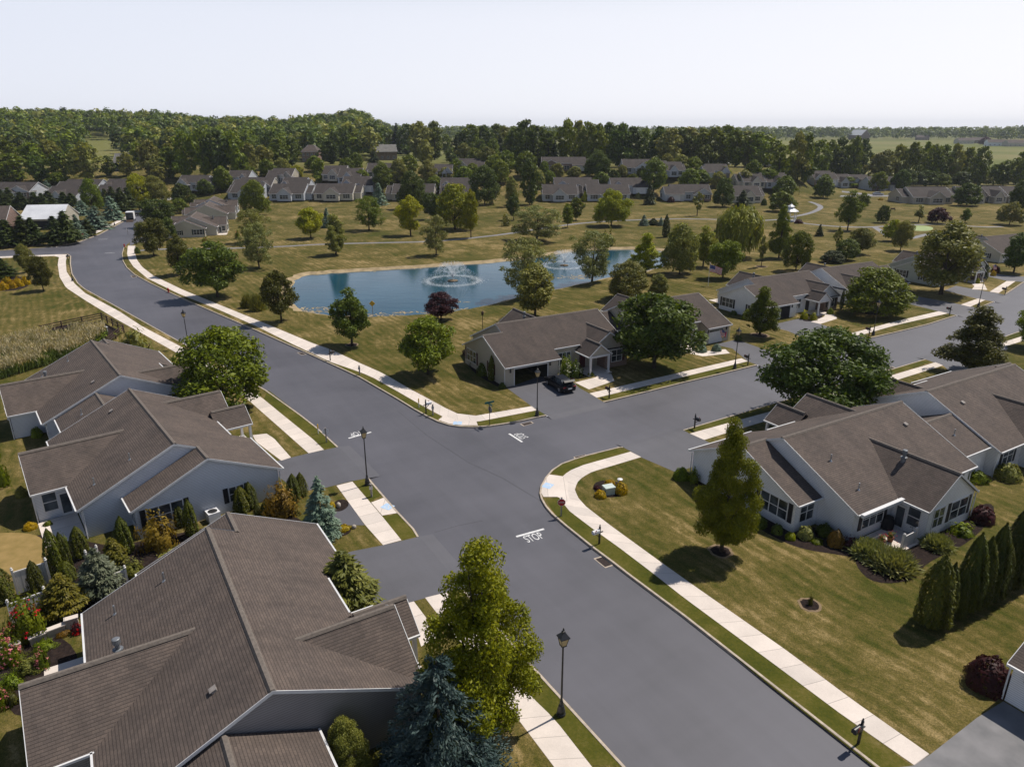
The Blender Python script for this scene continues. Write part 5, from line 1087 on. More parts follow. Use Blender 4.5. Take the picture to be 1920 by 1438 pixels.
for j in range(36):
    y = 452 + j * 13 * (1 + j * .008)
    for i in range(90):
        u = -420 + i * 1150 / 90 * 1.0 + rw.uniform(-6, 6) * 1.6; x = (u - 960) / 1331 * y + rw.uniform(-3, 3); yy = y + rw.uniform(-5, 5)
        v = 240 + (29 - hill_h(x, yy)) * 1331 / yy
        if u > 735 or (196 < u < 268 and yy < 625): continue
        if rw.random() < .12: continue
        hh = rw.uniform(12, 19); sp.append((x, yy, hill_h(x, yy), hh, hh * rw.uniform(.6, .85)))
mass('woodland', 'dense woodland covering the low hill on the left', sp, 3, ['leaf_mid', 'leaf_dark', 'leaf_dark', 'leaf_mid', 'leaf_olive', 'needle_dark'], .95, 180)
sp = []
for j in range(16):
    y = 1250 + j * 65
    for i in range(130):
        u = 700 + i * 10.5 + rw.uniform(-5, 5); x = (u - 960) / 1331 * y
        if u > 1500 and y < 1500 and not (u > 1770): continue
        if u > 1150 and y < 1330: continue
        sp.append((x, y + rw.uniform(-20, 20), hill_h(x, y), rw.uniform(14, 25) * (1.1 if 1840 < u else 1), rw.uniform(14, 22)))
mass('far_woodland', 'distant band of woods along the horizon', sp, 8, ['leaf_mid', 'leaf_dark', 'leaf_mid', 'leaf_dark'], 1.3, 80)
rb = random.Random(21)
belt = []
LB = {'hill': 'leafy tree in the belt at the foot of the wooded hill', 'mid': 'tall tree in the belt behind the middle far houses', 'A': 'tall tree in the long row between the far houses and fields', 'B': 'tall tree in the row above the parked cars', 'C': 'tall wispy tree in the row below the far fields'}
for u, v, w_, vt in [(165, 338, 66, 266), (30, 342, 60, 288), (75, 342, 48, 292), (118, 340, 44, 284), (205, 330, 30, 292), (0, 344, 50, 280), (140, 322, 46, 282), (285, 332, 50, 262), (320, 335, 52, 275), (352, 335, 54, 246), (385, 332, 52, 240), (415, 332, 56, 242), (445, 330, 54, 246), (300, 342, 40, 290), (470, 325, 40, 268), (496, 318, 44, 272), (525, 315, 46, 258), (548, 312, 44, 258), (580, 300, 50, 244), (620, 308, 46, 262), (645, 302, 44, 238), (62, 318, 56, 268), (100, 316, 52, 262), (265, 318, 40, 268), (20, 318, 50, 262), (335, 318, 52, 258), (465, 308, 46, 250), (510, 305, 44, 244), (610, 292, 44, 240), (635, 296, 40, 262), (240, 330, 36, 286)]: belt.append(('hill', u, v, w_, vt))
for u, v, w_, vt in [(662, 300, 42, 236), (700, 292, 58, 229), (726, 288, 44, 236), (765, 292, 48, 232), (788, 302, 54, 227), (815, 300, 46, 227), (838, 290, 26, 252), (862, 300, 44, 248), (884, 300, 52, 233), (908, 298, 44, 234), (930, 296, 42, 232), (948, 300, 40, 236), (800, 312, 40, 262), (845, 305, 30, 276), (872, 306, 36, 268), (900, 308, 34, 262), (925, 308, 34, 260)]: belt.append(('mid', u, v, w_, vt))
for u, vt in [(965, 238), (986, 224), (1006, 236), (1028, 246), (1062, 223), (1084, 226), (1100, 228), (1122, 231), (1138, 229), (1160, 231), (1184, 238), (1206, 240), (1232, 236), (1256, 240), (1272, 240), (1290, 238), (1314, 240), (1338, 237), (1356, 235), (1378, 243), (1398, 246), (1418, 247), (1434, 252)]: belt.append(('A', u, 312 + rb.uniform(-2, 2), rb.uniform(46, 66), vt))
for u, vt in [(1458, 272), (1488, 247), (1506, 250), (1530, 262), (1550, 262), (1570, 258), (1592, 256), (1612, 260), (1600, 268)]: belt.append(('B', u, 342 + rb.uniform(-3, 3), rb.uniform(38, 54), vt))
for u, vt in [(1640, 286), (1656, 281), (1680, 271), (1702, 266), (1728, 265), (1742, 270), (1762, 272), (1784, 269), (1808, 276), (1832, 274), (1880, 300), (1908, 284)]: belt.append(('C', u, 347 + rb.uniform(-4, 4), rb.uniform(34, 50), vt))
for k, u, v, w_, vt in belt:
    plant('tall', rb.choice(['leaf_mid', 'leaf_mid', 'leaf_dark', 'leaf_olive', 'leaf_dark']) if k != 'C' else rb.choice(['leaf_mid', 'leaf_olive']), (u, v), w_, vt, LB[k], {'hill': 'trees at the foot of the wooded hill', 'mid': 'tall trees behind the middle far houses', 'A': 'long row of tall trees', 'B': 'tall trees above the parked cars', 'C': 'wispy tall trees below the far fields'}[k], 2)
for u, v, w_, vt in [(745, 290, 26, 231), (858, 303, 22, 262), (938, 305, 26, 252), (1000, 312, 30, 252), (1022, 312, 30, 256), (1040, 314, 26, 262), (912, 306, 20, 268)]:
    plant('spruce', 'needle_dark', (u, v), w_, vt, 'dark fir among the trees behind the far middle houses', 'dark firs behind the far houses', 2)
for u, v, w_, vt in [(1700, 350, 40, 318), (1735, 350, 46, 320), (1765, 350, 36, 326), (1800, 350, 40, 322), (1835, 348, 36, 318), (1862, 348, 40, 308), (1890, 346, 44, 318), (1020, 328, 20, 302), (1220, 330, 24, 300), (1275, 326, 34, 290), (1250, 320, 30, 288)]:
    plant('dense', rb.choice(['leaf_mid', 'leaf_dark', 'leaf_olive']), (u, v), w_, vt, 'low bushy tree in the thicket below the tall far trees', 'low bushy trees under the far tree rows', 2)

for u, v, w_, vt, lf, lab in [(890, 318, 40, 278, 'leaf_mid', 'tree left of a small roof in the middle of the far rows'), (915, 322, 42, 276, 'leaf_olive', 'light tree in the thick middle clump behind the dark round tree'), (938, 345, 40, 300, 'leaf_mid', 'tree filling the gap left of the slim middle tree'), (985, 332, 46, 284, 'leaf_mid', 'tree crown just above the tall dark tree'), (1010, 352, 30, 318, 'leaf_olive', 'light tree at the left end of the white sunroom house'), (650, 326, 34, 296, 'leaf_mid', 'tree between the trimmed evergreens and the stone house'), (748, 342, 42, 298, 'leaf_olive', 'light tree left of the dark globe tree, in the second row'), (815, 362, 36, 330, 'leaf_mid', 'tree at the white gable right of the dark globe tree'), (870, 352, 40, 312, 'leaf_mid', 'tree left of the large dark round tree'), (1185, 356, 30, 326, 'leaf_mid', 'small tree at the wide pale garage'), (1292, 352, 40, 316, 'leaf_mid', 'tree behind the columned far house'), (1345, 350, 30, 322, 'leaf_olive', 'light tree between two roofs of the right cluster'), (1395, 352, 36, 318, 'leaf_olive', 'feathery tree in front of the bright sunroom'), (1440, 352, 44, 316, 'leaf_mid', 'tree at the right end of the roof cluster'), (590, 322, 34, 292, 'leaf_mid', 'tree beside the two-storey brick house'), (530, 322, 30, 296, 'leaf_olive', 'pale tree behind the small far roof'), (470, 336, 30, 312, 'leaf_mid', 'tree beside the uppermost left house'), (1030, 345, 26, 320, 'leaf_mid', 'small tree behind the white sunroom roof'), (1150, 344, 26, 318, 'leaf_dark', 'dark tree above the roof of the middle row'), (680, 345, 34, 318, 'leaf_mid', 'tree behind the cream end wall')]:
    plant('dense', lf, (u, v), w_, vt, lab)
# ---------------------------------------------------------------- street furniture
def G0(u, v, z=GZ): return P(u, v, z)
def make_lamp():
    o = thing('street_lamp', '', 'street lamp'); b = MB(); b.lathe([(.24, 0), (.24, .12), (.2, .16), (.22, .3), (.17, .5), (.15, .62), (.1, .68), (.09, .9), (.06, .98)], 12); b.build('base', 'black', o)
    p = MB(); p.lathe([(.06, .9), (.05, 3.0), (.045, 4.32), (.07, 4.34), (.07, 4.4), (.13, 4.44)], 10); p.build('pole', 'black', o)
    g = MB(); g.lathe([(.16, 4.44), (.29, 4.93)], 4, rot=.785); l = g.build('lantern', 'lamp_glass', o)
    f = MB()
    for k in range(4):
        a = .785 + k * math.pi / 2; f.tube([(.17 * math.cos(a), .17 * math.sin(a), 4.44), (.305 * math.cos(a), .305 * math.sin(a), 4.94)], .016, 4)
    f.lathe([(.2, 4.42), (.2, 4.46)], 4, rot=.785); f.build('frame', 'black', l)
    c = MB(); c.lathe([(.37, 4.93), (.37, 4.97), (.12, 5.2), (.1, 5.3), (.05, 5.32), (.05, 5.4), (.01, 5.5)], 4, rot=.785); c.build('lantern_cap', 'black', o); return o
lamp = make_lamp(); first = True
for u, v, lab in [(1052, 1339, 'nearest street lamp, beside the lower walk and its long shadow'), (689, 909, 'street lamp on the grass strip between the two left drives'), (354, 652, 'street lamp behind the round tree on the left walk'), (1007, 780, 'street lamp at the end of the corner house drive'), (1377.5, 691, 'street lamp by the mailbox in front of the flag house drive'),
        (136.5, 527, 'street lamp at the inner corner of the far left junction'), (1637, 628.5, 'street lamp before the round headed tree on the cross street'), (1834, 576, 'street lamp beyond the tallest tree on the cross street'), (215, 423, 'street lamp in front of the blue spruces on the left'), (1497, 372, 'little lamp where the winding path meets the far street')]:
    o = lamp if first else copy_tree(lamp); first = False; o.location = G0(u, v); tag(o, lab, 'street lamp', 'black lantern street lamps')
    o.rotation_euler.z = u % 3
MAT['box_white'] = M('white_enamel', (.7, .7, .72), (.62, .62, .64), 5, .4)
def make_mailbox(boxm):
    o = thing('mailbox', '', 'mailbox'); p = MB(); p.box(-.055, .055, -.055, .055, 0, 1.42); p.lathe([(.07, 1.42), (.07, 1.46), (.03, 1.5), (.055, 1.56), (.01, 1.64)], 8); p.box(-.03, .03, -.62, .3, .93, 1.0)
    p.mesh([Vector(q) for q in ((-.02, -.05, .6), (.02, -.05, .6), (.02, -.42, .93), (-.02, -.42, .93), (-.02, -.05, .66), (.02, -.05, .66), (.02, -.34, .93), (-.02, -.34, .93))], [(0, 1, 2, 3), (4, 7, 6, 5), (0, 4, 5, 1), (0, 3, 7, 4), (1, 5, 6, 2)]); p.build('post', 'black', o)
    b = MB(); pr = [(-.13, 1.0), (-.13, 1.16)] + [(-.13 * math.cos(a), 1.16 + .13 * math.sin(a)) for a in [math.pi * k / 8 for k in range(1, 8)]] + [(.13, 1.16), (.13, 1.0)]
    n = len(pr); vs = [Vector((x, y, z)) for y in (-.66, -.06) for x, z in pr]; b.mesh(vs, [(i, (i + 1) % n, (i + 1) % n + n, i + n) for i in range(n)] + [tuple(range(n - 1, -1, -1)), tuple(range(n, 2 * n))]); b.build('box', boxm, o)
    f = MB(); f.box(.13, .145, -.5, -.46, 1.1, 1.34); f.box(.13, .145, -.5, -.38, 1.27, 1.34); f.build('flag', 'red', o); return o
mbk, mwh = make_mailbox('black'), make_mailbox('box_white'); fb = fw_ = True
for u, v, a, wht, lab in [(1123.4, 1019.5, 32, 1, 'white mailbox on a black post by the stop sign walk'), (1609, 1394, 32, 0, 'black mailbox near the pale drive at the bottom right'), (619.4, 676, 212, 0, 'black mailbox on the verge below the egg-shaped tree'), (798.8, 775, 212, 1, 'mailbox with a pale box beside the yellow marker post'),
        (1142, 747, 302, 0, 'mailbox at the right side of the black car drive'), (1402, 685, 302, 0, 'mailbox beside the lamp before the flag house'), (1302, 803, 122, 0, 'mailbox standing alone at the near kerb of the cross street'), (1629, 631, 302, 0, 'mailbox beside the lamp before the round headed tree'), (1780, 591.5, 302, 0, 'mailbox at the shaded drive behind the bronze-green tree'), (1884, 553, 310, 0, 'last mailbox on the cross street before the bend')]:
    if wht: o = mwh if fw_ else copy_tree(mwh); fw_ = False
    else: o = mbk if fb else copy_tree(mbk); fb = False
    o.location = G0(u, v); o.rotation_euler.z = R(a - 90 + 0); tag(o, lab, 'mailbox', 'mailboxes along the kerbs')
    o.rotation_euler.z = R(a + 90 - 180 + 180) if False else R(a - 90)
def text_mesh(body, wdt, hgt, ext_=0):
    c = bpy.data.curves.new('lettering', 'FONT'); c.body = body; c.align_x = 'CENTER'; c.align_y = 'CENTER'; c.extrude = ext_
    o = bpy.data.objects.new('lettering', c); COL.objects.link(o); dg = bpy.context.evaluated_depsgraph_get(); me = bpy.data.meshes.new_from_object(o.evaluated_get(dg)); bpy.data.objects.remove(o)
    xs = [v.co.x for v in me.vertices]; ys = [v.co.y for v in me.vertices]; cx, cy = (max(xs) + min(xs)) / 2, (max(ys) + min(ys)) / 2; sx, sy = wdt / (max(xs) - min(xs)), hgt / (max(ys) - min(ys))
    for v in me.vertices: v.co.x = (v.co.x - cx) * sx; v.co.y = (v.co.y - cy) * sy
    return me
for (b0, b1), tc, lab in [(((968, 1006), (1020, 991.5)), (1000.5, 1007), 'white STOP lettering and bar on the road nearest the viewer'), (((954.6, 813), (979, 828.5)), (977, 817), 'white STOP lettering and bar at the mouth of the cross street'), (((653.6, 821.7), (696, 810)), (670, 812.5), 'white STOP lettering and bar on the long street behind the lamp'),
        (((196, 475), (215, 474)), None, 'white stop bar on the road at the far left junction'), (((184, 449), (202, 448.5)), None, 'white stop bar beyond the far left junction')]:
    A, B = P(*b0), P(*b1); mid = (A + B) / 2; o = thing('road_marking', lab, 'road marking', mid)
    d = (B - A).normalized(); n = Vector((-d.y, d.x, 0)); mb = MB(); z = Vector((0, 0, .005))
    mb.poly([A - mid - n * .11 + z, B - mid - n * .11 + z, B - mid + n * .11 + z, A - mid + n * .11 + z]); mb.build('stop_bar', 'paint', o)
    if tc:
        C = P(*tc); h = (mid - C); h -= d * h.dot(d); h.normalize(); r = Vector((h.y, -h.x, 0)); me = text_mesh('STOP', (B - A).length * .6, .92)
        me.materials.append(MAT['paint']); l = link('lettering', me, o, (C - mid) + Vector((0, 0, .005)), math.atan2(r.y, r.x))
def octagon(rad, y0, y1):
    m = MB(); p = [(rad * math.cos(math.pi / 8 + k * math.pi / 4), rad * math.sin(math.pi / 8 + k * math.pi / 4)) for k in range(8)]; n = 8
    m.mesh([Vector((x, y0, z)) for x, z in p] + [Vector((x, y1, z)) for x, z in p], [tuple(range(8)), tuple(range(15, 7, -1))] + [(i, i + 8, (i + 1) % 8 + 8, (i + 1) % 8) for i in range(8)]); return m
def stop_sign(u, v, ang, h, lab, name='stop_sign', blades=False, rad=.33):
    """ang: the direction the red face looks towards"""
    o = thing(name, lab, 'road sign', G0(u, v), R(ang + 90)); p = MB()
    if blades: p.tube([(0, .05, 0), (0, .05, h + .9)], .035, 8); p.build('post', 'black', o)
    else: p.box(-.05, .05, 0, .1, 0, h + .34); p.box(-.07, .07, -.02, .12, h + .34, h + .4); p.build('post', 'post', o)
    T = Matrix.Translation((0, 0, h)); b = octagon(rad, -.035, -.012); b.v = [(x, y, z + h) for x, y, z in b.v]; pl = b.build('sign_plate', 'white' if not blades else 'post', o)
    f = octagon(rad * .93, -.042, -.037); f.v = [(x, y, z + h) for x, y, z in f.v]; f.build('red_face', 'red', pl)
    me = text_mesh('STOP', rad * 1.35, rad * .5); me.materials.append(MAT['white']); l = link('lettering', me, pl, (0, -.046, h)); l.rotation_euler = (R(90), 0, 0)
    if blades:
        for k, (a, z) in enumerate(((0, h + .62), (90, h + .8))):
            m = MB(); m.box(-.55, .55, -.012, .012, -.09, .09); m.build('street_blade', 'green', o, (0, .05, z), R(a))
    return o
stop_sign(1052.3, 967.7, 212 + 60, 1.25, 'red stop sign on a grey post beside the curved walk')
stop_sign(919, 797.5, 32, 1.75, 'street name sign with green blades over a stop sign seen from behind', 'street_sign', True, .38)
stop_sign(612, 829, 122, 1.15, 'low stop sign on a pale post seen from behind, left kerb of the long street')
stop_sign(240, 441, 200, 1.6, 'small stop sign at the far side street corner')
stop_sign(157, 451, 300, 1.6, 'small stop sign before the evergreens at the far left junction')
def marker(u, v, h, r, m, lab, name, cap=None):
    o = thing(name, lab, 'post', G0(u, v)); b = MB(); b.tube([(0, 0, 0), (0, 0, h)], r, 8); b.build('shaft', m, o)
    if cap: c = MB(); c.lathe([(r * 1.25, h * .55), (r * 1.25, h), (r * .5, h * 1.04)], 8); c.build('sleeve', cap, o)
    return o
marker(785.6, 763.5, 1.0, .05, 'white', 'yellow-topped marker post beside the pale mailbox', 'marker_post', 'yellow'); marker(597, 813, 1.0, .05, 'white', 'yellow-topped marker post on the left verge', 'marker_post', 'yellow')
def sign_post(u, v, h, lab):
    o = thing('utility_post', lab, 'post', G0(u, v)); b = MB(); b.box(-.07, .07, -.07, .07, 0, h); b.box(-.09, .09, -.09, .09, h, h + .05); b.build('shaft', 'post', o); c = MB(); c.box(-.13, .13, -.11, .0, h * .62, h * .86); c.build('meter_box', 'steel', o); return o
sign_post(674.5, 702.5, 1.15, 'plain grey wooden post on the verge of the long street'); sign_post(812, 778.5, 1.2, 'grey post with a small box at the corner ramp'); sign_post(697, 931, 1.15, 'grey post with a small box in front of the lamp between the drives')
def hydrant(u, v, lab):
    o = thing('fire_hydrant', lab, 'hydrant', G0(u, v)); b = MB(); b.lathe([(.2, 0), (.2, .06), (.13, .08), (.13, .55), (.17, .57), (.17, .62), (.15, .68), (.06, .8), (.05, .86), (.01, .87)], 12); b.build('barrel', 'red', o, smooth=False)
    for a in (0, math.pi / 2, math.pi): c = MB(); c.tube([(.1 * math.cos(a), .1 * math.sin(a), .45), (.24 * math.cos(a), .24 * math.sin(a), .45)], .07, 8); c.build('nozzle', 'red', o)
hydrant(316, 548, 'red fire hydrant on the verge inside the long bend'); hydrant(233.5, 463.5, 'red fire hydrant at the side street corner')
def drain(c, lab):
    p = [P(*q) for q in c]; mid = sum(p, Vector()) / 4; o = thing('storm_drain', lab, 'drain', mid); q = [x - mid for x in p]; mb = MB(); z0, z1 = Vector((0, 0, .005)), Vector((0, 0, .009)); f = .82
    for i in range(4): j = (i + 1) % 4; mb.poly([q[i] + z1, q[j] + z1, q[j] * f + z1, q[i] * f + z1])
    mb.build('frame', 'kerb', o); g = MB(); g.poly([x * f + z0 for x in q]); 
    for k in range(1, 9):
        t = k / 9; a, b = (q[0] * f).lerp(q[1] * f, t), (q[3] * f).lerp(q[2] * f, t); d = (q[1] - q[0]).normalized() * .02; g.poly([a - d + z1, a + d + z1, b + d + z1, b - d + z1])
    g.build('grate', 'iron', o)
drain([(1112.8, 1047), (1129, 1042), (1150.5, 1060), (1135, 1065)], 'storm drain with a tan frame by the near right kerb'); drain([(1075, 857), (1098, 852), (1103, 855.5), (1079, 861)], 'storm drain at the curved corner kerb of the cross street'); drain([(974.6, 795), (996, 790.2), (1001, 793.5), (981.6, 799)], 'storm drain before the corner house lamp')
drain([(557, 661), (567, 661), (575, 664.5), (565, 666.2)], 'storm drain on the long street above the mailbox'); drain([(1657, 691.5), (1673, 687), (1680, 690), (1664, 695)], 'storm drain in the cross street before the right hand houses'); drain([(245, 517), (254, 517), (257, 519.5), (248, 521)], 'storm drain inside the far bend')
def wheelchair(u, v, ang, lab):
    c = P(u, v); o = thing('access_marking', lab, 'pavement marking', (c.x, c.y, GZ + .0225), R(ang)); b = MB(); b.poly([(-.45, -.4, 0), (.45, -.4, 0), (.45, .4, 0), (-.45, .4, 0)]); b.build('blue_panel', 'blue', o)
    w = MB(); n = 14
    for k in range(10):
        a0, a1 = [math.radians(150 + t * 24) for t in (k, k + 1)]; w.poly([(.2 * math.cos(a0), -.1 + .2 * math.sin(a0), .004), (.2 * math.cos(a1), -.1 + .2 * math.sin(a1), .004), (.14 * math.cos(a1), -.1 + .14 * math.sin(a1), .004), (.14 * math.cos(a0), -.1 + .14 * math.sin(a0), .004)])
    w.poly([(.06 * math.cos(k * .785) - .04, .28 + .06 * math.sin(k * .785), .004) for k in range(8)])
    for q in ([(-.06, .2), (0, .2), (.02, -.02), (-.04, -.02)], [(-.02, .02), (.18, .02), (.18, -.03), (-.02, -.03)], [(.14, .0), (.2, .0), (.28, -.24), (.22, -.24)], [(-.02, .13), (.14, .13), (.14, .09), (-.02, .09)]): w.poly([(x, y, .0045) for x, y in q])
    w.build('wheelchair_symbol', 'paint', o)
wheelchair(1027, 913, 60, 'blue wheelchair panel on the curved corner ramp'); wheelchair(858, 795.3, 0, 'blue wheelchair panel on the ramp by the corner house lawn'); wheelchair(727, 952.5, -30, 'blue wheelchair panel on the ramp between the left drives')
# ---------------------------------------------------------------- cars
def paint(name, c):
    m, nt, b = newmat(name, .38, .22); b.inputs['Base Color'].default_value = (*c, 1); b.inputs['Coat Weight'].default_value = 0; MAT[name] = m
paint('car_black', (.006, .006, .009)); paint('car_white', (.7, .7, .7)); paint('car_silver', (.35, .36, .38)); MAT['tyre'] = M('tyre', (.012, .012, .012), (.02, .02, .02), 5, .8); MAT['tail'] = M('tail_lamp', (.35, .01, .01), (.25, .01, .01), 5, .25, .5); MAT['head'] = M('head_lamp', (.6, .6, .6), (.5, .5, .5), 5, .15, .5)
def loft(mb, secs, m=0, close=True):
    n = len(secs[0]); vs = [Vector(p) for s in secs for p in s]; mb.mesh(vs, [(i * n + k, i * n + (k + 1) % n, (i + 1) * n + (k + 1) % n, (i + 1) * n + k) for i in range(len(secs) - 1) for k in range(n)] + [tuple(range(n - 1, -1, -1)), tuple(range((len(secs) - 1) * n, len(secs) * n))], m)
def make_car(pt, trunk_open=False, suv=False):
    o = thing('parked_car', '', 'car'); b = MB()
    st = [(2.42, .36, .62, .72), (2.3, .24, .74, .84), (1.7, .2, .86, .9), (.9, .19, .95, .91), (-.9, .19, .98, .91), (-1.7, .2, 1.0, .9), (-2.25, .26, .98, .85), (-2.42, .38, .8, .78)]
    if suv: st = [(x, zl, zh + .16, w) for x, zl, zh, w in st]
    secs = [[(x, -w * .92, zl), (x, w * .92, zl), (x, w, zl + .2), (x, w, zh - .16), (x, w * .9, zh), (x, w * .4, zh + .04), (x, -w * .4, zh + .04), (x, -w * .9, zh), (x, -w, zh - .16), (x, -w, zl + .2)] for x, zl, zh, w in st]
    loft(b, secs); bo = b.build('body', pt, o, smooth=False)
    zb = .95 + (.16 if suv else 0); rf, rr, xr, fx_ = (1.44, 1.44, -1.6, 1.05) if not suv else (1.78, 1.76, -2.0, 1.05)
    tx = xr - (.55 if not suv else .3)
    g = MB(); loft(g, [[(fx_, -.78, zb), (fx_, .78, zb), (.35, .62, rf), (.35, -.62, rf)], [(tx, -.76, zb), (tx, .76, zb), (xr + .35, .6, rr), (xr + .35, -.6, rr)]]); g.build('windows', 'glass', o)
    r = MB(); loft(r, [[(.42, -.63, rf - .02), (.42, .63, rf - .02), (.38, .6, rf + .035), (.38, -.6, rf + .035)], [(xr + .3, -.61, rr - .02), (xr + .3, .61, rr - .02), (xr + .35, .58, rr + .03), (xr + .35, -.58, rr + .03)]]); r.build('roof', pt, o)
    pl = MB()
    for s in (-1, 1):
        pl.tube([(fx_, s * .79, zb), (.37, s * .635, rf)], .035, 4); pl.tube([(tx, s * .77, zb), (xr + .35, s * .61, rr)], .05, 4); pl.tube([(-.45, s * .785, zb), (-.5, s * .625, rr + .005)], .03, 4)
    pl.build('pillars', pt, o)
    for x in (1.45, -1.42):
        for s in (-1, 1):
            w = link('wheel', None, o, (x, s * .8, .33)); w.empty_display_size = .1
            t = MB(); t.lathe([(.22, -.11), (.31, -.11), (.33, -.07), (.33, .07), (.31, .11), (.22, .11)], 18, 0, Matrix.Rotation(R(90), 4, 'X')); t.build('tyre', 'tyre', w)
            k = MB(); k.lathe([(.05, -.12), (.22, -.112), (.22, .112), (.05, .12)], 10, 0, Matrix.Rotation(R(90), 4, 'X')); k.build('rim', 'steel', w)
    dz = .16 if suv else 0
    for s in (-1, 1):
        h = MB(); h.box(2.24, 2.36, s * .62 - .16, s * .62 + .16, .58 + dz, .7 + dz); h.build('headlight', 'head', o)
        h = MB(); h.box(-2.41, -2.28, s * .66 - .16, s * .66 + .16, .74 + dz, .92 + dz); h.build('tail_light', 'tail', o)
        h = MB(); h.box(.75, .92, s * .98 - .09, s * .98 + .09, zb, zb + .13); h.build('mirror', pt, o)
    h = MB(); h.box(-2.46, -2.4, -.26, .26, .6, .72); h.build('number_plate', 'white', o)
    if trunk_open:
        t = MB(); T = Matrix.Translation((-1.72, 0, 1.03)) @ Matrix.Rotation(R(52), 4, 'Y'); t.box(-.72, 0, -.72, .72, -.03, .03, 0, T); t.box(-.74, -.68, -.7, .7, -.25, .02, 0, T); t.build('trunk_lid', pt, o)
        t = MB(); t.box(-2.3, -1.75, -.66, .66, 1.035, 1.05); t.build('trunk_opening', 'dark', o)
    return o
A, B = P(1024.3, 722), P(1051, 739.4); d = (A - B).normalized(); n_ = Vector((d.y, -d.x, 0)); c = (A + B) / 2 + n_ * .85
car = make_car('car_black', True); car.location = (c.x, c.y, GZ + .006); car.rotation_euler.z = math.atan2(d.y, d.x); tag(car, 'black saloon with its boot lid up on the corner house drive', 'car')
cw, cs, cb = make_car('car_white', suv=True), make_car('car_silver'), make_car('car_black', suv=True); used = set()
for src, u, v, a, lab in [(cw, 313, 377, 60, 'white vehicle at the end of the long street'), (cb, 261, 404, 55, 'dark pickup hitched to the parked trailer'), (cw, 684, 369, 40, 'white car beside the blue spruce at the cream end wall'), (cs, 1646, 366.5, 5, 'dark car on the far street by the round tree'), (cb, 1497, 351, 20, 'dark car beside the yellow shrubs at the far street'), (cw, 1178, 366, 30, 'white car under the pale garage of the middle row')]:
    o = src if src.name not in used else copy_tree(src); used.add(src.name); o.location = P(u, v, GZ + .01); o.rotation_euler.z = R(a); tag(o, lab, 'car')
for i, u in enumerate([1332, 1346, 1360, 1432, 1440, 1476, 1486, 1531, 1541, 1550, 1606, 1622]):
    o = copy_tree(cw if i % 4 else cs); o.location = GP(u, 309 + (u - 1330) * .028); o.rotation_euler.z = R(10 + 160 * (i % 3)); o.scale = (1.15,) * 3; tag(o, 'pale car in the parked row glimpsed under the tall trees', 'car', 'cars parked under the tall trees')
t = thing('enclosed_trailer', 'pale box trailer with its rear ramp down on the long street', 'trailer', P(246, 414), math.atan2((P(270, 390) - P(246, 413)).y, (P(270, 390) - P(246, 413)).x)); b = MB(); b.box(-2.2, 2.2, -1.15, 1.15, .55, 2.9); b.f = b.f[:4] + b.f[5:]; b.uv = b.uv[:4] + b.uv[5:]; b.m = b.m[:4] + b.m[5:]; b.build('box', 'box_white', t)
b = MB(); b.box(-2.1, 2.1, -1.1, 1.1, .56, .62); b.build('floor', 'dark', t); b = MB(); T = Matrix.Translation((-2.2, 0, .58)) @ Matrix.Rotation(R(-14), 4, 'Y'); b.box(-2.1, 0, -1.05, 1.05, -.05, .02, 0, T); b.build('ramp', 'wood', t)
for s in (-1, 1):
    w = MB(); w.lathe([(.2, -.1), (.34, -.1), (.34, .1), (.2, .1)], 14, 0, Matrix.Translation((0, s * 1.2, .34)) @ Matrix.Rotation(R(90), 4, 'X')); w.build('wheel', 'tyre', t)
b = MB(); b.tube([(2.2, .6, .5), (3.6, 0, .5)], .05, 5); b.tube([(2.2, -.6, .5), (3.6, 0, .5)], .05, 5); b.build('drawbar', 'black', t)
# ---------------------------------------------------------------- flags, gazebo, fountain, fences
MAT['flag_red'] = M('flag_red', (.5, .03, .05), (.42, .03, .04), 4, .8); MAT['flag_white'] = M('flag_white', (.75, .75, .75), (.65, .65, .65), 4, .8); MAT['flag_blue'] = M('flag_blue', (.03, .05, .2), (.02, .04, .16), 4, .8)
def us_flag(parent, loc, rot, w, h, droop=.0, name='flag'):
    mb = MB(); nx = 16
    f = lambda i, j: Vector((w * i / nx, .07 * w * math.sin(i * .8 + j * .12) * (i / nx) ** .5, h * (1 - j / 13) - droop * (i / nx) ** 1.3 * w))
    for i in range(nx):
        for j in range(13):
            can = i < nx * .4 and j < 7; star = can and (i + j) % 2 == 0
            p = [f(i, j), f(i, j + 1), f(i + 1, j + 1), f(i + 1, j)]; mb.poly(p, 2 if can else (0 if j % 2 == 0 else 1))
            if star: c = sum(p, Vector()) / 4; 
            if star: 
                for sg in (-.006, .006): mb.poly([c + (q - c) * .3 + Vector((0, sg, 0)) for q in p], 1)
    o = mb.build(name, ['flag_red', 'flag_white', 'flag_blue'], parent, loc); o.rotation_euler = rot; return o
p = G0(1327.5, 536); hh = HT(p, 495) - GZ; t = thing('flagpole', 'white flagpole with a large national flag behind the white house', 'flagpole', p); b = MB(); b.tube([(0, 0, 0), (0, 0, hh)], [.06, .035], 8); b.lathe([(.02, hh), (.08, hh + .08), (.02, hh + .16)], 8); b.build('pole', 'white', t); us_flag(t, (.04, 0, hh - 1.5), (0, 0, R(-15)), 2.3, 1.35, .25)
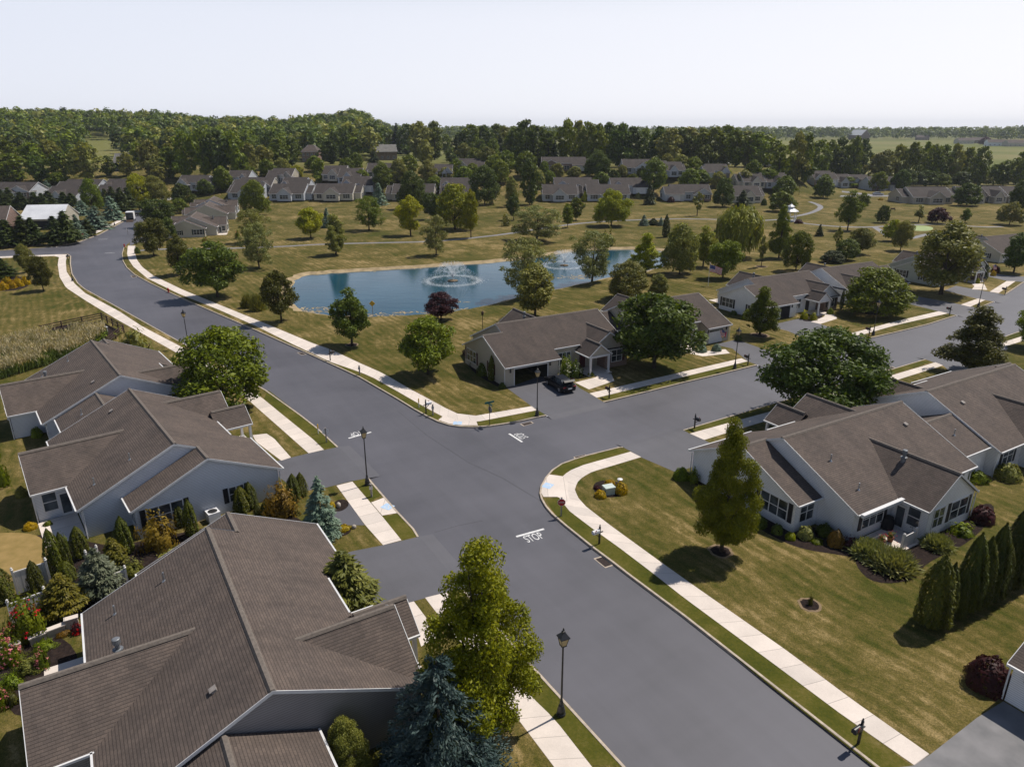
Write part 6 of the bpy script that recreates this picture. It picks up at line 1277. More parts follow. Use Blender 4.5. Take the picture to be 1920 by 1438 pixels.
def house_flag(u, v, z, lab, cols=None):
    t = thing('house_flag', lab, 'flag', P(u, v, z)); b = MB(); b.tube([(0, 0, -.2), (.75, -.55, .75)], .02, 5); b.build('staff', 'white', t)
    if cols is None: us_flag(t, (.72, -.52, .7), (0, R(72), R(-35)), .95, .6)
    else:
        m = MB()
        for k in range(6): m.poly([(k * .12, .02 * (k % 2), 0), ((k + 1) * .12, .02 * ((k + 1) % 2), 0), ((k + 1) * .1 + .05, .02, -.8), (k * .1 + .05, 0, -.8)], k)
        m.build('flag', cols, t, (.6, -.5, .65))
MAT['flag_yellow'] = M('flag_yellow', (.65, .5, .05), (.55, .4, .05), 4, .8)
house_flag(1337, 627, 2.3, 'small national flag hung beside the single white garage door'); house_flag(1342, 629, 1.9, 'multicoloured banner beside the small flag at the garage', ['flag_red', 'flag_yellow', 'flag_yellow', 'flag_blue', 'flag_blue', 'flag_red']); house_flag(1850, 503, 2.6, 'faded flag hanging by the porch at the right edge')
p = G0(1480, 415); t = thing('gazebo', 'white eight-sided gazebo with a two-tier roof on the path', 'gazebo', p, .39); g = MPP(p) * 12.5; b = MB(); b.lathe([(g * .98, 0), (g * .98, .3)], 8); b.build('base', 'white', t)
for k in range(8):
    a = k * math.pi / 4; c, s = g * .9 * math.cos(a), g * .9 * math.sin(a); b = MB(); b.tube([(c, s, .3), (c, s, 3.2)], .09, 6); b.build('post', 'white', t)
    a2 = a + math.pi / 4; c2, s2 = g * .9 * math.cos(a2), g * .9 * math.sin(a2)
    if k != 5:
        b = MB(); b.tube([(c, s, 1.25), (c2, s2, 1.25)], .05, 4); b.tube([(c, s, .5), (c2, s2, .5)], .05, 4)
        for j in range(1, 8): x, y = c + (c2 - c) * j / 8, s + (s2 - s) * j / 8; b.tube([(x, y, .5), (x, y, 1.25)], .025, 4)
        b.build('railing', 'white', t)
b = MB(); b.lathe([(g * 1.18, 3.1), (g * 1.18, 3.25), (g * .42, 4.3)], 8); b.build('roof', 'metal', t); b = MB(); b.lathe([(g * .38, 4.25), (g * .38, 4.7), (g * .55, 4.72), (g * .1, 5.4), (.02, 5.8)], 8); b.build('cupola', 'metal', t)
spm, nt, bb = newmat('spray', .3, .5); bb.inputs['Base Color'].default_value = (.9, .93, .95, 1); tr_ = nt.nodes.new('ShaderNodeBsdfTransparent'); mm = nt.nodes.new('ShaderNodeMixShader'); mm.inputs[0].default_value = .55; nt.links.new(bb.outputs[0], mm.inputs[2]); nt.links.new(tr_.outputs[0], mm.inputs[1]); nt.links.new(mm.outputs[0], nt.nodes['Material Output'].inputs['Surface']); MAT['spray'] = spm
def fountain(u, v, sc, lab):
    o = thing('fountain', lab, 'fountain', P(u, v, -.32)); o.scale = (sc,) * 3; f = MB(); f.lathe([(.9, 0), (.95, .12), (.4, .2), (.15, .3)], 14); f.build('float', 'soil', o)
    rng = np.random.default_rng(int(u)); L = Leaves(7); n = 11000; a = rng.uniform(0, 6.283, n); hgt = rng.choice([3.6, 3.2, 2.2], n); R0 = np.where(hgt > 3, 3.6, 4.9) * rng.uniform(.9, 1.06, n); a = np.round(a / (6.283 / 18)) * (6.283 / 18) + rng.normal(0, .04, n); s = rng.uniform(0, 1, n) ** 1.35
    x = R0 * s; z = .25 + hgt * 4 * (s * .72 + .05) * (1 - s) * rng.uniform(.93, 1.04, n); p_ = np.stack([x * np.cos(a), x * np.sin(a), z], 1); slope_ = np.stack([np.cos(a), np.sin(a), hgt * (1.0 - 2 * s)], 1)
    L.add(p_ + rng.normal(0, .05, (n, 3)), rng.normal(0, 1, (n, 3)), .028, 2.8, .3, 0, slope_); Q, mi = L.arrays(); link('spray', quad_mesh('spray', Q, mi, ['spray']), o)
    L = Leaves(9); n = 9000; a = rng.uniform(0, 6.283, n); r = 4.7 + rng.normal(0, .65, n) * rng.uniform(.3, 1.3, n); p_ = np.stack([r * np.cos(a), r * np.sin(a), .02 + np.abs(rng.normal(0, .09, n))], 1)
    L.add(p_, np.tile([0, 0, 1.0], (n, 1)), .036, 1.3, .5); Q, mi = L.arrays(); link('foam_ring', quad_mesh('foam', Q, mi, ['spray']), o)
fountain(849, 527, 1.12, 'white spray fountain with a foam ring in the middle of the pond'); fountain(1058, 498, 1.0, 'second fountain at the narrows, partly behind a grey-green tree')
def rail_fence(px_, lab):
    pts = px(px_, GZ); o = thing('rail_fence', lab, 'fence', pts[0]); L0 = pts[0]
    for a, b in zip(pts, pts[1:]):
        n = max(int((b - a).length / 2.4), 1)
        for k in range(n + (b is pts[-1])):
            q = a.lerp(b, k / n) - L0; m = MB(); m.box(q.x - .07, q.x + .07, q.y - .07, q.y + .07, 0, 1.3); m.build('post', 'wood', o)
        for z in (.5, .85, 1.18):
            m = MB(); d = (b - a).normalized(); s = Vector((-d.y, d.x, 0)) * .025; p0, p1 = a - L0 + Vector((0, 0, z)), b - L0 + Vector((0, 0, z)); u_ = Vector((0, 0, .07)); m.mesh([p0 - s - u_, p0 + s - u_, p0 + s + u_, p0 - s + u_, p1 - s - u_, p1 + s - u_, p1 + s + u_, p1 - s + u_], [(0, 1, 5, 4), (1, 2, 6, 5), (2, 3, 7, 6), (3, 0, 4, 7), (0, 3, 2, 1), (4, 5, 6, 7)]); m.build('rail', 'wood', o)
rail_fence([(77, 626), (192, 601), (233, 624), (202, 648)], 'dark wooden rail fence round the drainage basin')
sheet('basin_soil', px([(66, 626), (110, 612), (190, 605), (226, 622), (196, 646), (130, 640), (80, 640)]), 'mulch', GZ + .01)
t = thing('drain_headwall', 'white concrete headwall inside the rail fence', 'headwall', G0(192, 620), R(-35)); b = MB(); b.box(-1.4, 1.4, -.15, .15, 0, .7); b.box(-1.5, 1.5, -.2, .2, .7, .8); b.build('wall', 'white', t)
L = Leaves(31); ring = px([(-40, 668), (60, 645), (125, 634), (200, 627), (205, 640), (150, 668), (70, 694), (-40, 728)], 0); rng = np.random.default_rng(4); pts_ = []
x0, x1, y0, y1 = min(q.x for q in ring), max(q.x for q in ring), min(q.y for q in ring), max(q.y for q in ring)
while len(pts_) < 15000:
    x, y = rng.uniform(x0, x1), rng.uniform(y0, y1)
    if inside((x, y), ring): pts_.append((x, y))
pts_ = np.array(pts_); n = len(pts_); hgt = rng.uniform(.9, 2.1, n); nn = np.array([noise.noise(Vector((a * .3, b * .3, 0))) for a, b in pts_]); up_ = np.stack([rng.normal(0, .16, n), rng.normal(0, .16, n), np.ones(n)], 1)
L.add(np.stack([pts_[:, 0], pts_[:, 1], hgt * .45 + GZ], 1), rng.normal(0, 1, (n, 3)) * [1, 1, .1], .1, 6, .05, 0, up_); k = nn > -.25; L.add(np.stack([pts_[k, 0], pts_[k, 1], hgt[k] * 1.0 + GZ], 1) + up_[k] * .1, rng.normal(0, 1, (k.sum(), 3)) * [1, 1, .2], .085, 2.6, .1, 1, up_[k])
Q, mi = L.arrays(); o = link('reed_bed', quad_mesh('reed_bed', Q, mi, ['reed_green', 'reed_tan'])); o['label'] = 'bed of tall tan reeds below the rail fence'; stuff(o)
MAT['vinyl'] = M('white_vinyl', (.62, .6, .58), (.55, .53, .51), 2, .5)
def vinyl(a, b, h, lab):
    A, B = G0(*a), G0(*b); d = B - A; L_ = d.length; o = thing('privacy_fence', lab, 'fence', A, math.atan2(d.y, d.x))
    for x in (0, L_): m = MB(); m.box(x - .07, x + .07, -.07, .07, 0, h + .15); m.lathe([(.1, h + .15), (.1, h + .19), (.05, h + .22), (.08, h + .3), (.01, h + .38)], 8, 0, Matrix.Translation((x, 0, 0))); m.build('post', 'vinyl', o)
    m = MB(); m.box(.07, L_ - .07, -.02, .02, .05, h - .1); m.box(.07, L_ - .07, -.04, .04, h - .1, h); m.build('panel', 'vinyl', o); m = MB()
    for k in range(int(L_ / .3)): m.box(.1 + k * .3, .115 + k * .3, -.024, .024, .06, h - .11)
    m.build('battens', 'post', o)
vinyl((34, 1114), (96, 1094), 1.7, 'white vinyl fence panel behind the cone-shaped evergreen'); vinyl((27, 1176), (94, 1150), 1.7, 'white vinyl fence panel behind the red roses'); vinyl((200, 1118), (242, 1104), 1.5, 'vinyl fence panel beside the front roof edge'); vinyl((166, 1062), (186, 1052), 1.0, 'short white rail by the corner of the pale blue-grey house')
# ---------------------------------------------------------------- garden planting
def bed(pts, name='mulch_bed', m='mulch', z=GZ + .008): sheet(name, smooth_ring(px(pts), 2), m, z)
def ring(u, v, w_, lab=None):
    c = P(u, v); r = w_ * MPP(c) / 2
    for nm, m, rr, z in (('soil_ring', 'soil', r, .008), ('mulch_ring', 'mulch', r * .78, .012)):
        rn = random.Random(u); sheet(nm, [Vector((c.x + rr * rn.uniform(.9, 1.1) * math.cos(a), c.y + rr * rn.uniform(.9, 1.1) * math.sin(a), 0)) for a in [k * 2 * math.pi / 22 for k in range(22)]], m, GZ + z)
ring(1351, 1036, 46); ring(1518, 1136, 44); ring(1424, 630, 36); ring(1427, 501, 24); ring(660, 648, 26)
bed([(1110, 918), (1116, 906), (1136, 902), (1160, 906), (1174, 918), (1170, 930), (1146, 936), (1122, 932)])
t = thing('utility_box', 'pale green utility cabinet among yellow bushes on the corner lawn', 'utility box', G0(1141, 925), R(20)); b = MB(); b.box(-.42, .42, -.34, .34, 0, .62); b.build('cabinet', M('pale_green_metal', (.36, .42, .38), (.3, .36, .32), 3, .5), t); b = MB(); b.box(-.46, .46, -.38, .38, .62, .7); b.build('lid', M('pale_green_lid', (.52, .58, .54), (.45, .52, .48), 3, .4), t)
t = thing('pedestal_box', 'little white cable pedestal behind the yellow bushes', 'utility box', G0(1162, 909)); b = MB(); b.box(-.16, .16, -.16, .16, 0, .5); b.build('pedestal', 'box_white', t); b = MB(); b.lathe([(.24, .5), (.24, .56), (.08, .62)], 8); b.build('cap', 'box_white', t)
t = thing('air_conditioner', 'white air conditioner unit beside the window of the blue-grey house', 'air conditioner', G0(401, 975), R(40)); b = MB(); b.box(-.45, .45, -.45, .45, 0, .8); b.build('cabinet', 'box_white', t); b = MB(); b.lathe([(.36, .8), (.36, .815)], 16); b.build('fan_grille', 'dark', t)
for kd, lf, b_, w_, vt, lab, nm in [
 ('ball', 'leaf_gold', (1126, 936), 25, 917, 'yellow bush at the left front of the utility cabinet', 'bush'), ('ball', 'leaf_gold', (1143, 915), 24, 898, 'yellow bush behind the utility cabinet', 'bush'), ('ball', 'leaf_gold', (1164, 929), 29, 902, 'largest yellow bush, right of the utility cabinet', 'bush'), ('mound', 'leaf_purple', (1119, 919), 14, 910, 'low dark bush beside the utility cabinet', 'bush'),
 ('mound', 'leaf_gold', (645, 998), 29, 983, 'oval yellow bush on the lawn by the paved pad', 'bush'), ('ball', 'leaf_gold', (622, 957), 16, 940, 'small yellow bush beside the blue spruce', 'bush'),
 ('ball', 'leaf_mid', (1277, 903), 34, 874, 'clipped round bush at the corner of the awning house', 'bush'), ('loose', 'leaf_mid', (1300, 908), 26, 878, 'loose shrub against the left wall of the awning house', 'bush'),
 ('ball', 'leaf_dark', (1420, 992), 38, 962, 'dark round shrub under the triple window of the awning house', 'bush'), ('ball', 'leaf_mid', (1392, 975), 30, 950, 'round shrub left of the dark one under the triple window', 'bush'), ('ball', 'leaf_dark', (1457, 1004), 24, 981, 'small dark shrub right of the triple window', 'bush'), ('ball', 'leaf_bright', (1482, 1014), 21, 996, 'bright little shrub at the wall of the awning house', 'bush'), ('ball', 'leaf_grey', (1510, 1014), 33, 984, 'pale variegated round bush on the awning house wall', 'bush'), ('mound', 'leaf_mid', (1530, 1022), 28, 1008, 'low green bush below the variegated one', 'bush'), ('ball', 'leaf_dark', (1546, 1008), 36, 980, 'dark round bush behind the bronze one', 'bush'), ('ball', 'leaf_orange', (1566, 1028), 34, 992, 'bronze-yellow round bush on the awning house wall', 'bush'), ('loose', 'leaf_purple', (1594, 1034), 36, 1002, 'dark red bush beside the patio', 'bush'),
 ('spiky', 'grass_blade', (1630, 1052), 56, 1018, 'feathery grass clump at the patio edge, left one', 'ornamental_grass'), ('spiky', 'grass_blade', (1672, 1076), 66, 1036, 'feathery grass clump at the patio edge, nearest one', 'ornamental_grass'), ('spiky', 'grass_blade', (1757, 1034), 42, 1008, 'round grass clump right of the patio gate', 'ornamental_grass'),
 ('loose', 'leaf_mid', (1804, 1012), 56, 974, 'leafy shrub below the wing windows of the awning house', 'bush'), ('ball', 'leaf_red', (1841, 986), 48, 946, 'dark red round bush at the wing corner', 'bush'), ('loose', 'leaf_mid', (1822, 975), 34, 952, 'green shrub between the wing and the dark red bush', 'bush'), ('ball', 'leaf_olive', (1888, 906), 50, 866, 'big round bush by the downspout of the right hand house', 'bush'), ('mound', 'leaf_mid', (1832, 910), 44, 880, 'spreading bush between the two right hand houses', 'bush'),
 ('ball', 'leaf_red', (1850, 1306), 86, 1226, 'large wine red shrub beside the bottom right house corner', 'bush'),
 ('loose', 'leaf_bronze', (1519, 1136), 12, 1112, 'bare looking sapling in the mulch circle on the right lawn', 'bush'),
 ('ball', 'leaf_gold', (57, 996), 26, 977, 'pale yellow bush at the wing corner of the blue-grey house', 'bush'), ('mound', 'leaf_mid', (90, 988), 18, 975, 'small bush on the shaded patio edge', 'bush'), ('ball', 'leaf_olive', (41, 934), 24, 911, 'round bush on the shaded back lawn', 'bush'), ('loose', 'leaf_mid', (6, 918), 36, 846, 'leafy bush cut by the left edge of the back lawn', 'bush'), ('ball', 'leaf_mid', (70, 822), 22, 800, 'dark bush under the wing of the house below the reeds', 'bush'), ('loose', 'leaf_mid', (122, 1040), 26, 1000, 'greyish shrub between the tall columnar evergreens', 'bush'),
 ('loose', 'leaf_olive', (252, 668), 74, 612, 'wild bush between the rail fence and the walk', 'bush'), ('loose', 'leaf_mid', (190, 650), 36, 624, 'green weeds below the headwall', 'bush'),
 ('column', 'needle_cedar', (922, 716), 17, 668, 'narrow evergreen against the corner house side wall', None), ('ball', 'leaf_dark', (905, 706), 26, 680, 'dark bush by the corner house side wall', 'bush'), ('ball', 'leaf_dark', (890, 688), 20, 666, 'dark bush below the corner house side window', 'bush'), ('loose', 'leaf_red', (874, 668), 20, 652, 'reddish bush at the back corner of the corner house', 'bush'), ('ball', 'leaf_dark', (942, 730), 16, 716, 'small bush at the garage corner of the corner house', 'bush'),
 ('ball', 'leaf_mid', (1074, 708), 13, 698, 'small green bush behind the black car', 'bush'), ('ball', 'leaf_mid', (1108, 706), 14, 696, 'small round bush at the porch column of the corner house', 'bush'),
 ('ball', 'needle_blue', (1315, 662), 24, 646, 'blue-green mound beside the curved walk, left one', 'bush'), ('ball', 'needle_blue', (1343, 660), 20, 644, 'blue-green mound beside the garage with the flag', 'bush'), ('ball', 'leaf_dark', (1384, 640), 14, 626, 'dark bush at the garage corner by the lamp', 'bush'),
 ('loose', 'leaf_bright', (1507, 600), 22, 580, 'bright bush beside the half open garage, left one', 'bush'), ('loose', 'leaf_bright', (1524, 602), 18, 584, 'bright bush beside the half open garage, right one', 'bush'), ('ball', 'leaf_mid', (1556, 590), 14, 577, 'round bush right of the white house porch', 'bush'), ('column', 'needle_dark', (1577, 580), 9, 544, 'thin dark evergreen at the white house front corner', None), ('ball', 'leaf_dark', (1375, 592), 16, 582, 'clipped bush under the triple window of the white house', 'bush'), ('ball', 'leaf_dark', (1394, 600), 14, 588, 'clipped bush beside the pointed tree', 'bush'), ('ball', 'leaf_gold', (1615, 575), 9, 566, 'little yellow bush under the round headed tree', 'bush'),
 ('column', 'needle_dark', (1845, 526), 13, 494, 'dark upright evergreen behind the far lamp', None), ('ball', 'leaf_bright', (1832, 532), 10, 521, 'yellow-green bush by the far lamp', 'bush'), ('ball', 'leaf_red', (1866, 512), 16, 498, 'red bush by the hanging flag at the right edge', 'bush'), ('ball', 'leaf_gold', (1862, 518), 11, 507, 'yellow bush below the hanging flag', 'bush'),
 ('ball', 'leaf_olive', (492, 582), 26, 555, 'tawny rounded grass bush at the left tip of the pond', 'bush'), ('spiky', 'leaf_olive', (465, 578), 16, 566, 'grass tuft on the lawn left of the pond', 'ornamental_grass'), ('spiky', 'leaf_olive', (482, 584), 18, 570, 'second grass tuft left of the pond', 'ornamental_grass'),
 ('ball', 'leaf_dark', (258, 476), 12, 462, 'clipped dark bush at the side street corner', 'bush'), ('ball', 'leaf_purple', (1497, 420), 17, 411, 'dark red bush beside the gazebo', 'bush'), ('ball', 'leaf_mid', (1427, 414), 7, 406, 'tiny bush by the path left of the gazebo', 'bush'), ('ball', 'leaf_dark', (1542, 366), 20, 357, 'dark clipped hedge mound on the street island', 'bush'),
 ('mound', 'leaf_gold', (1490, 356), 12, 349, 'yellow shrub mound at the far street corner', 'bush'), ('mound', 'leaf_gold', (1651, 376), 11, 371, 'low yellow shrub at the bump of the long far house', 'bush'), ('ball', 'leaf_dark', (1432, 386), 12, 372, 'dark shrub at the sunroom corner of the far house', 'bush'), ('ball', 'leaf_red', (1258, 380), 15, 369, 'pink-red shrub before the columned far house', 'bush'), ('mound', 'leaf_grey', (1196, 372), 13, 361, 'pale shrub at the drive of the middle row', 'bush'),
 ('mound', 'leaf_gold', (6, 545), 22, 527, 'leftmost mound of the yellow shrub border', 'bush'), ('mound', 'leaf_gold', (22, 542), 20, 524, 'second mound of the yellow shrub border', 'bush'), ('mound', 'leaf_gold', (36, 538), 20, 520, 'third mound of the yellow shrub border', 'bush'), ('mound', 'leaf_gold', (50, 535), 18, 517, 'rightmost mound of the yellow shrub border', 'bush'), ('mound', 'leaf_gold', (14, 534), 20, 519, 'back mound of the yellow shrub border', 'bush'),
 ('loose', 'leaf_mid', (20, 1252), 60, 1222, 'green shrub under the pink roses at the left edge', 'bush'), ('loose', 'leaf_olive', (55, 1270), 56, 1226, 'rounded olive shrub beside the low garden wall', 'bush'), ('loose', 'leaf_mid', (20, 1300), 52, 1256, 'dark green shrub below the olive one', 'bush'), ('loose', 'leaf_mid', (84, 1226), 46, 1200, 'feathery green shrub along the garden wall', 'bush'), ('mound', 'leaf_orange', (118, 1196), 32, 1180, 'orange-flowered clump on the garden wall', 'bush'), ('loose', 'leaf_bronze', (22, 1330), 40, 1290, 'russet shrub at the left roof corner', 'bush')]:
    plant(kd, lf, b_, w_, vt, lab, name=nm, lod=0 if P(*b_).y < 45 else 1)
bed([(1256, 896), (1300, 905), (1380, 965), (1440, 1005), (1500, 1032), (1570, 1042), (1610, 1050), (1600, 1020), (1520, 990), (1400, 930), (1290, 880)])
bed([(1600, 1062), (1640, 1100), (1720, 1090), (1730, 1060), (1820, 1020), (1870, 960), (1850, 940), (1760, 990), (1680, 1030), (1610, 1030)]); bed([(1068, 716), (1092, 708), (1112, 702), (1112, 694), (1068, 700)]); bed([(1500, 604), (1530, 604), (1548, 592), (1512, 590)])
bed([(868, 670), (886, 700), (930, 726), (950, 732), (948, 722), (905, 694), (880, 660)]); bed([(40, 1010), (120, 1000), (200, 1030), (300, 1010), (420, 985), (560, 960), (600, 1030), (500, 1040), (330, 1120), (200, 1170), (90, 1130)]); bed([(0, 548), (40, 545), (62, 532), (50, 520), (10, 520), (-20, 540)])
bed([(628, 940), (650, 938), (656, 950), (640, 962), (622, 960)]); bed([(606, 1000), (640, 1010), (660, 1000), (655, 986), (620, 984)]); bed([(1620, 592), (1655, 590), (1656, 582), (1622, 582)]); bed([(0, 1190), (60, 1180), (150, 1210), (150, 1330), (0, 1360)])
sheet('tan_lawn', smooth_ring(px([(-30, 1004), (30, 1000), (76, 1006), (90, 1030), (92, 1056), (60, 1080), (-30, 1110)]), 2), M('dry_lawn', (.29, .20, .08), (.20, .145, .05), 1.2, .95, .1, bmp=.4), GZ + .01)
for i, (a, b_, h) in enumerate([((58, 1210), (88, 1198), .5), ((90, 1197), (124, 1184), .55), ((126, 1183), (150, 1176), .8), ((2, 1232), (40, 1216), .45)]):
    A, B = G0(*a), G0(*b_); d = B - A; t = thing('garden_wall', ['low tan block wall under the potted flowers', 'low tan block wall beside the feathery shrub', 'taller end block of the tan garden wall by the gutter', 'low tan block wall behind the pink roses'][i], 'garden wall', A, math.atan2(d.y, d.x)); m = MB(); m.box(0, d.length, -.16, .16, 0, h); m.build('blocks', 'kerb', t); m = MB(); m.box(-.04, d.length + .04, -.2, .2, h, h + .07); m.build('capstones', 'concrete', t)
def flowers(base, wpx, vtop, leafm, petal, n, lab, cat='flower bush', hh=None):
    p = G0(*base); w = wpx * MPP(p); h = max(HT(p, vtop) - GZ, .4) if hh is None else hh; o = thing('flowering_bush', lab, cat, p); L, tr, H, W = build_shrub('loose', int(base[0] + base[1]), 0 if p.y < 60 else 1); Q, mi = L.arrays(); link('foliage', quad_mesh('foliage', Q * np.array([w / W, w / W, h / H]), mi, [leafm]), o)
    rng = np.random.default_rng(int(base[0] * 3)); d = rng.normal(0, 1, (n, 3)); d[:, 2] = np.abs(d[:, 2]) + .1; d /= np.linalg.norm(d, axis=1)[:, None]; c = d * np.array([w / 2, w / 2, h * .95]) * rng.uniform(.9, 1.03, (n, 1)); F_ = Leaves(3); k = 7
    c = np.repeat(c, k, 0) + rng.normal(0, .045, (n * k, 3)); F_.add(c, np.repeat(d, k, 0), .055, 1.1, .6); Q, mi = F_.arrays(); link('blossoms', quad_mesh('blossoms', Q, mi, [petal]), o); return o
flowers((56, 1196), 62, 1122, 'leaf_mid', 'petal_red', 46, 'red roses climbing before the white fence panel'); flowers((22, 1242), 42, 1196, 'leaf_mid', 'petal_pink', 60, 'salmon pink rose bush at the left edge'); flowers((20, 1192), 34, 1174, 'leaf_olive', 'petal_pink', 24, 'mauve flowers left of the red roses'); flowers((5, 1325), 28, 1285, 'leaf_mid', 'petal_pink', 20, 'pink roses at the left roof corner'); flowers((82, 1252), 22, 1216, 'leaf_mid', 'petal_pink', 14, 'thin pink flowers by the garden wall'); flowers((146, 1186), 20, 1168, 'leaf_purple', 'petal_red', 8, 'dark red flowers beside the white gutter')
flowers((1060, 706), 24, 670, 'leaf_mid', 'petal_white', 70, 'white hydrangea beside the open garage', hh=None); flowers((1080, 704), 26, 680, 'leaf_dark', 'petal_white', 22, 'darker white-flecked hydrangea by the corner house walk'); flowers((386, 454), 13, 445, 'leaf_mid', 'petal_pink', 40, 'pink flowers under the windows of the cream house'); flowers((446, 448), 10, 432, 'leaf_mid', 'petal_pink', 20, 'pink flowers at the right end of the cream house'); flowers((949, 424), 15, 400, 'leaf_olive', 'petal_white', 40, 'small white-flowering tree before the far willow'); flowers((922, 385), 10, 376, 'leaf_mid', 'petal_pink', 25, 'pink flowers under the large dark round tree')
for u, v, w_, h, lab in [(635, 951, 9, .45, 'pale rounded boulder beside the paved pad'), (664, 990, 9, .3, 'pale boulder next to the oval yellow bush')]:
    p = G0(u, v); t = thing('boulder', lab, 'boulder', p); m = MB(); r = w_ * MPP(p) / 2; rn = random.Random(u); m.lathe([(r * .7, -.05), (r, h * .3), (r * .85, h * .75), (r * .3, h)], 9); m.v = [(x * rn.uniform(.85, 1.12), y * rn.uniform(.85, 1.12), z) for x, y, z in m.v]; m.build('stone', 'rock', t, smooth=True)
# patio things by the awning house
t = thing('patio_gate', 'white vinyl gate posts at the edge of the awning patio', 'gate', G0(1690, 1030), R(32)); 
for x in (0, 1.6): m = MB(); m.box(x - .09, x + .09, -.09, .09, 0, 1.25); m.lathe([(.12, 1.25), (.12, 1.3), (.04, 1.36)], 4, 0, Matrix.Translation((x, 0, 0)), .785); m.build('post', 'vinyl', t)
m = MB(); m.box(.09, 1.51, -.03, .03, .1, 1.05); m.build('panel', 'vinyl', t)
for u, v, lab in [(1652, 1022, 'terracotta pot with red flowers, nearest on the patio wall'), (1668, 1016, 'terracotta pot with red flowers beside the gate'), (1712, 1000, 'terracotta pot by the patio door')]:
    p = G0(u, v); t = thing('flower_pot', lab, 'flower pot', p); m = MB(); m.lathe([(.16, 0), (.24, .38), (.26, .4), (.26, .46), (.2, .46)], 10); m.build('pot', 'redwall', t); L = Leaves(u); d = np.random.default_rng(u).normal(0, .16, (160, 3)); L.add(d * [1, 1, .8] + [0, 0, .62], d * 5 + [0, 0, .5], .05, 1.2, .5, 0); L.add(d[:50] * 1.1 + [0, 0, .7], d[:50], .04, 1, .5, 1); Q, mi = L.arrays(); link('flowers', quad_mesh('flowers', Q, mi, ['leaf_mid', 'petal_red']), t)
t = thing('patio_grill', 'dark covered grill on the awning patio', 'grill', G0(1661, 990)); m = MB(); m.lathe([(.5, 0), (.52, .7), (.4, 1.0), (.1, 1.1)], 10); m.build('cover', 'dark', t); m = MB(); m.box(-.8, -.5, -.2, .2, .6, .66); m.build('side_shelf', 'black', t)
# small things round the pond and meadow
t = thing('pond_sign', 'yellow warning sign on a post by the near pond bank', 'sign', G0(699.5, 594)); m = MB(); m.tube([(0, 0, 0), (0, 0, 2.0)], .05, 6); m.build('post', 'post', t); m = MB(); m.box(-.35, .35, -.02, .02, -.35, .35, 0, Matrix.Translation((0, -.06, 2.2)) @ Matrix.Rotation(R(45), 4, 'Y')); m.build('plate', 'yellow', t)
t = thing('bird_house', 'small dark bird house on a post behind the corner house', 'bird house', G0(905, 617)); m = MB(); m.tube([(0, 0, 0), (0, 0, 2.2)], .05, 6); m.build('post', 'wood', t); m = MB(); m.box(-.17, .17, -.17, .17, 2.2, 2.6); m.lathe([(.3, 2.6), (.02, 2.85)], 4, rot=.785); m.build('box', 'wood', t)
t = thing('path_sign', 'little white notice board beside the walking path', 'sign', G0(800, 459)); m = MB(); m.tube([(0, 0, 0), (0, 0, 1.6)], .05, 6); m.build('post', 'post', t); m = MB(); m.box(-.3, .3, -.05, 0, 1.0, 1.7); m.build('plate', 'white', t)
for u, v, lab in [(1594, 381, 'dark bench on the meadow by the winding path'), (1674, 395, 'grey bench on the right meadow')]:
    t = thing('park_bench', lab, 'bench', G0(u, v)); m = MB(); m.box(-.9, .9, -.22, .22, .42, .48); m.build('seat', 'wood', t); m = MB(); m.box(-.9, .9, .22, .28, .5, .95); m.build('backrest', 'wood', t)
    for x in (-.75, .75): m = MB(); m.box(x - .04, x + .04, -.2, .24, 0, .42); m.build('leg', 'black', t)
# floating algae by the banks, litter specks and oil marks
rn = random.Random(3); L = Leaves(77); c = []
for u, v, n, s in [(702, 591, 60, 1.5), (780, 586, 40, 1.6), (735, 503, 60, 2.0), (660, 508, 50, 2), (585, 578, 60, 1.6), (600, 584, 60, 1.8), (1085, 521, 70, 2.2), (1100, 517, 50, 1.6), (800, 499, 40, 2), (870, 566, 8, .6), (850, 580, 40, 1.5), (1230, 474, 40, 2)]:
    p = P(u, v, -.31); c += [(p.x + rn.gauss(0, s * 1.5), p.y + rn.gauss(0, s * .3), -.312 + rn.random() * .004) for _ in range(n // 2)]
L.add(np.array(c), np.tile([0, 0, 1.0], (len(c), 1)), .26, 2.2, .01); Q, mi = L.arrays(); Q[:, :, 2] = np.clip(Q[:, :, 2], -.316, -.30); o = link('floating_algae', quad_mesh('algae', Q, mi, ['sand'])); o['label'] = 'scattered tan algae patches along the pond edge'; stuff(o)
# strips of greener grass between kerb and walk
vz = GZ + .004
walk([(1645, 1446), (1438, 1283), (1284, 1157), (1181, 1080), (1114, 1029), (1064, 988.6), (1040, 967), (1023, 938)], [(1712, 1442), (1574, 1340), (1447, 1245), (1280, 1121.6), (1225, 1078), (1160, 1028.6), (1067, 960), (1050, 936)], 'verge', 'verge', vz)
walk([(1034, 888), (1052, 874), (1077, 865), (1103.6, 857), (1158, 843)], [(1055, 895), (1067, 885), (1093.6, 874), (1182, 849)], 'verge', 'verge', vz)
walk([(1286, 808), (1380, 780), (1477, 752), (1570, 725), (1660, 699), (1730, 678)], [(1297, 813), (1380, 789), (1450, 770), (1560, 738), (1680, 701), (1748, 679)], 'verge', 'verge', vz)
walk([(1134, 754), (1207, 736.5), (1280, 718), (1341.8, 703.5), (1415, 685.5)], [(1121, 747), (1200, 727), (1280, 709), (1341, 694), (1400, 680)], 'verge', 'verge', vz)
walk([(1024, 779), (984, 787.5), (950, 794), (900, 799.5)], [(1007, 772), (980, 778), (940, 785.5), (896, 794)], 'verge', 'verge', vz)
walk([(820, 789), (800, 780), (775, 766), (745, 748), (700, 722), (672, 706.4), (613.5, 679.6)], [(826, 783), (785, 759.5), (741.7, 734.5), (700, 711), (677, 701), (650, 691), (618.6, 681)], 'verge', 'verge', vz)
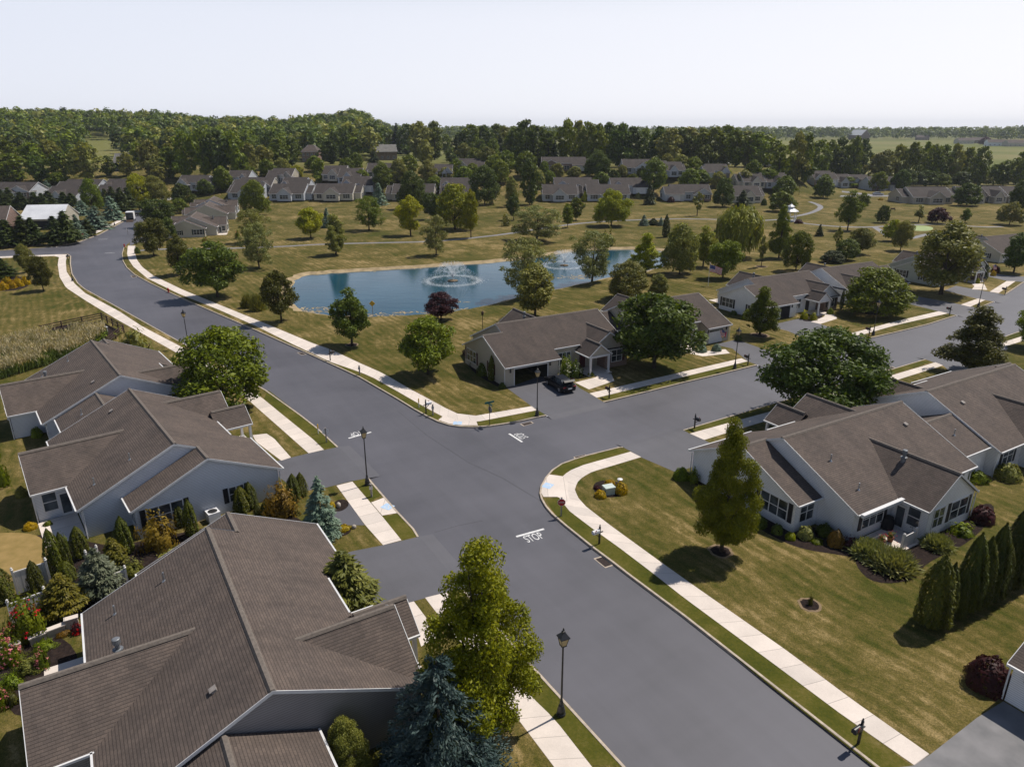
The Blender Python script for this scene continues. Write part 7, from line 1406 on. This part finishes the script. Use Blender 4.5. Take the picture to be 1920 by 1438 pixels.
walk([(504, 733.6), (560, 777), (594, 805), (631, 839)], [(495, 749), (530, 779.5), (597, 833.7), (607.7, 844)], 'verge', 'verge', vz)
walk([(688, 898.5), (716, 931)], [(664, 905), (694, 942)], 'verge', 'verge', vz); walk([(746, 966), (773, 993.6), (782, 1008)], [(718, 971), (740, 1000), (753, 1014)], 'verge', 'verge', vz); walk([(866, 1108), (1016, 1274), (1066, 1330), (1165, 1438)], [(840, 1114), (990.6, 1304), (1041, 1352), (1108, 1437)], 'verge', 'verge', vz)
# dark seams where the cross street and drives were paved against the long street
for a in ([(745, 770), (800, 816), (880, 868), (940, 895), (1012, 938)], [(560, 790), (640, 842), (668, 868), (688, 893)], [(786, 1009), (820, 1048), (852, 1086), (868, 1105)], [(815, 998), (860, 985), (905, 976)]):
    c = px(a); nr = [(c[min(i + 1, len(c) - 1)] - c[max(i - 1, 0)]).normalized() for i in range(len(c))]; m = MB(); z = Vector((0, 0, .004))
    for i in range(len(c) - 1): s0, s1 = [Vector((t_.y, -t_.x, 0)) * .022 for t_ in nr[i:i + 2]]; m.poly([c[i] - s0 + z, c[i + 1] - s1 + z, c[i + 1] + s1 + z, c[i] + s0 + z])
    struct(m.build('road_seam', M('seam_tar', (.058, .056, .062), (.042, .041, .046), 3, .6)))
# ---------------------------------------------------------------- light
HAZE = .00008; SUN_EL = 57.5; sv = Vector((.837, .548, 0)).normalized() * math.cos(R(SUN_EL)) + Vector((0, 0, math.sin(R(SUN_EL))))
sl = bpy.data.lights.new('sun', 'SUN'); sl.energy = 4.8; sl.angle = R(.53); sl.color = (1, .93, .83)
so = bpy.data.objects.new('sun', sl); COL.objects.link(so); so.rotation_euler = sv.to_track_quat('Z', 'Y').to_euler(); so.location = (60, 60, 120)
wd = bpy.data.worlds.new('World'); SC.world = wd; wd.use_nodes = True; nt = wd.node_tree
sky = nt.nodes.new('ShaderNodeTexSky'); sky.sky_type = 'NISHITA'; sky.sun_disc = False; sky.sun_elevation = R(SUN_EL); sky.sun_rotation = math.atan2(sv.x, sv.y)
sky.altitude = 0; sky.air_density = 1.0; sky.dust_density = .6; sky.ozone_density = 1.2
# summer haze: the air whitens towards the horizon, most towards the sun
g = pos(nt, 'Generated'); sx = nt.nodes.new('ShaderNodeSeparateXYZ'); nt.links.new(g, sx.inputs[0])
mr = nt.nodes.new('ShaderNodeMapRange'); mr.interpolation_type = 'SMOOTHSTEP'; mr.inputs[1].default_value = .12; mr.inputs[2].default_value = .30; mr.inputs[3].default_value = .93; mr.inputs[4].default_value = .0; nt.links.new(sx.outputs[2], mr.inputs[0])
ax = mth(nt, 'ADD', mth(nt, 'MULTIPLY', sx.outputs[0], .45), mth(nt, 'MULTIPLY', sx.outputs[2], -1.4)); mq = nt.nodes.new('ShaderNodeMapRange'); mq.inputs[1].default_value = -.45; mq.inputs[2].default_value = .3; nt.links.new(ax, mq.inputs[0])
hz = mix(nt, (9.9, 10.4, 11.8), (13.2, 13.0, 13.4), mq.outputs[0])
nt.links.new(mix(nt, sky.outputs[0], hz, mr.outputs[0]), nt.nodes['Background'].inputs[0]); nt.nodes['Background'].inputs[1].default_value = .078
SC.view_settings.view_transform = 'Standard'; SC.view_settings.look = 'None'; SC.view_settings.exposure = .08; SC.view_settings.gamma = 1
SC.render.engine = 'CYCLES'; SC.cycles.max_bounces = 5; SC.cycles.diffuse_bounces = 2; SC.cycles.glossy_bounces = 2; SC.cycles.transmission_bounces = 3; SC.cycles.transparent_max_bounces = 8; SC.cycles.volume_bounces = 0
SC.cycles.use_adaptive_sampling = True; SC.cycles.adaptive_threshold = .01; SC.cycles.use_denoising = True
# ---------------------------------------------------------------- summer haze: even, pale air over the whole place
hm = bpy.data.materials.new('haze_air'); hm.use_nodes = True; nt = hm.node_tree; nt.nodes.remove(nt.nodes['Principled BSDF'])
pv = nt.nodes.new('ShaderNodeVolumePrincipled'); pv.inputs['Color'].default_value = (.80, .87, 1, 1); pv.inputs['Density'].default_value = HAZE; pv.inputs['Anisotropy'].default_value = .2
nt.links.new(pv.outputs[0], nt.nodes['Material Output'].inputs['Volume']); MAT['haze'] = hm
m = MB(); m.box(-7400, 7400, -120, 7400, -2.2, 90); o = m.build('haze', 'haze'); o['label'] = 'thin pale haze over the whole place'; stuff(o); o.display_type = 'WIRE'
SC.cycles.volume_step_rate = 1; SC.cycles.volume_max_steps = 64
